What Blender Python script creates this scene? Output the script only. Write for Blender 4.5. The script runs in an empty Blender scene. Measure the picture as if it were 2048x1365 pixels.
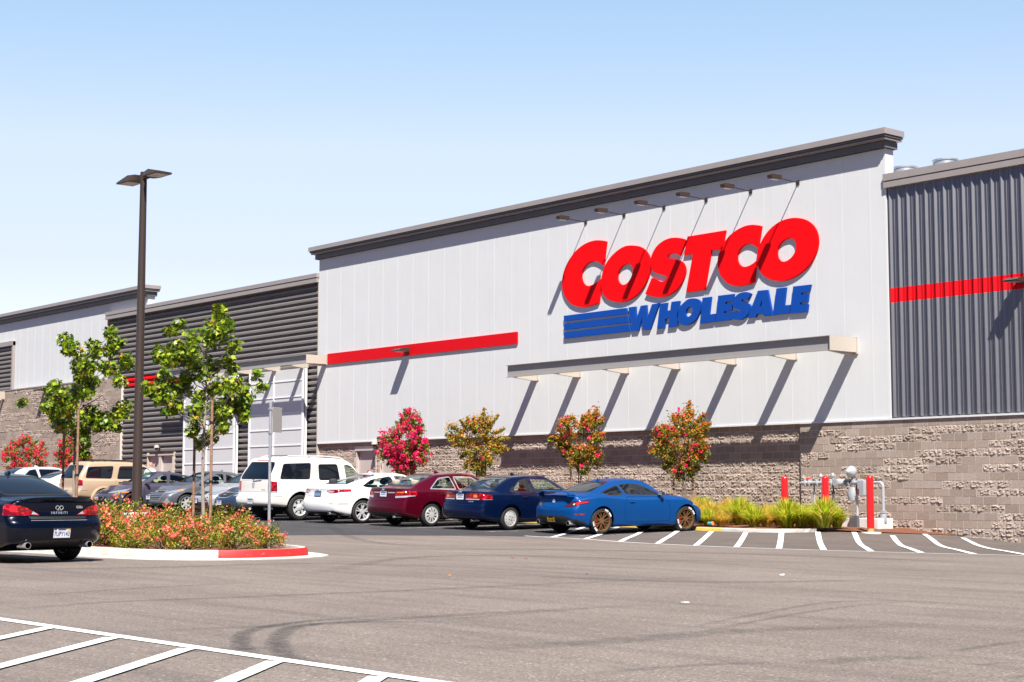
import bpy, math, random
import numpy as np
from mathutils import Vector, Matrix
random.seed(7); RNG = np.random.default_rng(11)
SC = bpy.context.scene
COL = SC.collection
PI = math.pi
# ---------------------------------------------------------------- camera numbers
FPX = 3250.0; PW, PH = 2048, 1365
PITCH = math.atan(305.5/FPX); PHI = math.atan(2743/FPX)
CAM = np.array([0.0, -35.6, 1.10])
_fw = np.array([-math.cos(PHI), math.sin(PHI), 0.0]); _rt = np.array([math.sin(PHI), math.cos(PHI), 0.0]); _up = np.array([0, 0, 1.0])
_f3 = _fw*math.cos(PITCH) + _up*math.sin(PITCH); _u3 = _up*math.cos(PITCH) - _fw*math.sin(PITCH)
def on_y(px, py, y=0.0):
    """point of the vertical plane y that the survey of the photo puts at (px, py)"""
    r = _f3 + _rt*(px-PW/2)/FPX + _u3*(PH/2-py)/FPX
    return CAM + r*((y-CAM[1])/r[1])
SUN_DIR = Vector((-1.48, 1.0, -2.35)).normalized()
# ---------------------------------------------------------------- interpolation
def pchip(xs, ys, x):
    xs = np.asarray(xs, float); ys = np.asarray(ys, float); x = np.clip(np.asarray(x, float), xs[0], xs[-1])
    h = np.diff(xs); d = np.diff(ys)/h; m = np.zeros(len(xs))
    for i in range(1, len(xs)-1):
        if d[i-1]*d[i] > 0:
            w1 = 2*h[i]+h[i-1]; w2 = h[i]+2*h[i-1]; m[i] = (w1+w2)/(w1/d[i-1]+w2/d[i])
    m[0] = d[0]; m[-1] = d[-1]
    k = np.clip(np.searchsorted(xs, x, side='right')-1, 0, len(xs)-2)
    t = (x-xs[k])/h[k]; t2 = t*t; t3 = t2*t
    return (2*t3-3*t2+1)*ys[k] + (t3-2*t2+t)*h[k]*m[k] + (-2*t3+3*t2)*ys[k+1] + (t3-t2)*h[k]*m[k+1]
# ---------------------------------------------------------------- ground height
GU = [-400, -120, -41, -33, -30, -28, -26.5, -25, -23.5, -22, -19, -15, 20, 400]
GD = [-60, 0, 2.5, 5, 7.5, 10, 14, 19, 26, 60, 400]
_g0 = [1.2, 1.2, .31, .2, .18, .17, .15, .06, -.05, -.16, -.3, -.4, -.4, -.4]
GT = [_g0, _g0,
      [1.2, 1.2, .31, .2, .16, .15, .15, .09, -.01, -.09, -.14, -.2, -.2, -.2],
      [1.2, 1.2, .31, .18, .12, .095, .07, .02, -.04, -.075, -.09, -.1, -.1, -.1],
      [1.2, 1.2, .30, .15, .08, .05, .03, .0, -.03, -.04, -.04, -.04, -.04, -.04],
      [1.15, 1.15, .28, .13, .07, .04, .0, -.02, -.03, -.03, -.02, 0, 0, 0],
      [.8, .8, .15, .06, .03, .01, 0, 0, 0, 0, 0, 0, 0, 0],
      [.4, .4, .05, 0, 0, 0, 0, 0, 0, 0, 0, 0, 0, 0],
      [0]*14, [0]*14, [0]*14]
GT = np.array(GT, float)
def gz(u, y):
    col = np.array([float(pchip(GU, row, u)) for row in GT])
    return float(pchip(GD, col, -y))
def gz_grid(us, ys):
    rows = np.array([pchip(GU, row, np.array(us)) for row in GT])
    return np.array([pchip(GD, rows[:, i], -np.array(ys)) for i in range(len(us))])   # [u][y]
# ---------------------------------------------------------------- mesh builder
class MB:
    def __init__(s): s.v = []; s.f = []; s.m = []
    def add(s, vs, fs, mi=0):
        o = len(s.v); s.v += [tuple(map(float, p)) for p in vs]
        for f in fs: s.f.append(tuple(i+o for i in f)); s.m.append(mi)
        return s
    def box(s, a, b, mi=0):
        x0, y0, z0 = a; x1, y1, z1 = b
        return s.add([(x0,y0,z0),(x1,y0,z0),(x1,y1,z0),(x0,y1,z0),(x0,y0,z1),(x1,y0,z1),(x1,y1,z1),(x0,y1,z1)],
                     [(0,3,2,1),(4,5,6,7),(0,1,5,4),(1,2,6,5),(2,3,7,6),(3,0,4,7)], mi)
    def bev(s, a, b, r=.01, mi=0):
        """box with chamfered edges"""
        c = [(a[i]+b[i])/2 for i in range(3)]; h = [abs(b[i]-a[i])/2 for i in range(3)]; r = min(r, min(h)*.9)
        pts = []
        for sx in (-1,1):
            for sy in (-1,1):
                for sz in (-1,1):
                    pts += [(c[0]+sx*h[0], c[1]+sy*(h[1]-r), c[2]+sz*(h[2]-r)),
                            (c[0]+sx*(h[0]-r), c[1]+sy*h[1], c[2]+sz*(h[2]-r)),
                            (c[0]+sx*(h[0]-r), c[1]+sy*(h[1]-r), c[2]+sz*h[2])]
        return s.hull(pts, mi)
    def hull(s, pts, mi=0):
        import bmesh
        bm = bmesh.new()
        for p in pts: bm.verts.new(p)
        bmesh.ops.convex_hull(bm, input=bm.verts)
        bmesh.ops.dissolve_limit(bm, angle_limit=.01, verts=bm.verts, edges=bm.edges)
        bm.verts.index_update()
        s.add([v.co[:] for v in bm.verts], [[v.index for v in f.verts] for f in bm.faces], mi); bm.free(); return s
    def tube(s, pts, rad, n=8, mi=0, cap=True):
        P = [Vector(p) for p in pts]
        if not hasattr(rad, '__len__'): rad = [rad]*len(P)
        o = len(s.v); prev = None
        for i, p in enumerate(P):
            t = (P[min(i+1, len(P)-1)]-P[max(i-1, 0)]).normalized()
            a = prev if prev is not None else (Vector((0,0,1)) if abs(t.z) < .9 else Vector((1,0,0)))
            x = (a - t*a.dot(t)).normalized(); prev = x; y = t.cross(x)
            for k in range(n):
                an = 2*PI*k/n; q = p + (x*math.cos(an)+y*math.sin(an))*rad[i]; s.v.append(q[:])
        for i in range(len(P)-1):
            for k in range(n):
                a = o+i*n+k; b = o+i*n+(k+1) % n
                s.f.append((a, b, b+n, a+n)); s.m.append(mi)
        if cap:
            s.f.append(tuple(o+k for k in reversed(range(n)))); s.m.append(mi)
            e = o+(len(P)-1)*n; s.f.append(tuple(e+k for k in range(n))); s.m.append(mi)
        return s
    def lathe(s, prof, n=24, org=(0,0,0), axis='z', mi=0, a0=0, a1=2*PI, mis=None):
        """prof: (radius, height) pairs round an axis"""
        o = len(s.v); full = abs(a1-a0-2*PI) < 1e-6; cnt = n if full else n+1
        for r, h in prof:
            for k in range(cnt):
                a = a0+(a1-a0)*k/n; c, d = r*math.cos(a), r*math.sin(a)
                p = (c, d, h) if axis == 'z' else ((c, h, d) if axis == 'y' else (h, c, d))
                s.v.append((org[0]+p[0], org[1]+p[1], org[2]+p[2]))
        for i in range(len(prof)-1):
            for k in range(n):
                k2 = (k+1) % cnt; a = o+i*cnt+k; b = o+i*cnt+k2
                f = (a, b, b+cnt, a+cnt)
                if axis == 'y': f = f[::-1]
                s.f.append(f); s.m.append(mi if mis is None else mis[i])
        return s
    def prism(s, poly, y0, y1, holes=False, mi=0):
        """polygon given as 3D points at the front (any y), extruded from y0 (front) to y1"""
        n = len(poly)
        fr = [(p[0], y0, p[2]) for p in poly]; bk = [(p[0], y1, p[2]) for p in poly]
        s.add(fr+bk, [tuple(range(n)), tuple(range(2*n-1, n-1, -1))]+[(i, i+n, (i+1) % n+n, (i+1) % n) for i in range(n)], mi)
        return s
    def sweep_x(s, prof, xs, mi=0):
        """profile of (y,z) points drawn along x"""
        o = len(s.v); n = len(prof)
        for x in xs: s.v += [(x, p[0], p[1]) for p in prof]
        for i in range(len(xs)-1):
            for k in range(n-1):
                a = o+i*n+k; s.f.append((a, a+1, a+1+n, a+n)); s.m.append(mi)
        return s
def link(o, parent=None):
    COL.objects.link(o)
    if parent is not None: o.parent = parent
    return o
def obj(name, mb, mats, parent=None, smooth=False, world=True, angle=None):
    me = bpy.data.meshes.new(name)
    v = mb.v
    if parent is not None and world:
        l = parent.location; v = [(p[0]-l.x, p[1]-l.y, p[2]-l.z) for p in v]
    me.from_pydata(v, [], mb.f)
    if not isinstance(mats, (list, tuple)): mats = [mats]
    for m in mats: me.materials.append(m)
    if len(mats) > 1: me.polygons.foreach_set('material_index', mb.m)
    if smooth:
        me.polygons.foreach_set('use_smooth', [True]*len(me.polygons))
        me.update()
        if angle is None: angle = 40
        try: me.set_sharp_from_angle(angle=math.radians(angle))
        except Exception: pass
    me.update()
    o = bpy.data.objects.new(name, me)
    return link(o, parent)
def tag(o, label=None, cat=None, group=None, kind=None):
    if label: o['label'] = label
    if cat: o['category'] = cat
    if group: o['group'] = group
    if kind: o['kind'] = kind
    return o
def thing(name, label, cat, loc=(0,0,0), group=None, rotz=0):
    o = bpy.data.objects.new(name, None); o.empty_display_size = .2
    COL.objects.link(o); o.location = loc; o.rotation_euler = (0,0,rotz)
    return tag(o, label, cat, group)
def copy_tree(o, parent=None):
    c = o.copy(); COL.objects.link(c)
    if parent is not None: c.parent = parent
    for ch in list(o.children): copy_tree(ch, c)
    return c
def text_mesh(txt, size, bold=0.0):
    cu = bpy.data.curves.new('t', 'FONT'); cu.body = txt; cu.size = size; cu.align_x = 'CENTER'; cu.align_y = 'CENTER'; cu.offset = bold
    cu.resolution_u = 3
    o = bpy.data.objects.new('t', cu); COL.objects.link(o)
    dg = bpy.context.evaluated_depsgraph_get(); me = o.evaluated_get(dg).to_mesh()
    V = [v.co[:] for v in me.vertices]; F = [tuple(p.vertices) for p in me.polygons]
    o.evaluated_get(dg).to_mesh_clear(); bpy.data.objects.remove(o); bpy.data.curves.remove(cu)
    return V, F
# ---------------------------------------------------------------- materials
MATS = {}
class NT:
    def __init__(s, m): s.t = m.node_tree; s.n = s.t.nodes; s.l = s.t.links
    def new(s, ty, **kw):
        x = s.n.new(ty)
        for k, v in kw.items():
            if k in ('inp',):
                for a, b in v.items(): x.inputs[a].default_value = b
            else: setattr(x, k, v)
        return x
    def lk(s, a, b): s.l.new(a, b)
    def ramp(s, fac, stops):
        r = s.new('ShaderNodeValToRGB'); e = r.color_ramp.elements
        while len(e) > 1: e.remove(e[-1])
        e[0].position, e[0].color = stops[0][0], (*stops[0][1], 1)
        for p, c in stops[1:]:
            q = e.new(p); q.color = (*c, 1)
        s.lk(fac, r.inputs[0]); return r.outputs[0]
    def noise(s, vec, scale, detail=4, rough=.55):
        n = s.new('ShaderNodeTexNoise', inp={'Scale': scale, 'Detail': detail, 'Roughness': rough})
        if vec is not None: s.lk(vec, n.inputs['Vector'])
        return n.outputs[0]
    def mixc(s, fac, a, b, mode='MIX'):
        m = s.new('ShaderNodeMix', data_type='RGBA', blend_type=mode)
        for sock, v in ((m.inputs[0], fac), (m.inputs[6], a), (m.inputs[7], b)):
            if hasattr(v, 'links'): s.lk(v, sock)
            elif hasattr(v, '__len__'): sock.default_value = (*v[:3], 1)
            else: sock.default_value = v
        return m.outputs[2]
    def math(s, op, a, b=None, clamp=False):
        m = s.new('ShaderNodeMath', operation=op, use_clamp=clamp)
        for i, v in enumerate((a, b)):
            if v is None: continue
            if hasattr(v, 'links'): s.lk(v, m.inputs[i])
            else: m.inputs[i].default_value = v
        return m.outputs[0]
    def bump(s, h, strength=.3, dist=.02):
        b = s.new('ShaderNodeBump', inp={'Strength': strength, 'Distance': dist}); s.lk(h, b.inputs['Height']); return b.outputs[0]
def mat(name, col=(.5,.5,.5), rough=.5, metal=0.0, coat=0.0, coat_rough=.03, spec=.5, var=0.0, vscale=6.0, bump=0.0, bscale=40.0, alpha=None, emit=None, flake=0):
    if name in MATS: return MATS[name]
    m = bpy.data.materials.new(name); m.use_nodes = True; t = NT(m); b = t.n['Principled BSDF']
    b.inputs['Base Color'].default_value = (*col, 1); b.inputs['Roughness'].default_value = rough; b.inputs['Metallic'].default_value = metal
    b.inputs['Specular IOR Level'].default_value = spec
    if coat: b.inputs['Coat Weight'].default_value = coat; b.inputs['Coat Roughness'].default_value = coat_rough
    if var or bump:
        tc = t.new('ShaderNodeTexCoord').outputs['Object']
        if var:
            n = t.noise(tc, vscale, 5)
            lo = [max(0, c*(1-var)) for c in col]; hi = [min(1, c*(1+var)) for c in col]
            t.lk(t.ramp(n, [(.3, lo), (.7, hi)]), b.inputs['Base Color'])
        if bump:
            t.lk(t.bump(t.noise(tc, bscale, 4), bump, .01), b.inputs['Normal'])
    MATS[name] = m; return m
def leaf_mat(name, stops, rough=.45, trans=.35, spec=.4):
    m = bpy.data.materials.new(name); m.use_nodes = True; t = NT(m); b = t.n['Principled BSDF']; out = t.n['Material Output']
    g = t.new('ShaderNodeNewGeometry'); c = t.ramp(g.outputs['Random Per Island'], stops)
    t.lk(c, b.inputs['Base Color']); b.inputs['Roughness'].default_value = rough; b.inputs['Specular IOR Level'].default_value = spec
    tr = t.new('ShaderNodeBsdfTranslucent'); t.lk(t.mixc(.5, c, (.5, .6, .05), 'MULTIPLY'), tr.inputs['Color'])
    t.lk(c, tr.inputs['Color'])
    mx = t.new('ShaderNodeMixShader', inp={0: trans}); t.lk(b.outputs[0], mx.inputs[1]); t.lk(tr.outputs[0], mx.inputs[2]); t.lk(mx.outputs[0], out.inputs[0])
    MATS[name] = m; return m
def glass_mat(name, tint, refl=.12, rough=.02):
    m = bpy.data.materials.new(name); m.use_nodes = True; t = NT(m); t.n.remove(t.n['Principled BSDF']); out = t.n['Material Output']
    lw = t.new('ShaderNodeLayerWeight', inp={0: .5}); f = t.math('ADD', t.math('MULTIPLY', t.math('POWER', lw.outputs['Facing'], 5.0), .8), refl+.035, True)
    tr = t.new('ShaderNodeBsdfTransparent', inp={0: (*tint, 1)}); gl = t.new('ShaderNodeBsdfGlossy', inp={'Roughness': rough, 'Color': (.9,.95,1,1)})
    mx = t.new('ShaderNodeMixShader'); t.lk(f, mx.inputs[0]); t.lk(tr.outputs[0], mx.inputs[1]); t.lk(gl.outputs[0], mx.inputs[2]); t.lk(mx.outputs[0], out.inputs[0])
    MATS[name] = m; return m
SKY_AIR=1.0; SKY_DUST=.6; SKY_OZ=1.0; SKY_STR=.11; SUN_STR=5.0; EXPOSURE=1.02
# ================================================================ sky, sun, camera
w = bpy.data.worlds.new("World"); SC.world = w; w.use_nodes = True
_t = NT(w); _bg = _t.n['Background']
_sky = _t.new('ShaderNodeTexSky', sky_type='NISHITA'); _sky.sun_disc = False
_sd = -SUN_DIR; _sky.sun_elevation = math.asin(_sd.z); _sky.sun_rotation = math.atan2(_sd.x, _sd.y)
_sky.air_density = SKY_AIR; _sky.dust_density = SKY_DUST; _sky.ozone_density = SKY_OZ
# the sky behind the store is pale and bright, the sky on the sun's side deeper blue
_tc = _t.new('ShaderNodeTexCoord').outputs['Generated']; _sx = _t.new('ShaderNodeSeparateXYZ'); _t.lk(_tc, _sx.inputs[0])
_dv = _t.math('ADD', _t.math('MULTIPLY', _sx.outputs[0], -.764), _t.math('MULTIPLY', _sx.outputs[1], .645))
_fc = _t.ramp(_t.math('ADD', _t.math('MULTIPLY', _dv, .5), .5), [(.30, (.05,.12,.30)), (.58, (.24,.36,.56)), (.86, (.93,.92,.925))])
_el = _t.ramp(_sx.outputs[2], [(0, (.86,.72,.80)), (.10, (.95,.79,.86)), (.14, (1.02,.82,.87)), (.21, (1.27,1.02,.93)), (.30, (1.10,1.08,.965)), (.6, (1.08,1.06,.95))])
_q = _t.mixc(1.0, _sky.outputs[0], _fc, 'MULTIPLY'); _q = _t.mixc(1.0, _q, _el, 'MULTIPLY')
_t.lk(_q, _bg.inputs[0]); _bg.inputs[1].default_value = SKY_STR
_l = bpy.data.lights.new('sun', 'SUN'); _l.energy = SUN_STR; _l.angle = math.radians(.53); _l.color = (1, .95, .88)
_so = bpy.data.objects.new('sun', _l); COL.objects.link(_so); _so.rotation_euler = SUN_DIR.to_track_quat('-Z', 'Y').to_euler(); _so.location = (20, -60, 60)
_c = bpy.data.cameras.new('camera'); _co = bpy.data.objects.new('camera', _c); COL.objects.link(_co); SC.camera = _co
_c.sensor_width = 36; _c.lens = 36*FPX/PW; _c.clip_end = 2000; _c.clip_start = .05
_co.location = CAM.tolist(); _co.rotation_euler = (PI/2+PITCH, 0, PI/2-PHI)
SC.view_settings.view_transform = 'Standard'; SC.view_settings.look = 'None'; SC.view_settings.gamma = 1; SC.view_settings.exposure = EXPOSURE
SC.cycles.use_denoising = True
SC.cycles.max_bounces = 8; SC.cycles.transparent_max_bounces = 16
# ================================================================ materials
def asphalt_mat():
    m = bpy.data.materials.new('asphalt'); m.use_nodes = True; t = NT(m); b = t.n['Principled BSDF']
    tc = t.new('ShaderNodeTexCoord').outputs['Object']
    sx = t.new('ShaderNodeSeparateXYZ'); t.lk(tc, sx.inputs[0])
    base = t.ramp(t.noise(tc, .35, 6, .6), [(.25, (.158,.130,.111)), (.5, (.195,.162,.139)), (.75, (.227,.190,.163))])
    mp = t.new('ShaderNodeMapping', inp={'Scale': (.12, 1.4, 1), 'Rotation': (0, 0, math.radians(-38))}); t.lk(tc, mp.inputs[0])
    st = t.noise(mp.outputs[0], 1.6, 5, .65)
    base = t.mixc(t.ramp(st, [(.35, (.55,)*3), (.55, (0,)*3)]), base, (.118,.098,.088))
    vo = t.new('ShaderNodeTexVoronoi', inp={'Scale': 75}); t.lk(tc, vo.inputs['Vector'])
    sp = t.ramp(vo.outputs['Color'], [(.06, (.48,)*3), (.4, (.95,)*3), (.84, (1.15,)*3), (.97, (2.5,)*3)])
    base = t.mixc(1.0, base, sp, 'MULTIPLY')
    fine = t.noise(tc, 38, 3, .7)
    base = t.mixc(.5, base, t.ramp(fine, [(.3, (.62,)*3), (.7, (1.38,)*3)]), 'MULTIPLY')
    # newer sealed surface of the bays: behind a line between two surveyed points, edge a little wavy
    q = t.math('ADD', t.math('MULTIPLY', sx.outputs[0], .66), t.math('MULTIPLY', sx.outputs[1], -.75))
    q = t.math('ADD', q, t.math('MULTIPLY', t.noise(tc, .8, 4), .5))
    wall_side = t.math('LESS_THAN', q, -12.1)
    left = t.math('LESS_THAN', sx.outputs[0], -29.6)
    near = t.math('GREATER_THAN', sx.outputs[1], -16.6)
    seal = t.math('MULTIPLY', t.math('MULTIPLY', wall_side, left), near)
    dk = t.ramp(t.noise(tc, 1.3, 5, .65), [(.3, (.026,.027,.032)), (.7, (.052,.052,.058))])
    base = t.mixc(t.math('MULTIPLY', seal, .9), base, dk)
    hz = t.math('MULTIPLY', t.math('GREATER_THAN', sx.outputs[1], -9.7), t.math('GREATER_THAN', sx.outputs[0], -29.6))
    hk = t.ramp(t.noise(tc, .9, 5, .65), [(.3, (.075,.062,.056)), (.7, (.125,.104,.094))])
    base = t.mixc(t.math('MULTIPLY', hz, .75), base, hk)
    t.lk(base, b.inputs['Base Color']); b.inputs['Roughness'].default_value = .9; b.inputs['Specular IOR Level'].default_value = .25
    t.lk(t.bump(t.noise(tc, 60, 3, .7), .35, .012), b.inputs['Normal'])
    return m
M_ASPH = asphalt_mat()
def paint_mat(name, col, wear=.3):
    m = bpy.data.materials.new(name); m.use_nodes = True; t = NT(m); b = t.n['Principled BSDF']; out = t.n['Material Output']
    tc = t.new('ShaderNodeTexCoord').outputs['Object']
    c = t.mixc(t.ramp(t.noise(tc, 3, 6, .7), [(.35, (.35,)*3), (.6, (0,)*3)]), col, [x*.72 for x in col]); t.lk(c, b.inputs['Base Color']); b.inputs['Roughness'].default_value = .7
    tr = t.new('ShaderNodeBsdfTransparent'); mx = t.new('ShaderNodeMixShader')
    a = t.math('ADD', t.noise(tc, 26, 6, .75), t.math('MULTIPLY', t.noise(tc, 1.5, 3), .5))
    f = t.ramp(a, [(.42*wear+.12, (1,)*3), (.42*wear+.24, (0,)*3)])
    t.lk(f, mx.inputs[0]); t.lk(b.outputs[0], mx.inputs[1]); t.lk(tr.outputs[0], mx.inputs[2]); t.lk(mx.outputs[0], out.inputs[0])
    return m
M_LINE = paint_mat('road_paint_white', (.82,.81,.79), 1.0)
M_LINEW = paint_mat('road_paint_worn', (.62,.61,.6), 1.45)
def tyremark_mat():
    m = bpy.data.materials.new('tyre_rubber_trace'); m.use_nodes = True; t = NT(m); b = t.n['Principled BSDF']; out = t.n['Material Output']
    tc = t.new('ShaderNodeTexCoord'); b.inputs['Base Color'].default_value = (.055,.054,.056,1); b.inputs['Roughness'].default_value = .85
    uv = t.new('ShaderNodeUVMap'); su = t.new('ShaderNodeSeparateXYZ'); t.lk(uv.outputs[0], su.inputs[0])
    # across: fade to both edges; along: fade to both ends
    ac = t.math('MULTIPLY', t.math('SUBTRACT', 1.0, su.outputs[1]), t.math('MULTIPLY', su.outputs[1], 4.0))
    al = t.math('MULTIPLY', t.math('MULTIPLY', t.math('SUBTRACT', 1.0, su.outputs[0]), su.outputs[0]), 5.0, True)
    nz = t.ramp(t.noise(tc.outputs['Object'], 9, 6, .75), [(.3, (0,)*3), (.75, (1,)*3)])
    f = t.math('MULTIPLY', t.math('MULTIPLY', t.math('MULTIPLY', ac, al), nz), .42, True)
    tr = t.new('ShaderNodeBsdfTransparent'); mx = t.new('ShaderNodeMixShader')
    t.lk(f, mx.inputs[0]); t.lk(tr.outputs[0], mx.inputs[1]); t.lk(b.outputs[0], mx.inputs[2]); t.lk(mx.outputs[0], out.inputs[0])
    return m
M_TYMARK = tyremark_mat()
M_WHITE = mat('white_metal_panel', (.60,.612,.612), .5, spec=.2, var=.012, vscale=.6)
_b = M_WHITE.node_tree; _nt = NT(M_WHITE); _p = _nt.n['Principled BSDF']; _tc2 = _nt.new('ShaderNodeTexCoord').outputs['Object']
_mp = _nt.new('ShaderNodeMapping', inp={'Scale': (5, 5, .22)}); _nt.lk(_tc2, _mp.inputs[0])
_src = _p.inputs['Base Color'].links[0].from_socket
_nt.lk(_nt.mixc(1.0, _src, _nt.ramp(_nt.noise(_mp.outputs[0], 1.5, 5, .6), [(.28, (.978, .976, .972)), (.5, (1, 1, 1)), (.75, (1.015, 1.015, 1.02))]), 'MULTIPLY'), _p.inputs['Base Color'])
_nt.lk(_nt.bump(_nt.noise(_tc2, .9, 2), .25, .03), _p.inputs['Normal'])
M_SEAM = mat('panel_joint', (.625,.637,.637), .5, spec=.2)
M_SIGNRED = mat('sign_red', (.74,.003,.006), .6, spec=.08)
M_SIGNBLUE = mat('sign_blue', (.006,.060,.32), .6, spec=.1)
M_BAND = mat('red_band', (.60,.004,.010), .55, spec=.12)
M_TRIM = mat('taupe_trim', (.29,.26,.245), .45, var=.04, vscale=2)
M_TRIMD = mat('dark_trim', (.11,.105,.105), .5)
M_BRONZE = mat('bronze_metal', (.052,.036,.030), .45, metal=.15, spec=.35)
M_LOUV = mat('bronze_cladding', (.165,.15,.143), .5, spec=.2, var=.06, vscale=1.2)
M_RIB = mat('charcoal_ribbed_cladding', (.25,.248,.262), .5, metal=1.0, spec=.3, var=.05, vscale=1)
M_FASC = mat('grey_channel_steel', (.30,.285,.27), .5)
M_TAN = mat('tan_steel', (.45,.40,.34), .5)
M_GALV = mat('galvanised_steel', (.46,.48,.50), .4, metal=.55, var=.1, vscale=8)
M_DOOR = mat('beige_door_paint', (.48,.42,.39), .5)
M_BLOCKS = None
def block_mat(name, c0, c1, c2, bump):
    m = bpy.data.materials.new(name); m.use_nodes = True; t = NT(m); b = t.n['Principled BSDF']
    tc = t.new('ShaderNodeTexCoord').outputs['Object']; g = t.new('ShaderNodeNewGeometry')
    c = t.ramp(g.outputs['Random Per Island'], [(0, c0), (.5, c1), (1, c2)])
    c = t.mixc(.8, c, t.ramp(t.noise(tc, 22, 5, .75), [(.3, (.62,)*3), (.5, (1,)*3), (.72, (1.3,)*3)]), 'MULTIPLY')
    c = t.mixc(.6, c, t.ramp(t.noise(tc, .5, 4), [(.3, (.86,)*3), (.7, (1.1,)*3)]), 'MULTIPLY')
    t.lk(c, b.inputs['Base Color']); b.inputs['Roughness'].default_value = .92; b.inputs['Specular IOR Level'].default_value = .15
    if bump: t.lk(t.bump(t.noise(tc, 30, 5, .7), bump, .03), b.inputs['Normal'])
    return m
M_SPLIT = block_mat('split_face_block', (.30,.24,.195), (.37,.297,.245), (.435,.352,.295), .5)
M_SMOOTH = block_mat('ground_face_block', (.28,.22,.178), (.335,.265,.217), (.385,.312,.262), .12)
M_MORTAR = mat('mortar', (.58,.52,.47), .9)
M_CONC = mat('concrete', (.62,.60,.57), .85, var=.12, vscale=3, bump=.1)
M_KERB = mat('kerb_concrete', (.54,.52,.48), .85, var=.2, vscale=2.2, bump=.1)
M_KERBRED = mat('red_kerb_paint', (.60,.018,.016), .6, var=.18, vscale=9)
def chip(m, col, sc, lo, hi):
    t = NT(m); p = t.n['Principled BSDF']; tc = t.new('ShaderNodeTexCoord').outputs['Object']; src = p.inputs['Base Color'].links[0].from_socket
    mp = t.new('ShaderNodeMapping', inp={'Scale': (1, 1, 3.0)}); t.lk(tc, mp.inputs[0])
    t.lk(t.mixc(t.ramp(t.noise(mp.outputs[0], sc, 6, .7), [(lo, (0,)*3), (hi, (.85,)*3)]), src, col), p.inputs['Base Color'])
chip(M_KERBRED, (.45,.30,.27), 5, .60, .72); chip(M_KERB, (.20,.19,.18), 1.7, .55, .75)
M_KERBYEL = mat('yellow_kerb_paint', (.74,.52,.12), .6, var=.15, vscale=6)
M_MULCH = mat('bark_mulch', (.16,.055,.026), .95, var=.55, vscale=40, bump=.9, bscale=45)
# ================================================================ ground
def frange(a, b, s): return list(np.arange(a, b+1e-6, s))
GXS = sorted(set([-600,-400,-300,-200,-150,-120,-100]+frange(-90,-44,2)+frange(-43,-36,.8)+frange(-35,-13,.3)+frange(-12.5,10,1.5)+[20,40,80,150,300,600]))
GYS = sorted(set([600,300,100,50,20,8]+[-x for x in frange(0,14,.3)]+[-x for x in frange(14.6,34,.9)]+[-36,-40,-50,-70,-120,-200,-400,-700]), reverse=True)
_z = gz_grid(GXS, GYS)
_mb = MB(); _mb.v = [(x, y, float(_z[i, j])) for i, x in enumerate(GXS) for j, y in enumerate(GYS)]
_n = len(GYS)
for i in range(len(GXS)-1):
    for j in range(_n-1):
        a = i*_n+j; _mb.f.append((a, a+1, a+1+_n, a+_n)); _mb.m.append(0)
_g = obj('parking_lot', _mb, M_ASPH, smooth=True, angle=180); tag(_g, kind='structure', label='grey asphalt of the parking lot')
def strip(mb, pts, wd, dz=.006, step=.25, gfun=gz, cut=None):
    """flat painted strip along pts (x,y), resting on the ground"""
    P = []
    for (x0, y0), (x1, y1) in zip(pts[:-1], pts[1:]):
        n = max(1, int(math.hypot(x1-x0, y1-y0)/step))
        P += [(x0+(x1-x0)*k/n, y0+(y1-y0)*k/n) for k in range(n)]
    P.append(pts[-1]); o = len(mb.v); L = len(P)
    for i, (x, y) in enumerate(P):
        a = P[max(i-1, 0)]; b = P[min(i+1, L-1)]; dx, dy = b[0]-a[0], b[1]-a[1]; q = math.hypot(dx, dy) or 1
        nx, ny = -dy/q*wd/2, dx/q*wd/2
        for s in (1, -1):
            X, Y = x+nx*s, y+ny*s; mb.v.append((X, Y, gfun(X, Y)+dz))
    for i in range(L-1):
        mb.f.append((o+2*i+1, o+2*i+3, o+2*i+2, o+2*i)); mb.m.append(0)
    return mb
def line(name, pts, wd, m, label=None, dz=.006):
    o = obj(name, strip(MB(), pts, wd, dz), m); tag(o, kind='structure', label=label); return o
# foreground hatch
line('painted_line', [(-30, -29.72), (-2, -29.72)], .13, M_LINE, 'long white line edging the foreground hatching', .0065)
for i in range(-3, 7):
    x0 = -12.72+1.16*i
    line('painted_line', [(x0, -29.83), (x0+3.2, -29.83-3.3)], .125, M_LINE, 'white diagonal stripe of the foreground hatching', .0115)
# hatch by the right-hand wall
line('painted_line', [(-30.2, -9.7), (-14.5, -9.7)], .10, M_LINE, 'white line edging the hatching below the block wall', .0065)
for i in range(12):
    x0 = -16.4-1.17*i
    yend = -.55 if x0-7.0 > -25.4 else (-4.3 if x0-4.4 < -26.9 else -2.6)
    sl = .84
    line('painted_line', [(x0, -9.62), (x0-(9.62+yend)*sl, yend)], .13, M_LINE, 'white diagonal stripe of the hatching below the block wall', .0115)
# bay lines
for u in (-29.55, -32.4, -35.25, -38.05, -40.9, -43.75, -46.6, -49.4, -52.2):
    line('bay_line', [(u, -9.75 if u > -30 else -9.9), (u, -4.4)], .10, M_LINEW, 'worn white parking bay line', .0065)
line('bay_line', [(-27.9, -26.2), (-26.55, -24.9)], .10, M_LINEW, 'white parking bay line behind the black sedan', .0065)
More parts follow.
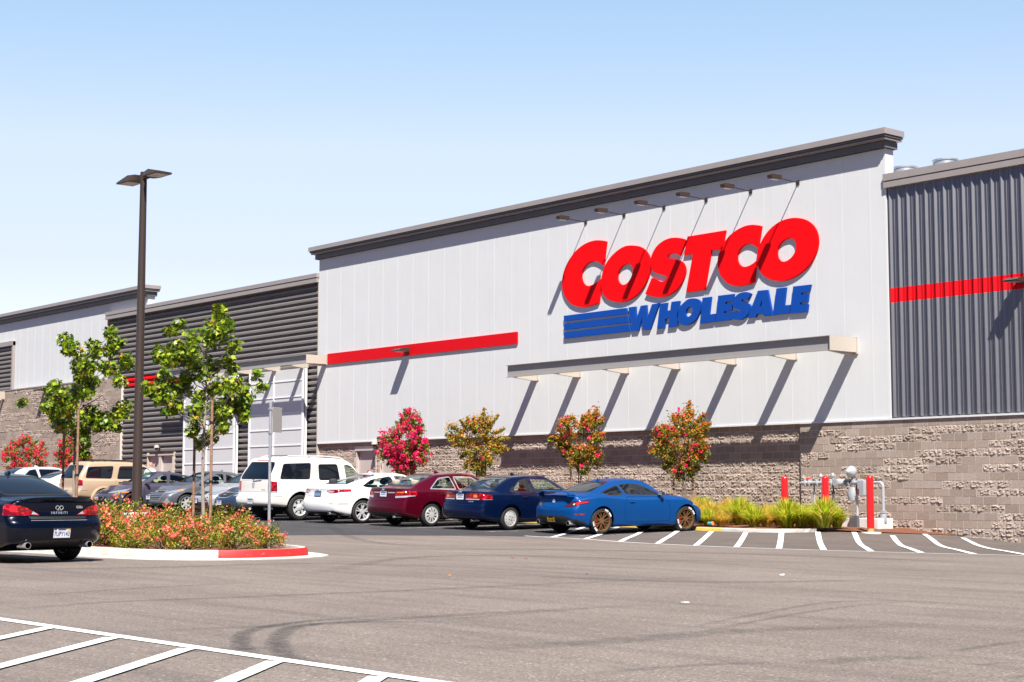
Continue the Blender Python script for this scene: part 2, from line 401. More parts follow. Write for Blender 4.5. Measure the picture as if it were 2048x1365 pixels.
# rubber traces
def trace(pts, wd, dz=.0035):
    xs = [p[0] for p in pts]; ys = [p[1] for p in pts]; tt = np.linspace(0, 1, len(pts)); q = np.linspace(0, 1, 40)
    def cr(v):
        out = []
        for s in q:
            k = min(int(s*(len(v)-1)), len(v)-2); f = s*(len(v)-1)-k
            a, b, c, d = v[max(k-1,0)], v[k], v[k+1], v[min(k+2, len(v)-1)]
            out.append(.5*((2*b)+(-a+c)*f+(2*a-5*b+4*c-d)*f*f+(-a+3*b-3*c+d)*f**3))
        return out
    X, Y = cr(xs), cr(ys); mb = MB(); uv = []
    for i in range(len(X)):
        a, b = max(i-1, 0), min(i+1, len(X)-1); dx, dy = X[b]-X[a], Y[b]-Y[a]; l = math.hypot(dx, dy) or 1
        for s in (1, -1):
            x, y = X[i]-dy/l*wd/2*s, Y[i]+dx/l*wd/2*s; mb.v.append((x, y, gz(x, y)+dz)); uv.append((i/(len(X)-1), .5+.5*s))
    for i in range(len(X)-1): mb.f.append((2*i+1, 2*i+3, 2*i+2, 2*i)); mb.m.append(0)
    o = obj('tyre_mark', mb, M_TYMARK); ul = o.data.uv_layers.new(name='uv')
    for lp in o.data.loops: ul.data[lp.index].uv = uv[lp.vertex_index]
    tag(o, kind='structure')
def P0(px, py):   # point of the level drive surveyed at (px, py)
    r = _f3 + _rt*(px-PW/2)/FPX + _u3*(PH/2-py)/FPX; p = CAM + r*((0-CAM[2])/r[2]); return (p[0], p[1])
for k, (pl, wd) in enumerate([
    ([(900,1245),(700,1245),(590,1255),(556,1280),(570,1310),(640,1330),(800,1352)], .2),
    ([(760,1232),(600,1245),(500,1262),(482,1290),(520,1315)], .17),
    ([(900,1245),(700,1245),(590,1255),(556,1280),(570,1310),(640,1330),(800,1352)], .22), ([(760,1232),(600,1245),(500,1262),(482,1290),(520,1315)], .2),
    ([(0,1223),(200,1206),(480,1195),(900,1178),(1500,1150)], .3),
    ([(200,1270),(420,1258),(640,1249),(760,1240),(900,1232),(1150,1218),(1350,1208)], .32),
    ([(620,1150),(800,1118),(1000,1112),(1300,1120),(1700,1128)], .5),
    ([(0,1196),(150,1186),(300,1176),(520,1165)], .2),
    ([(1180,1350),(1300,1338),(1420,1330),(1560,1326)], .16),
    ([(1350,1262),(1500,1232),(1640,1208),(1760,1203),(2000,1210)], .13),
    ([(1390,1268),(1540,1238),(1680,1216),(1800,1205)], .13),
    ([(1900,1306),(1980,1292),(2048,1284)], .12), ([(1950,1332),(2010,1326)], .12), ([(2010,1358),(2060,1352)], .14),
    ([(640,1062),(700,1080),(780,1090),(870,1092)], .35), ([(900,1240),(1040,1228),(1180,1218)], .12),
    ([(0,1140),(300,1136),(620,1128),(900,1135)], .5), ([(900,1300),(1200,1285),(1500,1262),(1900,1250)], .5),
    ([(700,1100),(1100,1100),(1600,1112),(2040,1130)], .9), ([(1000,1150),(1400,1165),(1800,1160)], .5),
    ([(300,1310),(420,1300),(600,1296)], .3), ([(1600,1330),(1750,1318),(1900,1315)], .35)]):
    trace([P0(*p) for p in pl], wd, .0030+.0002*k)
# ================================================================ building
store = thing('warehouse_store', 'long warehouse store with white panel walls, dark ribbed cladding and split-face block base', 'building', (-40, 2, 0))
def bpart(name, mb, m, **kw): return obj(name, mb, m, store, **kw)
ZSILL = 3.10
# white volume
o = bpart('white_panel_wall', MB().box((-54.1, 0, ZSILL), (-26.55, .36, 10.45)).box((-54.1, .361, ZSILL), (-26.56, 9, 9.3)), M_WHITE)
_mb = MB(); x = -53.52
while x < -26.7:
    _mb.box((x-.008, -.003, ZSILL+.02), (x+.008, .002, 10.40)); x += .944
_mb.box((-26.63, -.004, ZSILL+.02), (-26.545, .002, 10.4))
obj('panel_joints', _mb, M_SEAM, store)
# cornice with its return
_mb = MB()
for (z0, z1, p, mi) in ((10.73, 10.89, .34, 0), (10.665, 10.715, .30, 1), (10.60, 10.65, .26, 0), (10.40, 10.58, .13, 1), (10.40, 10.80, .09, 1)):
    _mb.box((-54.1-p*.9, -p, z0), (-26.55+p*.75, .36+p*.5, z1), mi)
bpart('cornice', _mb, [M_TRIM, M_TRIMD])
# ribbed wall on the right
bpart('block_core', MB().box((-26.55, .055, -1), (-6, 9, 9.35)).box((-54.1, .22, -1), (-26.55, 9, ZSILL)).box((-72.6, .16, -1), (-54.1, 9, 9.6)), M_TRIMD)
def rib_profile(x0, x1, pitch=.2865):
    pts = []; x = x0
    while x < x1:
        for dx, d in ((0, .0), (.022, .055), (.050, .055), (.100, .0), (.150, .0), (.158, .009), (.172, .009), (.18, .0), (.215, .0), (.223, .009), (.237, .009), (.245, .0)):
            pts.append((x+dx, .054-d))
        x += pitch
    return pts
def ribbed(z0, z1, x0=-26.5, x1=-6):
    pr = rib_profile(x0, x1); mb = MB(); n = len(pr)
    mb.v = [(a, b, z) for z in (z0, z1) for a, b in pr]
    for i in range(n-1): mb.f.append((i, i+1, i+1+n, i+n)); mb.m.append(0)
    return mb
bpart('ribbed_cladding', ribbed(ZSILL+.03, 6.19), M_RIB); bpart('ribbed_cladding', ribbed(6.58, 9.34), M_RIB)
bpart('red_band', ribbed(6.19, 6.58), M_BAND)
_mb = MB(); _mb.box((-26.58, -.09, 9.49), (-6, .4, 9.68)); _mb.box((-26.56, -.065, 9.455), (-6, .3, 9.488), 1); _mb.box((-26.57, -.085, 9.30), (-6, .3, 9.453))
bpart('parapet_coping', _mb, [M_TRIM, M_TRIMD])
# sills
bpart('sill_flashing', MB().box((-54.1, -.03, ZSILL-.045), (-29.65, .1, ZSILL-.001)).box((-29.648, -.045, ZSILL-.05), (-6, .05, ZSILL-.002)), M_SEAM)
# ---- block walls, every block modelled
def blocks(x0, x1, z0, z1, yf, rule, name, seed, bw=.406, bh=.2032, holes=(), parent=store, base_lift=True):
    rg = np.random.default_rng(seed); mbs, mbr = MB(), MB()
    nz = int(round((z1-z0)/bh)); g = .0065
    NX, NZ = 13, 7
    sx = np.linspace(0, 1, NX); sz = np.linspace(0, 1, NZ); SXX, SZZ = np.meshgrid(sx, sz)
    edge = np.minimum(np.minimum(SXX, 1-SXX)*2.2, np.minimum(SZZ, 1-SZZ)*1.3); edge = np.clip(edge/.12, 0, 1)
    gf = [(j*NX+i, j*NX+i+1, (j+1)*NX+i+1, (j+1)*NX+i) for j in range(NZ-1) for i in range(NX-1)]
    for r in range(nz):
        za = z0+r*bh; off = (.5 if r % 2 else 0)*bw; x = x0-off; k = 0
        while x < x1-.01:
            a, b = max(x, x0), min(x+bw, x1)
            if b-a > .03 and not any(a >= h[0]-.12 and b <= h[1]+.12 and za < h[2] for h in holes):
                if rule(r, nz, (a+b)/2, za, rg):
                    X = a+g+(b-a-2*g)*SXX; Z = za+g+(bh-2*g)*SZZ
                    tilt = rg.normal(0, .010)*(SXX-.5)*2 + rg.normal(0, .012)*(SZZ-.5)*2
                    d = (.004+.007*rg.random()+tilt*.7+rg.normal(0, .0078, X.shape)+np.repeat(rg.normal(0, .0075, (NZ, (NX+1)//2)), 2, 1)[:, :NX])*edge
                    Y = yf-np.clip(d, -.001, .05)
                    mbr.add(np.stack([X, Y, Z], -1).reshape(-1, 3), gf)
                else:
                    yy = yf-.002-.002*rg.random()
                    mbs.add([(a+g, yy, za+g), (b-g, yy, za+g), (b-g, yy, za+bh-g), (a+g, yy, za+bh-g)], [(0, 1, 2, 3)])
            x += bw; k += 1
    core = MB()
    hs = sorted(holes)
    xa = x0
    for h in hs:
        core.box((xa, yf+.0015, z0), (h[0], yf+.3, z1)); core.box((h[0], yf+.0015, h[2]), (h[1], yf+.3, z1)); xa = h[1]
    core.box((xa, yf+.0015, z0), (x1, yf+.3, z1))
    wl = bpart('block_wall', core, M_MORTAR)
    for nm, mb, mm in (('split_face_blocks', mbr, M_SPLIT), ('smooth_blocks', mbs, M_SMOOTH)):
        if mb.v:
            q = obj(nm, mb, mm, None); q.parent = wl; q.location = (-store.location.x, -store.location.y, -store.location.z)
            q['kind'] = 'stuff'
def rule_runs(seed, psplit=.62):
    rr = random.Random(seed); state = {}
    def f(r, nz, x, z, rg):
        if r not in state:
            runs = []; a = -120.0; s = rr.random() < psplit
            while a < 10:
                L = rr.uniform(1.6, 5.2)*(1 if s else .72); runs.append((a, a+L, s)); a += L; s = not s
            state[r] = runs
        for a, b, s in state[r]:
            if a <= x < b: return s
        return False
    return f
_rr = rule_runs(5)
blocks(-29.65, -6, -1.0, -1.0+20*.2032, .0, lambda r, n, x, z, g: False if r >= n-1 else _rr(r, n, x, z, g), 'right', 21)
DOORS = [(-51.55, -50.2, 2.80), (-50.0, -48.65, 2.80)]
blocks(-54.1, -29.65, -.15, -.15+16*.2032, .10, lambda r, n, x, z, g: not (r == n-1 or (r in (11, 12) and x > -44)), 'mid', 22, holes=DOORS)
blocks(-100, -70.9, -.1, -.1+33*.2032, -.06, rule_runs(9, .55), 'left', 23)
# doors in the block wall
def door(x0, x1, zb, zt, y, sticker=True):
    d = bpart('door', MB().box((x0+.06, y+.10, zb), (x1-.06, y+.14, zt-.07)), M_DOOR)
    def sub(n, mb, m):
        q = obj(n, mb, m, None); q.parent = d; q.location = (-store.location.x, -store.location.y, -store.location.z); return q
    sub('frame', MB().box((x0, y-.03, zb), (x0+.06, y+.14, zt-.07)).box((x1-.06, y-.03, zb), (x1, y+.14, zt-.07)).box((x0-.03, y-.05, zt-.07), (x1+.03, y+.14, zt)), M_DOOR)
    xm = (x0+x1)/2
    if sticker:
        zz = zb+1.24
        mb = MB().box((xm-.075, y+.092, zz), (xm+.075, y+.0995, zz+.2)).box((xm-.06, y+.092, zz+.215), (xm+.06, y+.0995, zz+.25))
        sub('notice_sign', mb, M_SIGNRED)
        sub('notice_symbol', MB().box((xm-.055, y+.088, zz+.03), (xm+.055, y+.0915, zz+.08)).box((xm-.055, y+.088, zz+.115), (xm+.055, y+.0915, zz+.165)), M_SEAM)
    sub('handle', MB().box((x1-.2, y+.05, zb+1.0), (x1-.13, y+.099, zb+1.05)), M_GALV)
for a, b, z in DOORS: door(a, b, .5, z, .10)
# louvred wall, horizontal ribs
def louv_profile(z0, n, pitch=.24):
    pr = []
    for i in range(n):
        z = z0+i*pitch
        pr += [(.13, z), (.13, z+.05), (.035, z+.055), (.035, z+.135), (.13, z+.235)]
    return pr
LZ0 = .35; LN = 38
def louv(x0, x1, i0, i1):
    pr = louv_profile(LZ0+i0*.24, i1-i0); return MB().sweep_x(pr, [x0, x1])
# cut out for the red band (two ribs) and the double door
IB = int((6.1-LZ0)/.24)+1
ID = int((2.85-LZ0)/.24)+1
bpart('louvred_cladding', louv(-72.6, -54.1, IB+2, LN), M_LOUV)
bpart('louvred_cladding', louv(-72.6, -54.1, ID, IB), M_LOUV)
bpart('louvred_cladding', louv(-65.55, -54.1, IB, IB+2), M_LOUV); bpart('louvred_cladding', louv(-72.6, -70.85, IB, IB+2), M_LOUV)
bpart('red_band', louv(-70.85, -65.55, IB, IB+2), M_BAND)
bpart('louvred_cladding', louv(-65.72, -54.1, 0, ID), M_LOUV); bpart('louvred_cladding', louv(-72.6, -68.3, 0, ID), M_LOUV)
for a_, b_ in (((-54.16, -.01, 0), (-54.1, .15, 9.6)), ((-72.62, -.01, 0), (-72.56, .15, 9.6)), ((-65.78, .0, .3), (-65.72, .15, 2.98)), ((-68.3, 0, .3), (-68.24, .15, 2.98))): bpart('edge_trim', MB().box(a_, b_), M_TAN)
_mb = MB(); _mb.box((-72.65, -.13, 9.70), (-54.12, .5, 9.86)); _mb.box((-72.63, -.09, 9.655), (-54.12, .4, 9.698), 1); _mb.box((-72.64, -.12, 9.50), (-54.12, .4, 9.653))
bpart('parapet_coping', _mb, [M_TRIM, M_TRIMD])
door(-68.24, -67.05, .6, 2.9, .0, False); door(-66.97, -65.78, .6, 2.9, .0, False)
# white volume far left
bpart('white_panel_wall', MB().box((-100, .2, 6.6), (-68.9, .56, 10.5)).box((-100, .561, 6.6), (-68.91, 9, 9.3)), M_WHITE)
_mb = MB(); x = -72.9
while x > -99: _mb.box((x-.009, .1965, 6.62), (x+.009, .201, 10.4)); x -= .944
bpart('panel_joints', _mb, M_SEAM)
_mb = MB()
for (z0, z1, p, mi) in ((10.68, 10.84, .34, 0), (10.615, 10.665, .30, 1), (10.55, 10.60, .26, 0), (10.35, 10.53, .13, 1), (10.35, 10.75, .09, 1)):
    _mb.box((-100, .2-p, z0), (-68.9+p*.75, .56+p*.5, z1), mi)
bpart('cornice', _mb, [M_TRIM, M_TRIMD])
bpart('sill_flashing', MB().box((-100, -.09, 6.605), (-72.62, .2, 6.66)), M_TRIM)
_v = bpart('louvre_vent', MB().sweep_x([(a+.06, b) for a, b in louv_profile(6.66, 10)], [-92, -84.05]), M_LOUV)
bpart('louvre_vent_frame', MB().box((-84.05, .05, 6.66), (-83.9, .2, 9.28)).box((-92, .02, 9.06), (-83.9, .2, 9.3)), M_TRIM)
# perforated white screens
def perf_mat():
    m = bpy.data.materials.new('perforated_white_metal'); m.use_nodes = True; t = NT(m); b = t.n['Principled BSDF']
    tc = t.new('ShaderNodeTexCoord').outputs['Object']; wv = t.new('ShaderNodeTexVoronoi', inp={'Scale': 24, 'Randomness': 0}); t.lk(tc, wv.inputs['Vector'])
    t.lk(t.ramp(wv.outputs['Distance'], [(.25, (.33,.34,.345)), (.45, (.66,.67,.68))]), b.inputs['Base Color']); b.inputs['Roughness'].default_value = .5
    return m
M_PERF = perf_mat(); M_FRAME = mat('white_frame', (.78,.79,.80), .4)
for x0, x1 in ((-64.6, -60.15), (-59.05, -54.85)):
    s = bpart('screen', MB().box((x0, -.16, .45), (x1, -.13, 6.12)), M_PERF)
    xm = x0+(x1-x0)*.46
    mb = MB().box((x0, -.19, .45), (x0+.09, -.02, 6.12)).box((x1-.14, -.19, .45), (x1, -.02, 6.12)).box((xm-.04, -.185, .45), (xm+.04, -.125, 6.12))
    for z in (5.63, 4.98, 4.33, 3.67, 3.03, 2.38, 1.73, 1.08): mb.box((x0+.09, -.182, z), (x1-.14, -.161, z+.045))
    q = obj('screen_frame', mb, M_FRAME, None); q.parent = s; q.location = -store.location
# canopies
def canopy(x0, x1, zt, zb, out, brackets, wall_y=0):
    c = bpart('canopy', MB().box((x0, -out+.085, zb+.012), (x1, -out+.10, zt-.014)).box((x0, -out, zt-.014), (x1, -out+.10, zt)).box((x0, -out, zb), (x1, -out+.10, zb+.012)), M_FASC)
    q = obj('end_plate', MB().box((x1, -out, zb), (x1+.02, wall_y, zt)).box((x1-.12, wall_y-.05, zb-.04), (x1+.05, wall_y, zt+.02)), M_TAN, None); q.parent = c; q.location = -store.location
    for b in brackets:
        pts = [(-out+.104, zb+.0), (-out+.104, zt-.05), (wall_y, zt-.05), (wall_y, zb-.07), (wall_y-.28, zb-.07)]
        mb = MB(); n = len(pts); mb.add([(b-.05, p[0], p[1]) for p in pts]+[(b+.05, p[0], p[1]) for p in pts], [tuple(range(n)), tuple(range(2*n-1, n-1, -1))]+[(i, i+n, (i+1) % n+n, (i+1) % n) for i in range(n)])
        mb.box((b-.10, wall_y-.03, zb-.06), (b+.10, wall_y-.004, zb+.2))
        q = obj('bracket', mb, M_TAN, None); q.parent = c; q.location = -store.location
canopy(-41.12, -27.62, 5.33, 4.93, 1.17, [-40.9, -38.81, -36.57, -34.34, -32.07, -29.8, -27.75])
canopy(-65.6, -53.48, 6.52, 6.18, .98, [-64.0, -61.5, -59.2, -57.0, -54.9, -53.6], 0)
canopy(-98, -84.55, 6.58, 6.2, .98, [-97, -92, -88, -85], -.06)
# roof vents behind the parapet
def roof_vent(x, y, label):
    t = thing('roof_vent', label, 'roof vent', (x, y, 9.35), 'white vents on the roof')
    r = .33
    obj('duct', MB().lathe([(0, 0), (.30, 0), (.30, .62), (0, .62)], 24), M_FRAME, t, True, world=False)
    obj('flared_collar', MB().lathe([(.52, .62), (.50, .66), (.34, .84), (.30, .84)], 24), M_FRAME, t, True, world=False)
    obj('cap', MB().lathe([(.29, .84), (.36, .86), (.345, 1.10), (.37, 1.115), (.37, 1.15), (0, 1.17)], 24), M_GALV, t, True, world=False)
roof_vent(-26.72, 3.0, 'taller white roof vent with round metal cap, farther right behind the parapet')
roof_vent(-28.1, 3.0, 'white roof vent beside the end of the white parapet, lower looking of the pair')
# red band panel on the white wall
_mb = MB(); xs = np.linspace(-53.38, -41.85, 7)
for a, b in zip(xs[:-1], xs[1:]): _mb.box((a+.003, -.06, 6.17), (b-.003, -.004, 6.58))
o = obj('red_band', _mb, M_BAND, store)
# ================================================================ sign
def spl(pts, closed=True, n=5):
    out = []; L = len(pts)
    for i in range(L):
        a, b, c, d = pts[i-1], pts[i], pts[(i+1) % L], pts[(i+2) % L]
        for k in range(n):
            f = k/n; out.append(tuple(.5*((2*b[j])+(-a[j]+c[j])*f+(2*a[j]-5*b[j]+4*c[j]-d[j])*f*f+(-a[j]+3*b[j]-3*c[j]+d[j])*f**3) for j in (0, 1)))
    return out
def curve_open(pts, n=5):
    out = []; L = len(pts)
    for i in range(L-1):
        a, b, c, d = pts[max(i-1, 0)], pts[i], pts[i+1], pts[min(i+2, L-1)]
        for k in range(n):
            f = k/n; out.append(tuple(.5*((2*b[j])+(-a[j]+c[j])*f+(2*a[j]-5*b[j]+4*c[j]-d[j])*f*f+(-a[j]+3*b[j]-3*c[j]+d[j])*f**3) for j in (0, 1)))
    out.append(pts[-1]); return out
Z1 = (1100, 420, 6.2036); Z2 = (1370, 420, 6.2036); Z3 = (1110, 560, 7.585); Z4 = (1370, 550, 7.585); PX = (0, 0, 1)
YS = -.075
def sp(z, pts): return [on_y(z[0]+p[0]/z[2], z[1]+p[1]/z[2], YS) for p in pts]
from mathutils.geometry import tessellate_polygon
def letter(name, outer, inner, m, parent):
    """flat letter face with thickness; inner = optional hole"""
    loops = [outer]+([inner] if inner is not None else [])
    flat = [Vector((p[0], p[2], 0)) for lp in loops for p in lp]
    tris = tessellate_polygon([[Vector((p[0], p[2], 0)) for p in lp] for lp in loops])
    mb = MB(); n = len(flat)
    mb.v = [(q.x, YS, q.y) for q in flat]+[(q.x, -.004, q.y) for q in flat]
    for t in tris:
        a, b, c = [flat[i] for i in t]
        ar = (b-a).cross(c-a).z
        if abs(ar) < 1e-9: continue
        t = tuple(t) if ar > 0 else tuple(reversed(t))
        mb.f.append(t); mb.m.append(0); mb.f.append(tuple(i+n for i in reversed(t))); mb.m.append(0)
    o0 = 0
    for lp in loops:
        L = len(lp); A = sum(lp[i][0]*lp[(i+1) % L][2]-lp[(i+1) % L][0]*lp[i][2] for i in range(L))
        hole = lp is not outer; ccw = A > 0
        for i in range(L):
            a, b = o0+i, o0+(i+1) % L
            f = (a, a+n, b+n, b)
            if (ccw and not hole) or (not ccw and hole): mb.f.append(f)
            else: mb.f.append(f[::-1])
            mb.m.append(0)
        o0 += L
    return obj(name, mb, m, parent)
sign = thing('store_sign', 'large wall sign of red italic letters over blue letters and three blue stripes', 'sign', (-34.0, -.04, 6.6))
C1o = curve_open([(697,392),(640,381),(560,380),(470,405),(390,450),(310,520),(250,600),(200,690),(165,790),(148,890),(152,965),(170,1040),(205,1105),(255,1160),(310,1190),(370,1205),(430,1206),(500,1190),(560,1172),(603,1153)])
C1i = curve_open([(636,852),(590,890),(560,912),(510,938),(460,945),(420,925),(395,880),(385,830),(392,780),(415,725),(450,680),(490,650),(540,634),(590,645),(630,667),(662,692)])
letter('letter', sp(Z1, C1o+C1i), None, M_SIGNRED, sign)
O1o = spl([(1000,443),(930,452),(850,495),(770,565),(705,650),(660,745),(638,845),(632,930),(645,1010),(680,1075),(730,1115),(800,1140),(870,1147),(950,1130),(1030,1090),(1105,1025),(1170,935),(1215,840),(1238,740),(1238,650),(1222,570),(1180,505),(1120,462),(1060,446)], n=3)
O1i = spl([(955,668),(905,690),(865,735),(840,790),(832,850),(845,895),(875,925),(910,932),(950,915),(985,875),(1010,825),(1025,770),(1025,720),(1005,685),(980,670)], n=3)
letter('letter', sp(Z1, O1o), sp(Z1, O1i), M_SIGNRED, sign)
S1 = curve_open([(1690,378),(1640,357),(1570,346),(1490,352),(1410,382),(1340,435),(1290,500),(1255,580),(1243,650),(1250,715),(1280,760),(1330,790),(1390,805),(1430,815),(1447,835),(1435,870),(1400,890),(1350,885),(1310,865),(1262,845)])
S1b = curve_open([(1180,1045),(1240,1068),(1310,1080),(1390,1080),(1460,1062),(1540,1015),(1600,955),(1645,880),(1672,800),(1677,740),(1660,680),(1625,640),(1570,620),(1510,612),(1470,605),(1452,585),(1465,560),(1500,540),(1550,540),(1600,560),(1612,568)])
letter('letter', sp(Z1, S1+S1b), None, M_SIGNRED, sign)
letter('letter', sp(Z2, [(30,332),(500,255),(458,491),(322,500),(240,992),(12,1022),(98,545),(-13,562)]), None, M_SIGNRED, sign)
C2o = curve_open([(946,203),(890,190),(820,187),(740,203),(660,240),(580,295),(510,370),(455,460),(415,560),(404,650),(408,720),(430,790),(470,855),(530,910),(600,940),(670,947),(740,935),(800,920),(855,900)])
C2i = curve_open([(882,632),(840,668),(780,700),(725,708),(680,690),(650,645),(643,590),(655,535),(690,475),(740,435),(795,422),(850,437),(885,460),(903,474)])
letter('letter', sp(Z2, C2o+C2i), None, M_SIGNRED, sign)
O2o = spl([(1370,100),(1290,108),(1200,135),(1110,190),(1030,265),(965,360),(915,460),(892,560),(890,630),(905,710),(945,785),(1000,835),(1070,868),(1150,882),(1230,878),(1320,850),(1410,800),(1500,725),(1570,640),(1620,540),(1645,440),(1646,350),(1628,270),(1585,195),(1520,140),(1450,110)], n=3)
O2i = spl([(1290,352),(1230,375),(1175,425),(1145,490),(1138,550),(1150,600),(1180,635),(1220,645),(1270,630),(1320,590),(1355,540),(1375,485),(1378,430),(1365,385),(1330,355)], n=3)
letter('letter', sp(Z2, O2o), sp(Z2, O2i), M_SIGNRED, sign)
for q in ([(132,547),(1078,427),(1100,517),(135,632)], [(135,672),(1095,555),(1122,648),(135,762)], [(135,803),(1118,685),(1145,780),(135,890)]):
    letter('stripe_panel', sp(Z3, q), None, M_SIGNBLUE, sign)
for z, q in ((Z3, [(1112,420),(1220,405),(1228,608),(1300,395),(1385,383),(1395,590),(1470,372),(1580,352),(1440,752),(1335,760),(1312,570),(1265,770),(1175,778)]),
             (Z3, [(1592,362),(1700,347),(1685,470),(1748,462),(1765,335),(1887,320),(1845,705),(1718,722),(1732,582),(1668,592),(1655,730),(1548,742)]),
             (Z4, [(265,350),(393,333),(362,603),(462,590),(445,712),(228,740)]),
             (Z4, [(502,318),(740,290),(720,402),(612,413),(605,443),(712,430),(698,545),(595,552),(588,583),(700,572),(688,683),(462,710)]),
             (Z4, [(1385,208),(1530,190),(1500,465),(1600,455),(1580,582),(1335,612)]),
             (Z4, [(1640,178),(1905,148),(1880,260),(1762,272),(1758,305),(1870,292),(1858,405),(1745,420),(1738,452),(1865,445),(1850,565),(1597,585)])):
    letter('letter', sp(z, q), None, M_SIGNBLUE, sign)
letter('letter', sp(PX, spl([(1384,597.3),(1375,599.5),(1366,607),(1358.5,616),(1354.6,627),(1354.3,638),(1358,645.5),(1363,649.5),(1370,651),(1380,648.3),(1387,643.5),(1393,637),(1399,625),(1402,611),(1400.5,604),(1396,599.5),(1390,597.5)], n=3)),
       sp(PX, spl([(1379.9,614.3),(1376.5,615.3),(1373,619.5),(1371.2,624),(1370.8,630),(1373,633.5),(1376,634.4),(1380,632),(1383.5,628),(1385.5,622),(1385.3,618),(1383,615)], n=3)), M_SIGNBLUE, sign)
S2 = curve_open([(1003,290),(960,268),(905,262),(840,275),(780,312),(740,370),(722,430),(728,480),(755,510),(800,522),(835,530),(843,548),(825,568),(790,575),(740,545)], 4)
S2b = curve_open([(698,658),(740,672),(800,682),(860,672),(920,635),(965,580),(990,520),(990,470),(965,440),(915,422),(870,410),(850,395),(860,378),(890,370),(945,386)], 4)
letter('letter', sp(Z4, S2+S2b), None, M_SIGNBLUE, sign)
letter('letter', sp(Z4, [(1105,243),(1250,228),(1325,612),(1192,628),(1175,585),(1090,595),(1070,640),(945,655)]), sp(Z4, [(1165,372),(1168,468),(1127,484)]), M_SIGNBLUE, sign)
# ================================================================ lamps on the wall
def sign_lamp(u, label):
    t = thing('sign_lamp', label, 'sign lamp', (u, 0, 9.90), 'gooseneck lamps above the sign')
    obj('wall_plate', MB().box((-.05, -.03, -.06), (.05, -.001, .06)), M_BRONZE, t, world=False)
    obj('arm', MB().tube([(0, -.02, 0), (0, -.84, .035)], .017, 8), M_BRONZE, t, True, world=False)
    h = MB().hull([(sx*.085, y, z) for sx in (-1, 1) for (y, z) in ((-.80, .0), (-.80, .085), (-.84, .11), (-1.20, .10), (-1.24, .07), (-1.22, -.015), (-.86, -.03))])
    obj('lamp_head', h, M_BRONZE, t, world=False)
    obj('lens', MB().box((-.065, -1.17, -.036), (.065, -.88, -.0285)), M_GALV, t, world=False)
for i, u in enumerate((-38.44, -36.65, -34.88, -33.11, -31.34, -29.57)):
    sign_lamp(u, 'bronze arm lamp over the sign, '+('farthest left of the six' , 'second from the left of the six', 'third from the left of the six', 'third from the right of the six', 'second from the right of the six', 'farthest right of the six')[i])
def wedge_lamp(u, z, label, y=0, s=1.0):
    t = thing('wall_lamp', label, 'wall lamp', (u, y, z), 'wedge lamps on the walls')
    obj('mounting_box', MB().box((-.12*s, -.12*s, -.06*s), (.12*s, -.002, .12*s)), M_BRONZE, t, world=False)
    obj('lamp_head', MB().hull([(sx*.22*s, y2*s, z2*s) for sx in (-1, 1) for y2, z2 in ((-.10, .10), (-.10, -.03), (-.55, -.03), (-.60, .0), (-.45, .07))]), M_BRONZE, t, world=False)
    obj('lens', MB().box((-.17*s, -.52*s, -.040*s), (.17*s, -.16*s, -.0305*s)), M_GALV, t, world=False)
wedge_lamp(-48.05, 6.33, 'bronze wedge lamp on the red band of the white wall', -.06)
wedge_lamp(-22.5, 6.36, 'bronze wedge lamp on the red band of the ribbed wall', .0, .9)
wedge_lamp(-79.3, 6.40, 'bronze wedge lamp on the far left block wall under the sill', -.06)
wedge_lamp(-18, 6.36, 'bronze wedge lamp at the far right of the ribbed wall', .0, 1.15)
def door_lamp(u, z, y, label):
    t = thing('door_lamp', label, 'wall lamp', (u, y, z), 'small lamps over the doors')
    obj('backplate', MB().lathe([(0, 0), (.09, 0), (.09, -.03), (0, -.03)], 16, axis='y'), M_BRONZE, t, True, world=False)
    obj('shade', MB().lathe([(.02, .10), (.10, .07), (.125, -.03), (.10, -.035), (0, -.02)], 16, (0, -.15, 0)), M_TAN, t, True, world=False)
    obj('lamp_body', MB().lathe([(.0, -.02), (.07, -.03), (.065, -.16), (0, -.17)], 14, (0, -.15, 0)), M_BRONZE, t, True, world=False)
door_lamp(-67.1, 3.22, .0, 'small hooded lamp above the beige double door')
door_lamp(-50.1, 2.98, .07, 'small hooded lamp between the two beige doors in the block wall')
# ================================================================ vehicles
def paint(name, col, metal=.0, rough=.35, coat=.6, coat_rough=.02, spec=.12): return mat(name, col, rough, metal, coat, coat_rough, spec)
M_TYRE = mat('tyre_rubber', (.022,.021,.021), .75, spec=.3, bump=.1, bscale=60)
M_BLK = mat('black_plastic', (.016,.016,.017), .5)
M_GAP = mat('panel_gap', (.004,.004,.004), .9, spec=.05)
M_CHROME = mat('chrome', (.78,.79,.81), .14, metal=.75)
M_CHROMER = mat('chromed_wheel', (.66,.67,.69), .22, metal=.35)
M_ALLOY = mat('silver_alloy', (.60,.60,.61), .35, metal=.35)
M_HUBCAP = mat('silver_hubcap', (.55,.55,.54), .38, metal=.3)
M_GOLDRIM = mat('bronze_alloy', (.22,.12,.055), .3, metal=.5)
M_BLKRIM = mat('black_alloy', (.03,.03,.032), .3, metal=.3)
M_DISC = mat('brake_shadow', (.006,.006,.006), .8, spec=.1)
M_CAL = mat('red_caliper', (.55,.01,.01), .35)
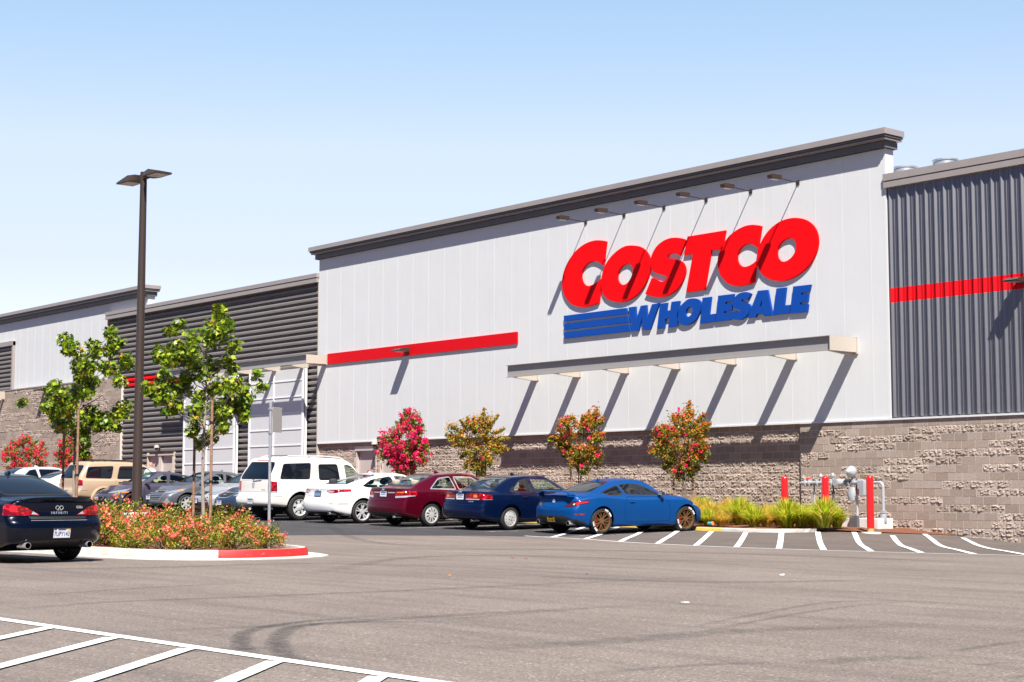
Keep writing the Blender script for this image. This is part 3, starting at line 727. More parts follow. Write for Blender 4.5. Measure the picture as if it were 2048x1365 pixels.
def lens_mat(name, c0, c1):
    m = bpy.data.materials.new(name); m.use_nodes = True; t = NT(m); b = t.n['Principled BSDF']
    tc = t.new('ShaderNodeTexCoord').outputs['Object']; mp = t.new('ShaderNodeMapping', inp={'Scale': (1, 1, 2.2)}); t.lk(tc, mp.inputs[0])
    vo = t.new('ShaderNodeTexVoronoi', inp={'Scale': 11}); t.lk(mp.outputs[0], vo.inputs['Vector']); t.lk(t.ramp(vo.outputs['Distance'], [(.1, c1), (.3, c0), (.55, [x*.35 for x in c0])]), b.inputs['Base Color'])
    b.inputs['Roughness'].default_value = .14; b.inputs['Coat Weight'].default_value = .8; MATS[name] = m; return m
M_TAIL = lens_mat('red_lens', (.42,.004,.008), (.75,.03,.035))
M_TAILD = mat('smoked_lens', (.05,.012,.014), .10, coat=1.0)
M_TAILH = mat('bright_red_lens', (.75,.015,.02), .15, coat=1.0)
M_CLEAR = mat('clear_lens', (.62,.62,.64), .12, metal=.4, coat=1.0)
M_HEAD = mat('headlamp_lens', (.42,.44,.47), .08, metal=.5, coat=1.0)
M_AMBER = mat('amber_lens', (.75,.20,.02), .15, coat=1.0)
M_GLASS = glass_mat('car_glass', (.80,.95,.88), .03)
M_GLASSB = glass_mat('rear_screen_glass', (.78,.93,.93), .13)
M_TINT = mat('dark_tinted_glass', (.004,.007,.012), .04, spec=.42)
M_SEAT = mat('dark_seat_fabric', (.03,.03,.032), .85)
M_SEATL = mat('beige_seat_fabric', (.34,.30,.24), .85)
M_PLATE = mat('white_licence_plate', (.72,.73,.75), .4)
M_PLATEB = mat('plate_blue_print', (.03,.06,.22), .5)
M_PLATEY = mat('yellow_plate_print', (.75,.42,.02), .5)
M_PLATEK = mat('black_licence_plate', (.02,.02,.022), .4)
M_BLUEP = mat('blue_licence_plate', (.16,.26,.42), .4)

def rnd(poly, r, n=3):
    out = []; L = len(poly)
    for i in range(L):
        a, b, c = np.array(poly[i-1], float), np.array(poly[i], float), np.array(poly[(i+1) % L], float)
        d1, d2 = np.linalg.norm(a-b), np.linalg.norm(c-b); k1 = b+(a-b)/d1*min(r, d1*.45); k2 = b+(c-b)/d2*min(r, d2*.45)
        for t in np.linspace(0, 1, n): out.append(tuple((1-t)**2*k1+2*t*(1-t)*b+t*t*k2))
    return out
def planes_from(poly, ax):
    """inward facing planes (n, d) with n.p >= d inside, polygon projected along axis ax"""
    ids = {'y': (0, 2), 'x': (1, 2), 'z': (0, 1)}[ax]
    P = np.array(poly, float); c = P.mean(0); out = []
    for i in range(len(P)):
        a, b = P[i], P[(i+1) % len(P)]; e = b-a
        if np.hypot(*e) < 1e-6: continue
        n = np.array([-e[1], e[0]])/np.hypot(*e)
        if n@(c-a) < 0: n = -n
        v = np.zeros(3); v[ids[0]], v[ids[1]] = n; out.append((tuple(v), float(n@a)))
    return out
def clipf(poly, n, d):
    ins, outs = [], []; L = len(poly)
    s = [n[0]*p[0]+n[1]*p[1]+n[2]*p[2]-d for p in poly]
    for i in range(L):
        a, b = poly[i], poly[(i+1) % L]; sa, sb = s[i], s[(i+1) % L]
        (ins if sa >= 0 else outs).append(a)
        if (sa > 1e-9 and sb < -1e-9) or (sa < -1e-9 and sb > 1e-9):
            t = sa/(sa-sb); q = tuple(a[k]+(b[k]-a[k])*t for k in range(6)); ins.append(q); outs.append(q)
    return ins, outs
class Skin:
    def __init__(s, sp):
        s.sp = sp; s.parts = {}; s.build()
    def build(s):
        q = s.sp; L = q['L']; m = 4
        xs = np.unique(np.concatenate([np.linspace(0, .16, 7), np.linspace(.16, L-.16, 66), np.linspace(L-.16, L, 7)]))
        zt = pchip(*zip(*q['top']), xs); zs = pchip(*zip(*q['sh']), xs); wd = pchip(*zip(*q['w']), xs); wt = pchip(*zip(*q['wt']), xs); zb = pchip(*zip(*q['zb']), xs)
        for xw in (q['xr'], q['xr']+q['wb']): wd = wd+q.get('flare', .012)*np.exp(-((xs-xw)/.42)**4)
        re = q.get('rend', .11)
        def e(x, r): t = np.clip(x/r, 0, 1); return 1-np.sqrt(np.clip(1-(1-t)**2, 0, 1))
        er, ef = e(xs, re), e(L-xs, q.get('fend', .16))
        wd = wd-(er*q.get('rw', .09)+ef*.16); wt = wt-(er*.07+ef*.14); zt = zt-(er*q.get('rt', .035)+ef*.07); zb = zb+(er*.05+ef*.07); zs = np.minimum(zs, zt-.012)
        crs = q.get('crease', .0)
        secs = []
        for i in range(len(xs)):
            w_, t_, sh, b, top = wd[i], wt[i], zs[i], zb[i], zt[i]; h = sh-b; t_ = min(t_, w_-.03)
            gh = max(top-sh, .02)
            C = [(0, b), (.45*w_, b), (.82*w_, b), (w_-.055, b+.02), (w_-.028, b+.09), (w_-.012, b+.34*h), (w_+.004, b+.60*h), (w_-.002, b+.82*h), (w_-.016, sh-.028), (w_-.016, sh-.026), (w_-.04, sh+.004),
                 (w_-.065, sh+.018)]
            ex, ez = t_, top-min(.07, gh*.45)
            sx, sz = w_-.075, sh+.03
            if gh > .12:
                bow = q.get('bow', .018)
                C += [(sx+(ex-sx)*.33+bow*.7, sz+(ez-sz)*.33), (sx+(ex-sx)*.68+bow, sz+(ez-sz)*.68), (ex+.012, ez), (ex-.025, top-.03*min(1, gh/.2))]
            else:
                C += [(sx+(ex-sx)*.3, sh+gh*.45), (sx+(ex-sx)*.6, sh+gh*.68), (ex, sh+gh*.82), (ex-.03, sh+gh*.9)]
            C += [(ex*.82, top-.012*min(1, gh/.1)-.004), (ex*.5, top-.003), (0, top)]
            C = np.array(C); K = np.vstack([C[1]*[-1, 1], C, C[-2]*[-1, 1]])
            P = []
            for k in range(len(C)-1):
                p0, p1, p2, p3 = K[k], K[k+1], K[k+2], K[min(k+3, len(K)-1)]
                for t in np.arange(m)/m:
                    P.append(((1-t)**3*p0+(3*t**3-6*t*t+4)*p1+(-3*t**3+3*t*t+3*t+1)*p2+t**3*p3)/6)
            P.append(np.array([0, (C[-1][1]*4+C[-2][1]*2)/6]))
            P = np.array(P); P[0, 0] = 0
            secs.append(P)
        s.npt = len(secs[0])
        def endx(x, y, z):
            kr = max(0, 1-x/q.get('rfade', .9))**1.3; kf = max(0, 1-(L-x)/q.get('ffade', 1.0))**1.3
            yr = abs(y)/(q['W']/2)
            dr = float(pchip(*zip(*q['rear']), z))+q.get('rc', .13)*yr**2.6
            df = float(pchip(*zip(*q['front']), z))+q.get('fc', .30)*yr**2.3
            return x+kr*dr-kf*df
        s.endx = endx
        loops = []
        zr_ = np.linspace(0, 2.2, 111); RT = pchip(*zip(*q['rear']), zr_); FT = pchip(*zip(*q['front']), zr_)
        def mk(P, x):
            Y = np.concatenate([-P[:, 0], P[-2:0:-1, 0]]); Z = np.concatenate([P[:, 1], P[-2:0:-1, 1]])
            kr = max(0, 1-x/q.get('rfade', .9))**1.3; kf = max(0, 1-(L-x)/q.get('ffade', 1.0))**1.3; yr = np.abs(Y)/(q['W']/2)
            X = x+kr*(np.interp(Z, zr_, RT)+q.get('rc', .13)*yr**2.6)-kf*(np.interp(Z, zr_, FT)+q.get('fc', .30)*yr**2.3)
            return np.stack([X, Y, Z], 1)
        NC = 12
        def cap(P, x):
            out = []; zc = (P[0, 1]+P[-1, 1])/2
            for k in range(1, NC):
                f = 1-k/NC; Q = P.copy(); Q[:, 0] *= f; Q[:, 1] = zc+(Q[:, 1]-zc)*f; out.append(mk(Q, x))
            return out, mk(np.array([[0, zc]]*3), x)[0]
        rc, rcen = cap(secs[0], xs[0]); fc, fcen = cap(secs[-1], xs[-1])
        loops = rc[::-1]+[mk(P, x) for P, x in zip(secs, xs)]+fc
        n = len(loops[0]); V = np.concatenate(loops+[rcen[None], fcen[None]]); nl = len(loops); F = []
        for i in range(nl-1):
            for k in range(n):
                k2 = (k+1) % n; F.append((i*n+k, (i+1)*n+k, (i+1)*n+k2, i*n+k2))
        c0, c1 = nl*n, nl*n+1
        for k in range(n):
            F.append((c0, k, (k+1) % n)); F.append((c1, (nl-1)*n+(k+1) % n, (nl-1)*n+k))
        N = np.zeros_like(V)
        for f in F:
            p = V[list(f)]; nn = np.cross(p[1]-p[0], p[2]-p[0]) if len(f) == 3 else np.cross(p[2]-p[0], p[3]-p[1]); N[list(f)] += nn
        N /= np.maximum(np.linalg.norm(N, axis=1)[:, None], 1e-12)
        # make sure normals look outwards
        if np.mean(np.sum(N[:, 1:2]*V[:, 1:2], 1)) < 0: N = -N; F = [f[::-1] for f in F]
        s.off = q['xr']+q['wb']/2
        VV = [tuple(v)+tuple(nn) for v, nn in zip(V, N)]
        s.parts['body'] = [([VV[i] for i in f], 0) for f in F]
        s.V = V; s.N = N
    def cut(s, src, dst, planes, mi=0):
        keep = []; got = s.parts.setdefault(dst, []) if dst else []
        for poly, m in s.parts[src]:
            skip = False
            for n, d in planes:
                if max(n[0]*p[0]+n[1]*p[1]+n[2]*p[2] for p in poly) <= d: skip = True; break
            if skip: keep.append((poly, m)); continue
            cur = poly; ok = True
            for n, d in planes:
                i, o = clipf(cur, n, d)
                if len(o) >= 3: keep.append((o, m))
                if len(i) < 3: ok = False; break
                cur = i
            if ok: got.append((cur, mi))
        if dst == src: s.parts[src] = keep+[g for g in got]
        else: s.parts[src] = keep
        return got
    def panel(s, dst, poly, ax='y', side=0, lo=None, border=0, bdst='body', bmi=0, mi=0, src='body', extra=()):
        """cut a panel out of the skin. side: -1 right, 1 left, 0 both (mirrored for ax y, both for x)"""
        sides = (-1, 1) if side == 0 else (side,)
        for sd in sides:
            pl = planes_from(poly, ax)
            if ax == 'y': pl = [((0, float(sd), 0), .25)]+pl
            if ax == 'x' and sd == 1 and side == 0: pl = [((n[0], -n[1], n[2]), d) for n, d in pl]
            if lo: pl = [((float(lo[0]), 0, 0), float(lo[0])*lo[1])]+pl
            pl = pl+list(extra)
            if border:
                tmp = '_tmp'; s.parts[tmp] = []; s.cut(src, tmp, pl)
                inner = [(n, d+border) if not (abs(n[0]) == 1 and lo) and not (ax == 'y' and abs(n[1]) == 1) else (n, d) for n, d in pl]
                s.cut(tmp, dst, inner, mi)
                s.parts.setdefault(bdst, []); s.parts[bdst] += [(p, bmi) for p, m in s.parts[tmp]]
                s.parts[tmp] = []
            else: s.cut(src, dst, pl, mi)
    def surf(s, x=None, y=None, z=None, end=0):
        """nearest skin vertex to a spot: side (x,z; right side), rear/front (y,z) or top (x,y)"""
        V = s.V
        if end: d = (V[:, 1]-y)**2+(V[:, 2]-z)**2+np.where((V[:, 0]-s.sp['L']/2)*end < 0, 9, 0)+.02*(V[:, 0]-(s.sp['L'] if end > 0 else 0))**2
        elif y is None: d = (V[:, 0]-x)**2+(V[:, 2]-z)**2+np.where(V[:, 1] > 0, 9, 0)+np.where(np.abs(V[:, 1]) < .4, 9, 0)
        else: d = (V[:, 0]-x)**2+(V[:, 1]-y)**2-.05*V[:, 2]
        i = int(np.argmin(d)); return V[i], s.N[i]
    def mesh(s, part, mats, root, name=None):
        fs = s.parts.get(part)
        if not fs: return None
        key = {}; vs = []; ns = []; F = []; M = []
        for poly, m in fs:
            ids = []
            for p in poly:
                k = (round(p[0], 5), round(p[1], 5), round(p[2], 5))
                if k not in key: key[k] = len(vs); vs.append((p[0]-s.off, p[1], p[2])); ns.append(p[3:])
                j = key[k]
                if not ids or ids[-1] != j: ids.append(j)
            if len(ids) > 2 and ids[0] == ids[-1]: ids.pop()
            if len(set(ids)) == len(ids) and len(ids) >= 3: F.append(ids); M.append(m)
        if not F: return None
        me = bpy.data.meshes.new(name or part); me.from_pydata(vs, [], F)
        if not isinstance(mats, (list, tuple)): mats = [mats]
        for q in mats: me.materials.append(q)
        me.polygons.foreach_set('material_index', M); me.polygons.foreach_set('use_smooth', [True]*len(F)); me.update()
        nn = [Vector(x).normalized() for x in ns]
        try: me.normals_split_custom_set_from_vertices(nn)
        except Exception as ex: print('normals', ex)
        o = bpy.data.objects.new(name or part, me); link(o, root); return o
def wheel(root, x, y, R, rimr, kind, side, W=.21):
    """side -1: outer face towards -y (right side of the car)"""
    wroot = None
    hw = W/2; e = .03
    tp = [(rimr, -hw+.012), (rimr+.012, -hw), (R-.055, -hw-.004), (R-.022, -hw+.012), (R-.004, -hw+.035), (R, -hw+.06), (R, hw-.06), (R-.004, hw-.035), (R-.022, hw-.012), (R-.055, hw+.004), (rimr+.012, hw), (rimr, hw-.012)]
    mb = MB().lathe(tp, 40, axis='y')
    for g in (-.055, -.02, .02, .055): pass
    t = bpy.data.objects.new('wheel', None); t.empty_display_size = .1; link(t, root); t.location = (x, y, R)
    ty = obj('tyre', mb, M_TYRE, t, True, world=False, angle=50)
    s = float(side)
    yo = s*(hw-.012)       # outer plane
    def Y(v): return s*v
    rim = {'alloy': M_ALLOY, 'split': M_ALLOY, 'hub': M_HUBCAP, 'hub2': M_HUBCAP, 'bronze': M_GOLDRIM, 'black': M_BLKRIM, 'chrome': M_CHROMER}[kind]
    mb = MB().lathe([(rimr+.004, Y(hw-.02)), (rimr+.006, Y(hw-.004)), (rimr-.012, Y(hw-.006)), (rimr-.022, Y(hw-.03)), (rimr-.03, Y(-hw+.03)), (rimr-.01, Y(-hw+.02))], 40, axis='y')
    cone = hw-.035
    def spoke(a, w0, w1, y0, y1, r0, r1, th=.03, skew=0):
        c, d = math.cos(a), math.sin(a); tx, tz = -d, c; c2, d2 = math.cos(a+skew), math.sin(a+skew)
        pts = []
        for (r, w_, yy, cc, dd) in ((r0, w0, y0, c, d), (r1, w1, y1, c2, d2)):
            for sg in (-1, 1):
                for dy in (0, -th): pts.append((cc*r+tx*w_*sg, Y(yy+dy), dd*r+tz*w_*sg))
        mb.hull(pts)
    rr = rimr-.016
    if kind in ('hub', 'hub2'):
        mb.lathe([(rr, Y(hw-.022)), (rr-.02, Y(hw-.008)), (rr*.75, Y(hw-.006)), (rr*.45, Y(hw+.004)), (rr*.16, Y(hw+.008)), (.0, Y(hw+.008))], 40, axis='y')
    elif kind == 'bronze':
        for k in range(7):
            a = k*2*PI/7+.1
            for sk in (-.19, .19): spoke(a, .011, .0085, cone+.0, cone+.014, .05, rr, .022, sk)
        mb.lathe([(.075, Y(cone-.03)), (.07, Y(cone+.012)), (.03, Y(cone+.012)), (0, Y(cone+.008))], 20, axis='y')
    elif kind == 'chrome':
        for k in range(7):
            a = k*2*PI/7; spoke(a, .06, .032, cone+.01, cone+.018, .05, rr*.62, .05); spoke(a+.0, .03, .075, cone+.018, cone+.012, rr*.6, rr, .05)
        mb.lathe([(.095, Y(cone-.03)), (.09, Y(cone+.03)), (.06, Y(cone+.045)), (0, Y(cone+.048))], 24, axis='y')
    elif kind == 'black':
        for k in range(5):
            a = k*2*PI/5+.3; spoke(a, .05, .026, cone+.005, cone+.012, .05, rr, .035); spoke(a+.35, .02, .012, cone-.0, cone+.012, .06, rr, .03)
        mb.lathe([(.075, Y(cone-.03)), (.07, Y(cone+.015)), (0, Y(cone+.012))], 20, axis='y')
    else:
        n = 5 if kind == 'split' else 7
        for k in range(n):
            a = k*2*PI/n+.25
            if kind == 'split':
                for sk in (-.22, .22): spoke(a, .022, .017, cone+.005, cone+.014, .05, rr, .034, sk)
            else: spoke(a, .040, .024, cone+.005, cone+.014, .05, rr, .034)
        mb.lathe([(.075, Y(cone-.03)), (.07, Y(cone+.015)), (0, Y(cone+.012))], 20, axis='y')
    obj('rim', mb, rim, t, True, world=False, angle=30)
    mb = MB().lathe([(0, Y(cone-.07)), (rimr*.72, Y(cone-.07)), (rimr*.72, Y(cone-.085))], 28, axis='y', mi=0).lathe([(0, Y(-.02)), (rimr-.02, Y(-.02))], 28, axis='y')
    if kind in ('hub', 'hub2'):
        n = 10 if kind == 'hub' else 12
        for k in range(n):
            a = k*2*PI/n+.12; w_ = .13 if kind == 'hub' else .12; r0, r1 = (.42, .86) if kind == 'hub' else (.80, .97)
            pts = []
            for r, ww in ((r0, w_*.8), (r1, w_*(.75 if kind == 'hub' else 1.0))):
                for sg in (-1, 1):
                    an = a+sg*ww+(r-r0)*(.5 if kind == 'hub' else 0)
                    rad = rr*r; yy = float(np.interp(rad, [0, rr*.16, rr*.45, rr*.75, rr-.02, rr], [hw+.008, hw+.008, hw+.004, hw-.006, hw-.008, hw-.022]))
                    for dy in (.0025, -.01): pts.append((math.cos(an)*rad, Y(yy+dy), math.sin(an)*rad))
            mb.hull(pts)
        if kind == 'hub2':
            for k in range(4):
                a = k*PI/2+.5; mb.lathe([(0, Y(hw+.0095)), (.016, Y(hw+.0095)), (.016, Y(hw))], 10, (math.cos(a)*.055, 0, math.sin(a)*.055), axis='y')
    obj('brake_disc', mb, M_DISC, t, False, world=False)
    if kind == 'bronze':
        obj('caliper', MB().lathe([(rimr*.45, Y(cone-.035)), (rimr*.78, Y(cone-.035)), (rimr*.78, Y(cone-.10)), (rimr*.45, Y(cone-.10))], 8, axis='y', a0=PI*.85, a1=PI*1.2), M_CAL, t, False, world=False)
        # raised white letters on the sidewall: two runs of blocks, too small to read in the photo
        mb = MB()
        for a0 in (1.25, 4.05):
            for k in range(9):
                a = a0-k*.105
                if k == 4: continue
                for r0, r1, da in ((rimr+.018, R-.022, .034),):
                    P = []
                    for r in (r0, r1):
                        for sg in (-1, 1): P.append((math.cos(a+sg*da)*r, Y(hw+.0052 if r > rimr+.03 else hw+.003), math.sin(a+sg*da)*r))
                    Q = [(p[0], p[1]-s*.006, p[2]) for p in P]; mb.hull(P+Q)
        obj('sidewall_lettering', mb, M_PLATE, t, False, world=False)
    return t
def on_surface(sk, root, name, mb, m, p, n, up=(0,0,1), smooth=False, off=0.0):
    """place a part modelled in the XZ plane (facing -Y) on the skin at p with outward normal n"""
    n = Vector(n).normalized(); z = (Vector(up)-n*Vector(up).dot(n)).normalized(); x = z.cross(n) * 1.0
    x = n.cross(z)*-1
    R = Matrix((x, -n, z)).transposed().to_4x4()
    o = obj(name, mb, m, root, smooth, world=False); o.matrix_local = Matrix.Translation(Vector((p[0]-sk.off, p[1], p[2]))+n*off) @ R
    return o
def plate_part(sk, root, p, n, kind='white', txt=None):
    up = (0, 0, 1)
    pl = on_surface(sk, root, 'licence_plate', MB().bev((-.152, -.004, -.076), (.152, .03, .076), .004), M_PLATEK if kind == 'yellow' else (M_BLUEP if kind == 'blue' else M_PLATE), p, n, up, off=.010)
    def sub(nm, mb, m):
        q = obj(nm, mb, m, None); q.parent = pl; return q
    if kind == 'yellow':
        sub('plate_band', MB().box((-.148, -.0065, -.07), (.148, -.0045, .015)), M_PLATEY)
        sub('plate_sticker', MB().box((-.14, -.0065, .03), (-.10, -.0045, .05)).box((.10, -.0065, .03), (.14, -.0045, .05)), M_PLATEY)
        V, F = text_mesh(txt, .088, .002); sub('plate_text', MB().add([(v[0]*.64, -.0085, v[1]*.95-.027) for v in V], F), M_PLATEK)
    elif txt:
        V, F = text_mesh(txt, .098, .0012); sub('plate_text', MB().add([(v[0]*.74, -.0065, v[1]*1.05-.012) for v in V], F), M_PLATEB)
        sub('plate_band', MB().box((-.07, -.0065, .052), (.07, -.0045, .066)).box((-.14, -.0065, .052), (-.10, -.0045, .07)), M_PLATEB)
        sub('plate_sticker', MB().box((.10, -.0065, .052), (.145, -.0045, .072)), M_PLATEY)
    else:
        sub('plate_band', MB().box((-.12, -.0065, .03), (.12, -.0045, .06)), M_PLATEB)
        if kind != 'blue': sub('plate_print', MB().box((-.11, -.0065, -.03), (.11, -.0045, -.018)).box((-.09, -.0065, .0), (.10, -.0045, .008)), M_PLATEB)
    sub('plate_frame', MB().box((-.158, -.007, -.082), (.158, .03, -.074)).box((-.158, -.007, .074), (.158, .03, .082)).box((-.158, -.007, -.074), (-.150, .03, .074)).box((.150, -.007, -.074), (.158, .03, .074)), M_BLK)
    return pl
def car(sp):
    sk = Skin(sp); q = sp; L, W = q['L'], q['W']
    root = thing(q['name'], q['label'], q['cat'], (0,0,0), q.get('group', 'cars parked in the lot'))
    R = q['R']; xw = (q['xr'], q['xr']+q['wb'])
    # wheel arches
    for x in xw:
        ar = R+q.get('arch', .055)
        sk.panel(None, [(x+ar*math.cos(a), R*1.02+ar*math.sin(a)) for a in np.arange(22)*2*PI/22], 'y')
    if q.get('cladding'):
        for x in xw:
            ar = R+q.get('arch', .055)+.075
            sk.panel('body', [(x+ar*math.cos(a), R*1.02+ar*math.sin(a)) for a in np.arange(22)*2*PI/22], 'y', mi=1) if False else None
    # windows
    gl = q.get('glass', 'car_glass'); tint = q.get('tint')
    trim_m = 2 if q.get('chrome') else 1
    for nm, poly, mi in q['side']:
        sk.panel('_'+nm+'%d' % len(sk.parts), rnd(poly, q.get('rw_', .05)), 'y', border=q.get('wb_', .022), bdst='window_surround', bmi=0)
    wins = [k for k in sk.parts if k.startswith('_') and k != '_tmp']
    sk.panel('_rearscreen', rnd(q['rs'], .10, 4), 'x', 1, lo=(-1, q['rsx']), border=.025, bdst='screen_surround')
    sk.panel('_windscreen', rnd(q['ws'], .10, 4), 'x', 1, lo=(1, q['wsx']), border=.025, bdst='windscreen_surround')
    # lamps and other panels
    for pn in q['panels']:
        a = dict(pn); nm = a.pop('n'); poly = a.pop('p'); r = a.pop('r', .02); a.setdefault('ax', 'x')
        sk.panel(nm, rnd(poly, r) if r else poly, **a)
    # doors
    for poly in q['doors']:
        sk.panel('door', rnd(poly, .05), 'y', border=.007, bmi=1)
    pm = q['paint']
    names = [k for k in sk.parts if k not in ('_tmp',)]
    bo = sk.mesh('body', [pm, M_GAP, M_BLK], root)
    trim = q.get('trim', M_BLK)
    for sd in (-1, 1):
        sk.parts['_w'] = [f for f in sk.parts.get('window_surround', []) if f[0][0][1]*sd > 0]; sk.mesh('_w', trim, root, 'window_surround')
    sk.mesh('screen_surround', M_BLK, root); sk.mesh('windscreen_surround', M_BLK, root)
    GL = q.get('gm', (M_GLASS, M_GLASSB, M_GLASS))
    for k in wins:
        fs = sk.parts[k]
        for sd in (-1, 1):
            sk.parts['_w'] = [f for f in fs if f[0][0][1]*sd > 0]
            sk.mesh('_w', GL[0] if not k.startswith('_front') else GL[2], root, 'side_window')
    sk.mesh('_rearscreen', GL[1], root, 'rear_window'); sk.mesh('_windscreen', GL[2], root, 'windscreen')
    pmats = {'tail_light': M_TAIL, 'tail_smoked': M_TAILD, 'tail_bright': M_TAILH, 'reverse_light': M_CLEAR, 'headlight': M_HEAD, 'indicator': M_AMBER, 'grille': M_BLK, 'bumper_insert': M_BLK, 'chrome_strip': M_CHROME,
             'rear_bumper': pm, 'trunk_lid': pm, 'reflector': M_TAIL, 'lower_valance': q.get('valm', M_BLK), 'fog_light': M_HEAD, 'cladding': q.get('cladm', M_BLK), 'brake_light': M_TAIL, 'roof_black': M_BLK, 'wheel_arch_lip': q.get('archm', pm)}
    rn = {'tail_smoked': 'tail_light', 'tail_bright': 'tail_light'}
    for k in list(sk.parts):
        if k in pmats:
            fs = sk.parts[k]
            if k in ('tail_light', 'tail_smoked', 'tail_bright', 'reverse_light', 'headlight', 'indicator', 'reflector', 'fog_light'):
                for sd in (-1, 1):
                    sk.parts['_w'] = [f for f in fs if sum(p[1] for p in f[0])*sd > 0]; sk.mesh('_w', pmats[k], root, rn.get(k, k))
            else: sk.mesh(k, pmats[k], root, rn.get(k, k))
    # doors, each its own mesh with a handle
    fs = sk.parts.get('door', [])
    for sd in (-1, 1):
        for i, poly in enumerate(q['doors']):
            xa, xb = min(p[0] for p in poly), max(p[0] for p in poly)
            xc = (xa+xb)/2
            sel = [f for f in fs if f[0][0][1]*sd > 0 and xa-.008 <= sum(p[0] for p in f[0])/len(f[0]) <= xb+.008]
            if not sel: continue
            sk.parts['_w'] = sel; d = sk.mesh('_w', pm, root, 'door')
            if d is None: continue
            hx, hz = q['handles'][i]; p, n = sk.surf(x=hx, z=hz)
            h = MB().bev((hx-.085-sk.off, sd*abs(p[1])-.022 if sd > 0 else -abs(p[1])-.028, hz-.016), (hx+.085-sk.off, sd*abs(p[1])+.028 if sd > 0 else -abs(p[1])+.022, hz+.016), .012)
            ho = obj('handle', h, q.get('handlem', pm), None); ho.parent = d
    # underbody with wheel wells
    mb = MB(); zb = .18
    x0, x1 = .62, L-.62
    def bx(a, b): mb.box((a-sk.off, -W/2+.16, zb+.01), (b-sk.off, W/2-.16, .40))
    ar = R+.05
    bx(x0, xw[0]-ar); bx(xw[0]+ar, xw[1]-ar); bx(xw[1]+ar, x1)
    for x in xw:
        mb.box((x-ar-sk.off, -W/2+.34, zb+.03), (x+ar-sk.off, W/2-.34, .40))
        for sd in (-1, 1):
            yi, yo = sd*(W/2-.35), sd*(W/2-.035)
            mb.lathe([(ar+.012, yi), (ar+.012, yo)], 20, (x-sk.off, 0, R*1.02), axis='y', a0=-.25, a1=PI+.25)
            mb.lathe([(.02, yi), (ar+.012, yi)], 20, (x-sk.off, 0, R*1.02), axis='y', a0=-.25, a1=PI+.25)
    obj('underbody', mb, M_DISC, root, world=False)
    # cabin
    if not q.get('dark'):
        cx0, cx1 = q['cabin']; fl = .40; sm = q.get('seatm', M_SEAT); bz = q['beltz']
        mb = MB().box((cx0-sk.off, -W/2+.14, fl-.02), (cx1-sk.off, W/2-.14, fl+.02)).bev((cx1-.35-sk.off, -W/2+.16, fl), (cx1+.1-sk.off, W/2-.16, bz-.02), .08).box((cx0-.05-sk.off, -W/2+.16, fl), (cx0+.02-sk.off, W/2-.16, bz-.06)).box((cx0-.45-sk.off, -W/2+.2, bz-.075), (cx0-sk.off, W/2-.2, bz-.06))
        # inner door cards
        for sd in (-1, 1): mb.box((cx0-sk.off, sd*(W/2-.13), fl), (cx1-sk.off, sd*(W/2-.10), bz-.06))
        obj('cabin_trim', mb, M_SEAT, root, world=False)
        def seat(xs_, y, wd, head):
            b = MB().bev((xs_-.05-sk.off, y-wd/2, fl+.1), (xs_+.5-sk.off, y+wd/2, fl+.26), .06)
            P = []
            for sx, zz in ((0, fl+.15), (-.20, bz+.10)):
                for sy in (-1, 1):
                    for dx in (-.06, .07): P.append((xs_+sx+dx-sk.off, y+sy*wd*(.5 if zz < .8 else .42), zz))
            b.hull(P)
            ys = (y,) if head == 1 else ([y-wd*.32, y+wd*.32] if head == 2 else [])
            for yy in ys:
                hx, hz = xs_-.24-sk.off, bz+.20; b.lathe([(0, -.09), (.06, -.085), (.115, -.05), (.13, 0), (.115, .055), (.06, .085), (0, .09)], 12, (hx, yy, hz)); 
                b.tube([(hx+.01, yy-.04, bz+.05), (hx, yy-.04, hz)], .012, 6).tube([(hx+.01, yy+.04, bz+.05), (hx, yy+.04, hz)], .012, 6)
            return b
        fx = cx1-1.05
        for y in (-.36, .36): obj('front_seat', seat(fx, y, .50, 1), sm, root, True, world=False)
        obj('rear_seat', seat(cx0+.30, 0, W-.5, 2), sm, root, True, world=False)
        a = np.linspace(0, 2*PI, 17); 
        obj('steering_wheel', MB().tube([(cx1-.42+.05*math.sin(t)-sk.off, .36+.18*math.cos(t), bz+.0+.17*math.sin(t)) for t in a], .015, 6, cap=False), M_BLK, root, True, world=False)
    # mirrors
    mx, mz = q['mirror']; p, n = sk.surf(x=mx, z=mz-.02)
    for sd in (-1, 1):
        y = abs(p[1]); pts = []
        mb = MB().hull([(mx-sk.off+dx, sd*(y+dy), mz+dz) for dx, dy, dz in ((-.06,.04,0),(-.07,.20,.01),(-.07,.20,.11),(-.06,.05,.11),(.03,.05,.015),(.05,.17,.025),(.05,.17,.10),(.03,.05,.10),(-.03,.225,.03),(-.03,.225,.09))])
        mb.hull([(mx-sk.off+dx, sd*(y+dy), mz+dz) for dx, dy, dz in ((-.03,-.03,-.02),(.04,-.03,-.02),(-.03,.07,.02),(.03,.07,.02),(-.03,.07,.05),(.03,.07,.05),(-.03,-.03,.02),(.04,-.03,.02))])
        o = obj('side_mirror', mb, q.get('mirrorm', pm), root, world=False)
        mb = MB().box((mx-.075-sk.off, sd*(y+.06) if sd > 0 else -(y+.19), mz+.02), (mx-.0705-sk.off, sd*(y+.19) if sd > 0 else -(y+.06), mz+.10))
        g = obj('mirror_glass', mb, M_CHROME, None); g.parent = o
    # wheels
    tw = q.get('tw', .21)
    for x in xw:
        for sd in (-1, 1):
            wheel(root, x-sk.off, sd*(W/2-tw/2-q.get('tuck', .035)), R, q['rim'], q['rimk'], sd, tw)
    # plates
    if 'plate' in q:
        z, kind, txt = q['plate']; p, n = sk.surf(y=0, z=z, end=-1); plate_part(sk, root, (p[0], 0, z), (-1, 0, max(-.2, min(.25, n[2]))), kind, txt)
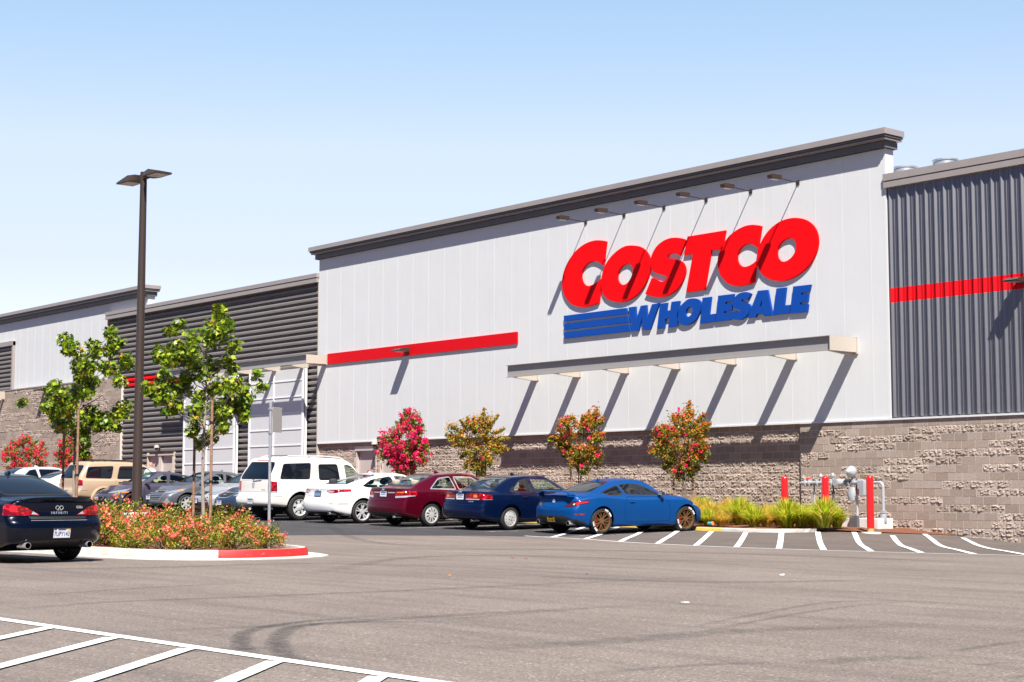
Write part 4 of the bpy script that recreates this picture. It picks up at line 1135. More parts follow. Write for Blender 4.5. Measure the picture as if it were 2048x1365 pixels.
    if 'fplate' in q:
        z, yy, kind = q['fplate']; p, n = sk.surf(y=yy, z=z, end=1); plate_part(sk, root, (p[0]+.012, yy, z), (1, 0, 0.05), kind)
    if 'badge' in q:
        z, kind, end = q['badge']; p, n = sk.surf(y=0, z=z, end=end); n = (n[0], 0, n[2])
        if kind == 'H':
            mb = MB().hull([(-.055+.012*t-.0, -.008, -.045+.09*t) for t in (0, 1)]+[(-.03, -.008, -.045), (-.028, -.008, .045)]+[(-.05, .004, -.045), (-.03, .004, .045)])
            mb.hull([(.055-.012*t, -.008, -.045+.09*t) for t in (0, 1)]+[(.03, -.008, -.045), (.028, -.008, .045)]+[(.05, .004, -.045), (.03, .004, .045)])
            mb.box((-.032, -.0078, -.012), (.032, .004, .012))
        elif kind == 'oval':
            a = np.linspace(0, 2*PI, 25); mb = MB().tube([(.075*math.cos(t), -.004, .042*math.sin(t)) for t in a], .007, 6, cap=False)
            mb.hull([(-.035, -.006, -.03), (-.02, -.006, -.03), (-.015, -.006, .03), (-.03, -.006, .03), (-.03, .003, 0)]); mb.hull([(.035, -.006, .03), (.02, -.006, .03), (.015, -.006, -.03), (.03, -.006, -.03), (.03, .003, 0)]); mb.box((-.024, -.006, -.007), (.024, .003, .007))
        elif kind == 'loop':
            mb = MB()
            for sg in (-1, 1):
                pts = [(sg*.012, -.045), (sg*.05, -.045), (sg*.088, -.012), (sg*.085, .022), (sg*.05, .045), (sg*.02, .035), (sg*.004, .012), (sg*.026, -.03)]
                mb.tube([(a_*.75, -.004, b_*.75) for a_, b_ in pts], .0075, 6)
        elif kind == 'crest':
            mb = MB().lathe([(0, -.012), (.05, -.012), (.06, .004)], 20, axis='y')
        on_surface(sk, root, 'badge', mb, M_CHROME, (p[0], 0, z), n, smooth=False, off=.008)
    for txt, y, z, size, bold in q.get('letters', ()):
        p, n = sk.surf(y=y, z=z, end=-1); V, F = text_mesh(txt, size, bold)
        mb = MB().add([(v[0]*q.get('lstretch', 1), -.004, v[1]) for v in V], F); on_surface(sk, root, 'badge_lettering', mb, M_CHROME, (p[0], y, z), (n[0], n[1]*.5, n[2]), off=.006)
    for y, z, r in q.get('exhaust', ()):
        p, n = sk.surf(y=y, z=max(z+.05, .3), end=-1); xx = p[0]-sk.off
        mb = MB().lathe([(r*.86, .22), (r*.86, -.0), (r*.9, -.02), (r, -.02), (r, .25)], 20, (xx-.01, y, z), axis='x', mis=[1, 1, 0, 0])
        mb.lathe([(0, .1), (r*.86, .1)], 16, (xx-.01, y, z), axis='x', mi=1)
        obj('exhaust_tip', mb, [M_CHROME, M_DISC], root, True, world=False)
    if 'fin' in q:
        x = q['fin']; p, n = sk.surf(x=x, y=0)
        obj('roof_antenna', MB().hull([(x-sk.off+a, b, p[2]+c) for a, b, c in ((-.07,-.03,-.004),(-.07,.03,-.004),(.12,-.02,-.004),(.12,.02,-.004),(-.05,-.006,.062),(-.05,.006,.062),(.0,0,.05))]), q.get('finm', pm), root, world=False)
    if 'extra' in q: q['extra'](sk, root)
    sk.parts = None
    return root, sk
def place(root, u, y, heading):
    """middle of the wheelbase at (u,y); heading = world angle of the car's forward axis; rests on the slope"""
    f = Vector((math.cos(heading), math.sin(heading), 0)); l = Vector((-f.y, f.x, 0)); c = Vector((u, y, 0))
    def g(p): return Vector((p.x, p.y, gz(p.x, p.y)))
    a, b = g(c+f*1.38), g(c-f*1.38); F = (a-b).normalized(); s1, s2 = g(c+l*.78), g(c-l*.78); Lf = (s1-s2).normalized(); U = F.cross(Lf).normalized(); Lf = U.cross(F)
    zc = (a.z+b.z+s1.z+s2.z)/4
    root.matrix_world = Matrix.Translation(Vector((u, y, zc))) @ Matrix((F, Lf, U)).transposed().to_4x4()
UPR = PI/2; DWN = -PI/2
def sedan(**k):
    L, W, H = k['L'], k['W'], k['H']; xr, wb = k['xr'], k['wb']; xf = xr+wb
    tz, hz = k.pop('tz', 1.03), k.pop('hz', .98); rb, rt_, wtp, wbs = k.pop('rb', .85), k.pop('rt', 1.72), k.pop('wtop', 2.95), k.pop('wbase', 3.75); hw = W/2
    d = dict(top=[(0, tz-.015), (.10, tz), (.4, tz+.005), (rb, tz+.03), (rb+.12, tz+.085), (rt_-.15, H-.085), (rt_+.1, H-.03), (2.35, H), (wtp-.1, H-.035), (wtp+.05, H-.085), (wbs-.1, hz+.075), (wbs+.05, hz+.02), (wbs+.5, hz-.045), (L-.42, hz-.16), (L-.12, hz-.25), (L, hz-.31)],
             sh=[(0, tz-.10), (.5, tz-.09), (xr+.2, tz-.085), (2.2, tz-.12), (wbs-.1, hz-.06), (xf, hz-.10), (L-.4, hz-.22), (L, hz-.36)],
             w=[(0, hw-.05), (.5, hw-.015), (1.3, hw), (2.5, hw), (3.6, hw), (xf+.1, hw-.005), (L-.5, hw-.04), (L, hw-.13)],
             wt=[(0, hw-.20), (rb-.1, hw-.20), (rb+.15, hw-.20), (rt_, hw-.315), (2.4, hw-.31), (wtp, hw-.32), (wbs-.05, hw-.20), (wbs+.3, hw-.19), (L-.4, hw-.22), (L, hw-.30)],
             zb=[(0, .30), (.5, .22), (1, .20), (3.6, .20), (L-.5, .21), (L, .24)],
             rear=[(0, .16), (.25, .12), (.36, .03), (.52, 0), (.64, .015), (.70, .055), (tz-.12, .085), (tz-.02, .075), (tz+.1, .09), (1.6, .2)],
             front=[(0, .12), (.22, .08), (.35, .0), (.5, .0), (.62, .04), (.75, .13), (.9, .22), (1.6, .3)],
             rs=[(-.60, tz+.055), (.60, tz+.055), (.50, H-.055), (-.50, H-.055)], rsx=2.0,
             ws=[(-.68, hz+.065), (.68, hz+.065), (.50, H-.06), (-.50, H-.06)], wsx=2.6,
             cabin=(rb+.25, wbs-.25), beltz=tz-.07, mirror=(wbs-.25, hz-.0), fin=1.9)
    bz = tz-.055
    d['side'] = [('rear', [(rb+.50, bz+.02), (rb+.95, H-.14), (rt_+.42, H-.10), (rt_+.52, bz-.0)], 0), ('front', [(rt_+.60, bz-.0), (rt_+.53, H-.10), (wtp-.15, H-.115), (wbs-.38, bz+.03), (wbs-.42, bz-.01)], 0)]
    d['doors'] = [[(xr+.37, .32), (xr+.43, .62), (rb+.60, bz-.035), (rt_+.56, bz-.045), (rt_+.56, .28)], [(rt_+.58, .28), (rt_+.58, bz-.045), (wbs-.18, bz-.05), (xf-.42, .70), (xf-.47, .28)]]
    d['handles'] = [(rb+.95, bz-.12), (rt_+.85, bz-.13)]
    d['panels'] = []
    pr = k.pop('morepanels', []); d.update(k); d['panels'] = d['panels']+pr; return d
# ================================================================ the parked cars
BK = 'in the row facing the wall'
def rear_lamp(poly, x=.5, n='tail_light', **kw): return dict(n=n, p=poly, lo=(-1, x), border=.006, bmi=1, **kw)
# ---- satin blue coupe
def coupe_extra(sk, root):
    off = sk.off
    # wing on the boot lid
    def at(x, y): p, n = sk.surf(x=x, y=y); return p[2]
    n = 21; ys = np.linspace(-.70, .70, n); top, bot = [], []
    mb = MB(); prof = [(-.05, .0), (-.035, .018), (.05, .030), (.14, .022), (.17, .004), (.10, -.004), (.0, -.006)]
    for y in ys:
        e = 1-(abs(y)/.70)**4; zc = .985+.085*(1-max(0, abs(y)-.45)/.25)
        for a, b in prof: mb.v.append((a*(.75+.25*e)+.05+.07*(abs(y)/.7)**2-off, y, zc+b*(.6+.4*e)))
    L = len(prof)
    for i in range(n-1):
        for k in range(L):
            k2 = (k+1) % L; mb.f.append((i*L+k, i*L+k2, (i+1)*L+k2, (i+1)*L+k)); mb.m.append(0)
    mb.f += [tuple(range(L))[::-1], tuple((n-1)*L+k for k in range(L))]; mb.m += [0, 0]
    obj('spoiler', mb, sk.sp['paint'], root, True, world=False)
    b = MB()
    for sd in (-1, 1): b.hull([(x-off, sd*y, z) for x, y, z in ((.06,.60,.95),(.24,.60,.95),(.08,.70,.95),(.26,.70,.94),(.08,.56,1.065),(.2,.56,1.06),(.10,.66,1.03),(.22,.66,1.03))])
    obj('spoiler_foot', b, sk.sp['paint'], root, world=False)
top = [(0, .955), (.12, .985), (.35, .995), (.55, 1.01), (.75, 1.075), (1.15, 1.22), (1.55, 1.33), (1.9, 1.374), (2.15, 1.385), (2.45, 1.365), (2.62, 1.32), (3.08, 1.045), (3.2, .985), (3.6, .945), (4.1, .86), (4.45, .74), (4.63, .64)]
coupe = dict(name='blue_coupe', label='satin blue two door coupe with rear wing and bronze wheels', cat='car', group=None, L=4.63, W=1.865, H=1.385, xr=.93, wb=2.82, R=.338, arch=.035, tuck=.012, tw=.24,
    paint=paint('satin_blue_paint', (.0003,.052,.205), .15, .42, 0.0, spec=.22), top=top,
    sh=[(0, .86), (.5, .93), (.95, .945), (1.5, .905), (2.2, .87), (3.0, .87), (3.6, .86), (4.2, .77), (4.63, .56)],
    w=[(0, .84), (.4, .90), (.9, .935), (1.5, .915), (2.4, .905), (3.2, .91), (3.8, .93), (4.2, .91), (4.63, .78)],
    wt=[(0, .70), (.5, .68), (.7, .66), (1.15, .60), (1.6, .575), (2.2, .575), (2.6, .58), (3.1, .69), (3.5, .70), (4.2, .66), (4.63, .55)],
    zb=[(0, .28), (.5, .19), (1, .17), (3.6, .17), (4.2, .18), (4.63, .2)], flare=.022,
    rear=[(0, .14), (.22, .10), (.30, .05), (.42, .0), (.60, .0), (.72, .05), (.80, .10), (.90, .12), (.98, .09), (1.1, .1), (1.6, .2)], rc=.17,
    front=[(0, .12), (.2, .05), (.35, 0), (.5, .0), (.62, .06), (.75, .16), (.9, .25), (1.6, .3)],
    rs=[(-.62, 1.045), (.62, 1.045), (.48, 1.315), (-.48, 1.315)], rsx=1.9, ws=[(-.66, 1.02), (.66, 1.02), (.50, 1.315), (-.50, 1.315)], wsx=2.5,
    side=[('rear', [(.98, 1.045), (1.22, 1.12), (1.62, 1.235), (1.73, 1.0), (1.45, .96), (1.2, .975)], 0), ('front', [(1.80, .985), (1.68, 1.245), (2.0, 1.27), (2.25, 1.255), (2.52, 1.18), (2.94, .99), (2.96, .955), (2.4, .965)], 0)], rw_=.04,
    doors=[[(1.72, .29), (1.66, .60), (1.77, .935), (2.4, .93), (3.03, .92), (3.20, .66), (3.20, .29)]], handles=[(1.92, .80)], cabin=(1.2, 2.95), beltz=.92, dark=1,
    gm=(M_TINT, M_TINT, M_TINT), mirror=(2.90, .95), fin=1.55, rim=.250, rimk='bronze', mirrorm=M_BLK,
    panels=[rear_lamp([(.43, .70), (.60, .685), (.78, .71), (.99, .845), (.97, .872), (.70, .845), (.50, .76)], .52, 'tail_smoked'),
            dict(n='tail_bright', p=[(.76, .80), (.79, .75), (.90, .81), (.91, .835), (.80, .83)], lo=(-1, .5), src='tail_smoked'),
            dict(n='reverse_light', p=[(.69, .77), (.73, .735), (.76, .75), (.75, .80)], lo=(-1, .5), src='tail_smoked'),
            dict(n='trunk_lid', p=[(-.50, .905), (.50, .905), (.42, .73), (.30, .655), (-.30, .655), (-.42, .73)], side=1, lo=(-1, .5), border=.008, bmi=1, r=.06),
            dict(n='bumper_insert', p=[(-.50, .475), (.50, .475), (.88, .36), (.90, .12), (-.90, .12), (-.88, .36)], side=1, lo=(-1, .42), r=.07),
            dict(n='reflector', p=[(.80, .50), (.80, .53), (.95, .54), (.95, .51)], lo=(-1, .4)),
            dict(n='headlight', p=[(3.98, .70), (4.05, .765), (4.40, .66), (4.42, .60)], ax='y'), dict(n='brake_light', p=[(-.2, 1.333), (.2, 1.333), (.2, 1.352), (-.2, 1.352)], side=1, lo=(-1, 1.75), r=0)],
    plate=(.385, 'yellow', 'LOWUSER'), badge=(.83, 'crest', -1), exhaust=[(.62, .295, .058), (-.62, .295, .058)], extra=coupe_extra)
r, _ = car(coupe); place(r, -30.74, -5.89, UPR-.075)
# ---- navy sedan
lamp = [(.20, .83), (.21, .955), (.45, .985), (.70, .985), (.84, .94), (1.02, .855), (1.02, .80), (.20, .795)]
d = sedan(name='navy_sedan', label='dark navy blue sedan with steel wheel covers between maroon sedan and blue coupe', cat='car', group=None, L=4.80, W=1.786, H=1.445, xr=1.09, wb=2.715, R=.312, tz=1.035, hz=.95, rb=.62, rt=1.42, wtop=2.70, wbase=3.52,
    paint=paint('navy_paint', (.0015,.007,.036), .2, .3), trim=M_BLK, gm=(M_GLASS, M_GLASSB, M_GLASS), rim=.203, rimk='hub2', seatm=M_SEAT,
    plate=(.875, 'white', None), badge=(1.0, 'H', -1), exhaust=[(-.45, .26, .028)])
d['panels'] = [rear_lamp(lamp, .46), dict(n='reverse_light', p=[(.24, .795), (.24, .825), (.70, .825), (.70, .795)], lo=(-1, .4), src='tail_light', r=0), dict(n='indicator', p=[(.50, .86), (.50, .94), (.62, .94), (.62, .86)], lo=(-1, .4), src='tail_light'),
    dict(n='chrome_strip', p=[(.80, .795), (.80, .815), (1.02, .82), (1.02, .80)], lo=(-1, .46), src='tail_light', r=0),
    dict(n='trunk_lid', p=[(-.62, 1.02), (.62, 1.02), (.66, .99), (.66, .70), (-.66, .70), (-.66, .99)], side=1, lo=(-1, .3), border=.007, bmi=1, r=.04),
    dict(n='rear_bumper', p=[(-1, .665), (1, .665), (1, .30), (-1, .30)], side=1, lo=(-1, .60), border=.007, bmi=1, r=0)]
d['letters'] = [('ACCORD', -.44, .755, .045, .001)]
r, _ = car(d); place(r, -33.78, -6.55, UPR+.02)
# ---- maroon sedan
lamp = [(.50, .78), (.49, .965), (.80, .985), (1.02, .985), (1.02, .93), (.86, .80)]
d = sedan(name='maroon_sedan', label='maroon sedan with chrome window line and silver wheel covers', cat='car', group=None, L=4.93, W=1.846, H=1.475, xr=1.07, wb=2.80, R=.325, tz=1.06, hz=.98, rb=.52, rt=1.45, wtop=2.80, wbase=3.68,
    paint=paint('maroon_paint', (.085,.0015,.011), .25, .28), trim=M_CHROME, wb_=.026, rim=.222, rimk='hub', seatm=M_SEATL,
    plate=(.89, 'white', None), badge=(1.01, 'H', -1), exhaust=[(-.5, .27, .03)])
d['panels'] = [rear_lamp(lamp, .55), dict(n='reverse_light', p=[(.49, .78), (.49, .835), (.98, .86), (.98, .78)], lo=(-1, .5), src='tail_light', r=0), dict(n='indicator', p=[(.56, .925), (.56, .95), (.80, .955), (.80, .93)], lo=(-1, .5), src='tail_light', r=0),
    dict(n='chrome_strip', p=[(.18, .915), (.18, .945), (.47, .945), (.47, .915)], lo=(-1, .3), r=0),
    dict(n='trunk_lid', p=[(-.66, 1.04), (.66, 1.04), (.68, 1.0), (.60, .70), (-.60, .70), (-.68, 1.0)], side=1, lo=(-1, .3), border=.007, bmi=1, r=.04),
    dict(n='bumper_insert', p=[(-.62, .39), (.62, .39), (.72, .2), (-.72, .2)], side=1, lo=(-1, .4), r=.05),
    dict(n='rear_bumper', p=[(-1, .68), (1, .68), (1, .30), (-1, .30)], side=1, lo=(-1, .62), border=.006, bmi=1, r=0)]
r, _ = car(d); place(r, -36.62, -6.95, UPR+.01)
# ---- white sedan with a fastback roof
lamp = [(.42, .90), (.43, .955), (.75, .975), (1.02, 1.0), (1.02, .955), (.80, .865), (.55, .855)]
d = sedan(name='white_sedan', label='white fastback sedan with slim red tail lights beside the white SUV', cat='car', group=None, L=4.88, W=1.86, H=1.45, xr=1.02, wb=2.83, R=.338, tz=1.055, hz=.98, rb=.58, rt=1.78, wtop=2.80, wbase=3.68,
    paint=paint('pearl_white_paint', (.74,.74,.73), .0, .3), trim=M_BLK, rim=.245, rimk='split', seatm=M_SEAT, tuck=.02,
    plate=(.845, 'blue', None), badge=(.955, 'H', -1), exhaust=[(-.6, .29, .035)])
d['side'] = [('rear', [(1.05, 1.07), (1.45, 1.25), (2.15, 1.355), (2.28, 1.0), (1.2, 1.02)], 0), ('front', [(2.38, 1.0), (2.26, 1.36), (2.7, 1.345), (3.22, 1.06), (3.28, .99)], 0)]
d['panels'] = [rear_lamp(lamp, .62), dict(n='reverse_light', p=[(.46, .895), (.60, .875), (.72, .90), (.72, .93), (.50, .94)], lo=(-1, .5), src='tail_light'),
    dict(n='trunk_lid', p=[(-.55, 1.045), (.55, 1.045), (.55, .77), (-.55, .77)], side=1, lo=(-1, .3), border=.006, bmi=1, r=.05),
    dict(n='bumper_insert', p=[(-.80, .36), (.80, .36), (.88, .16), (-.88, .16)], side=1, lo=(-1, .42), r=.04), dict(n='chrome_strip', p=[(-.55, .335), (.55, .335), (.58, .355), (-.58, .355)], side=1, lo=(-1, .42), src='bumper_insert', r=0),
    dict(n='reflector', p=[(.62, .555), (.62, .575), (.92, .57), (.92, .555)], lo=(-1, .5), r=0)]
r, _ = car(d); place(r, -39.45, -7.25, UPR+.0)
# ---- SUVs
def suv(**k):
    L, W, H = k['L'], k['W'], k['H']; hw = W/2; xr, wb = k['xr'], k['wb']; xf = xr+wb; bz = k['bz']; hz = bz-.02
    tu = k.pop('tumble', .17); wtp = k.pop('wtop', L-2.05); wbs = k.pop('wbase', L-1.42)
    d = dict(top=[(0, H-.10), (.15, H-.03), (.6, H-.005), (L*.4, H), (wtp-.3, H-.03), (wtp, H-.09), (wbs-.05, hz+.10), (wbs+.08, hz+.03), (L-.7, hz-.02), (L-.25, hz-.09), (L-.08, hz-.16), (L, hz-.25)],
        sh=[(0, bz-.02), (1, bz-.02), (wbs-.2, bz-.03), (L-.5, hz-.12), (L, hz-.35)],
        w=[(0, hw-.03), (.3, hw-.01), (1, hw), (3.5, hw), (xf, hw), (L-.4, hw-.02), (L, hw-.10)],
        wt=[(0, hw-tu-.05), (.3, hw-tu-.02), (1, hw-tu), (wtp, hw-tu-.02), (wbs, hw-.16), (L-.6, hw-.15), (L, hw-.24)],
        zb=[(0, .46), (.6, .40), (1, .36), (3.7, .36), (L-.5, .34), (L, .36)], rend=.09, rt=.05, rw=.07,
        rear=[(0, .10), (.40, .06), (.48, .0), (.66, .0), (.72, .06), (.80, .10), (bz-.02, .115), (bz+.06, .13), (H-.12, .42), (H, .44), (2.2, .5)], rfade=1.35, rc=.07, fc=.18, fend=.12,
        front=[(0, .1), (.3, .02), (.45, 0), (.65, .0), (.8, .05), (1.0, .10), (1.2, .2), (2.0, .3)], bow=.022,
        rs=[(-hw+.20, bz+.03), (hw-.20, bz+.03), (hw-.34, H-.15), (-hw+.34, H-.15)], rsx=.75, ws=[(-hw+.2, hz+.09), (hw-.2, hz+.09), (hw-.34, H-.09), (-hw+.34, H-.09)], wsx=L-2.6,
        cabin=(.9, wbs-.2), beltz=bz, mirror=(wbs-.42, bz-.0), tw=.25, dark=1, gm=(M_TINT, M_TINT, M_GLASS), rw_=.07)
    d.update(k); return d
def rails(x0, x1, y, z, barm):
    def f(sk, root):
        for sd in (-1, 1):
            pts = []
            for t in np.linspace(0, 1, 13):
                x = x0+(x1-x0)*t; p, n = sk.surf(x=x, y=sd*y); pts.append((x-sk.off, sd*y, p[2]+(.0 if t in (0, 1) else z)))
            obj('roof_rail', MB().tube(pts, .022, 8), barm, root, True, world=False)
        for x in (x0+.35, x1-.5):
            p, n = sk.surf(x=x, y=0); obj('roof_crossbar', MB().bev((x-.03-sk.off, -y, p[2]+z-.012), (x+.03-sk.off, y, p[2]+z+.012), .008), M_BLK, root, world=False)
    return f
def suv_extra(sk, root):
    rails(.75, 3.0, .62, .05, M_ALLOY)(sk, root)
    off = sk.off
    # chrome crest round the badge on the tailgate, wiper
    p, n = sk.surf(y=0, z=1.08, end=-1)
    on_surface(sk, root, 'tailgate_emblem', MB().hull([(x, -.012, z) for x, z in ((-.03, -.09), (.04, -.075), (.06, .03), (-.06, .02))]+[(x, .01, z) for x, z in ((-.07, -.11), (.06, -.09), (.09, .06), (-.09, .05))]), M_CHROME, (p[0], .02, 1.08), n, off=.006)
    p, n = sk.surf(y=-.05, z=1.235, end=-1)
    obj('rear_wiper', MB().tube([(p[0]-.03-off, .03, 1.21), (p[0]-.04-off, -.1, 1.235), (p[0]-.03-off, -.42, 1.25)], .012, 6), M_BLK, root, True, world=False)
d = suv(name='white_suv', label='large pearl white SUV with chrome wheels and a dark roof rack', cat='suv', group=None, L=5.05, W=2.0, H=1.90, xr=1.13, wb=2.946, R=.392, arch=.085, bz=1.19, paint=paint('suv_white_paint', (.74,.71,.65), .0, .3), rim=.245, rimk='chrome', extra=suv_extra,
    side=[('rearq', [(.42, 1.225), (.58, 1.70), (1.58, 1.73), (1.50, 1.225)], 0), ('reard', [(1.83, 1.20), (1.83, 1.69), (2.55, 1.70), (2.62, 1.20)], 0), ('front', [(2.86, 1.20), (2.80, 1.69), (3.05, 1.66), (3.52, 1.27), (3.54, 1.20)], 0)],
    doors=[[(1.66, .62), (1.72, 1.17), (2.68, 1.17), (2.68, .42), (1.72, .42)], [(2.71, .42), (2.71, 1.17), (3.66, 1.17), (3.60, .42)]], handles=[(1.86, 1.07), (2.90, 1.06)],
    plate=(.575, 'white', None), exhaust=[(-.60, .36, .04)], fplate=(.5, 0, 'white'))
d['panels'] = [rear_lamp([(.74, .83), (.74, 1.17), (1.02, 1.17), (1.02, .83)], .30), dict(n='reverse_light', p=[(.74, .83), (.74, .875), (1.02, .875), (1.02, .83)], lo=(-1, .5), src='tail_light', r=0), dict(n='tail_bright', p=[(.80, .98), (.80, 1.13), (.90, 1.13), (.90, .98)], lo=(-1, .3), src='tail_light'),
    dict(n='brake_light', p=[(-.35, 1.775), (.35, 1.775), (.33, 1.80), (-.33, 1.80)], side=1, lo=(-1, .9), r=0),
    dict(n='trunk_lid', p=[(-.73, 1.19), (.73, 1.19), (.72, .76), (-.72, .76)], side=1, lo=(-1, .4), border=.007, bmi=1, r=.02),
    dict(n='chrome_strip', p=[(-.70, .845), (.70, .845), (.70, .862), (-.70, .862)], side=1, lo=(-1, .4), src='trunk_lid', r=0),
    dict(n='rear_bumper', p=[(-1.1, .735), (1.1, .735), (1.1, .44), (-1.1, .44)], side=1, lo=(-1, .46), border=.01, bmi=1, r=0)]
d['letters'] = [('ESCALADE', -.52, .93, .045, .0015)]
r, _ = car(d); place(r, -42.5, -7.45, UPR+.03)
def tan_extra(sk, root):
    rails(.7, 2.9, .60, .055, M_BLK)(sk, root); off = sk.off
    for x in (sk.sp['xr'], sk.sp['xr']+sk.sp['wb']):
        for sd in (-1, 1):
            R0 = sk.sp['R']+.06; a = np.linspace(.05, PI-.05, 17)
            mb = MB(); pts = []
            for t in a:
                for rr, yy in ((R0, sk.sp['W']/2-.01), (R0+.0, sk.sp['W']/2+.035), (R0+.055, sk.sp['W']/2+.025), (R0+.085, sk.sp['W']/2-.03)):
                    mb.v.append((x-off+rr*math.cos(t), sd*yy, sk.sp['R']+rr*math.sin(t)))
            for i in range(16):
                for k in range(3): mb.f.append((i*4+k, i*4+k+1, i*4+k+5, i*4+k+4)); mb.m.append(0)
            obj('wheel_arch_flare', mb, sk.sp['paint'], root, True, world=False)
d = suv(name='tan_suv', label='tan SUV with flared wheel arches and black roof rails', cat='suv', group=None, L=4.87, W=1.87, H=1.77, xr=1.08, wb=2.87, R=.365, arch=.06, bz=1.10, paint=paint('tan_paint', (.50,.36,.24), .15, .35), rim=.225, rimk='alloy', extra=tan_extra,
    side=[('rearq', [(.36, 1.14), (.50, 1.56), (1.52, 1.60), (1.40, 1.12)], 0), ('reard', [(1.62, 1.11), (1.75, 1.59), (2.38, 1.60), (2.46, 1.11)], 0), ('front', [(2.60, 1.11), (2.52, 1.59), (2.85, 1.57), (3.34, 1.18), (3.36, 1.11)], 0)],
    doors=[[(1.52, .62), (1.56, 1.08), (2.52, 1.08), (2.52, .42), (1.6, .42)], [(2.55, .42), (2.55, 1.08), (3.46, 1.08), (3.42, .42)]], handles=[(1.74, .99), (2.72, .99)], handlem=M_BLK, plate=(.62, 'white', None))
d['panels'] = [rear_lamp([(.74, .78), (.74, 1.09), (1.0, 1.09), (1.0, .78)], .24, r=.05), dict(n='reverse_light', p=[(.74, .78), (.74, .86), (1.0, .86), (1.0, .78)], lo=(-1, .5), src='tail_light', r=0),
    dict(n='rear_bumper', p=[(-1, .70), (1, .70), (1, .42), (-1, .42)], side=1, lo=(-1, .45), border=.008, bmi=1, r=0)]
r, _ = car(d); place(r, -56.5, -6.95, UPR+.02)
# ---- cars backed in, noses towards us
def nose(lamp, grille, x0=3.9, low=None, extra=()):
    P = [dict(n='grille', p=grille, side=1, lo=(1, 4.0), border=.016, bdst='chrome_strip', r=.03), dict(n='headlight', p=lamp, lo=(1, x0), border=.008, bmi=1)]
    if low: P.append(dict(n='bumper_insert', p=low, side=1, lo=(1, 4.0), r=.04))
    return P+list(extra)
d = sedan(name='blue_grey_sedan', label='dark blue grey sedan backed in next to the white SUV', cat='car', group=None, L=4.93, W=1.846, H=1.475, xr=1.07, wb=2.80, R=.325, tz=1.06, hz=.98, rb=.80, rt=1.70, wtop=2.85, wbase=3.68, paint=paint('blue_grey_paint', (.035,.062,.11), .4, .3), rim=.222, rimk='alloy',
    fplate=(.46, -.05, 'yellowless' and 'white'), badge=(.70, 'H', 1))
d['panels'] = nose([(.46, .66), (.48, .74), (.80, .86), (.98, .90), (.98, .78), (.80, .68)], [(-.40, .79), (.40, .79), (.34, .64), (.22, .61), (-.22, .61), (-.34, .64)], 4.15, [(-.62, .42), (.62, .42), (.55, .30), (-.55, .30)], [dict(n='indicator', p=[(.82, .72), (.82, .80), (.98, .82), (.98, .76)], lo=(1, 4.0), src='headlight', r=0)])
r, _ = car(d); place(r, -45.5, -6.8, DWN-.02)
d = sedan(name='silver_sedan', label='silver sedan backed in behind the staked island tree', cat='car', group=None, L=4.93, W=1.846, H=1.475, xr=1.07, wb=2.80, R=.325, tz=1.06, hz=.98, rb=.80, rt=1.70, wtop=2.85, wbase=3.68, paint=paint('silver_paint', (.48,.49,.50), .45, .32), rim=.222, rimk='hub',
    fplate=(.46, -.05, 'white'), badge=(.71, 'H', 1))
d['panels'] = nose([(.46, .66), (.48, .74), (.80, .86), (.98, .90), (.98, .78), (.80, .68)], [(-.40, .79), (.40, .79), (.34, .64), (.22, .61), (-.22, .61), (-.34, .64)], 4.15, [(-.62, .42), (.62, .42), (.55, .30), (-.55, .30)], [dict(n='indicator', p=[(.80, .72), (.80, .80), (.98, .82), (.98, .76)], lo=(1, 4.0), src='headlight', r=0)])
r, _ = car(d); place(r, -48.2, -6.2, DWN+.01)
d = sedan(name='grey_sedan', label='mid grey sedan with wide slatted grille backed in left of the silver sedan', cat='car', group=None, L=4.62, W=1.80, H=1.45, xr=1.02, wb=2.70, R=.325, tz=1.05, hz=.97, rb=.70, rt=1.65, wtop=2.65, wbase=3.45, paint=paint('mid_grey_paint', (.16,.165,.19), .5, .3), rim=.22, rimk='alloy',
    fplate=(.52, -.25, 'white'), badge=(.71, 'oval', 1))
d['panels'] = nose([(.40, .64), (.42, .70), (.80, .83), (.96, .86), (.96, .76), (.75, .68)], [(-.46, .76), (.46, .76), (.55, .60), (.42, .42), (-.42, .42), (-.55, .60)], 3.85, None, [dict(n='chrome_strip', p=[(-.5, zz), (.5, zz), (.5, zz+.014), (-.5, zz+.014)], side=1, lo=(1, 4.0), src='grille', r=0) for zz in (.48, .54, .60, .66)]+
    [dict(n='indicator', p=[(.80, .74), (.80, .82), (.96, .84), (.96, .78)], lo=(1, 3.9), src='headlight', r=0), dict(n='fog_light', p=[(.60, .34), (.72, .52), (.78, .34)], lo=(1, 3.9), r=0)])
r, _ = car(d); place(r, -51.3, -6.4, DWN+.0)
d = sedan(name='plum_grey_sedan', label='plum grey sedan with black wheels and black grille backed in behind the lamp post', cat='car', group=None, L=4.63, W=1.80, H=1.415, xr=1.0, wb=2.70, R=.328, tz=1.04, hz=.95, rb=.60, rt=1.75, wtop=2.65, wbase=3.45, paint=paint('plum_grey_paint', (.115,.105,.15), .5, .28), rim=.235, rimk='black', mirrorm=None,
    fplate=(.45, -.1, 'white'), badge=(.66, 'H', 1))
d['mirrorm'] = d['paint']
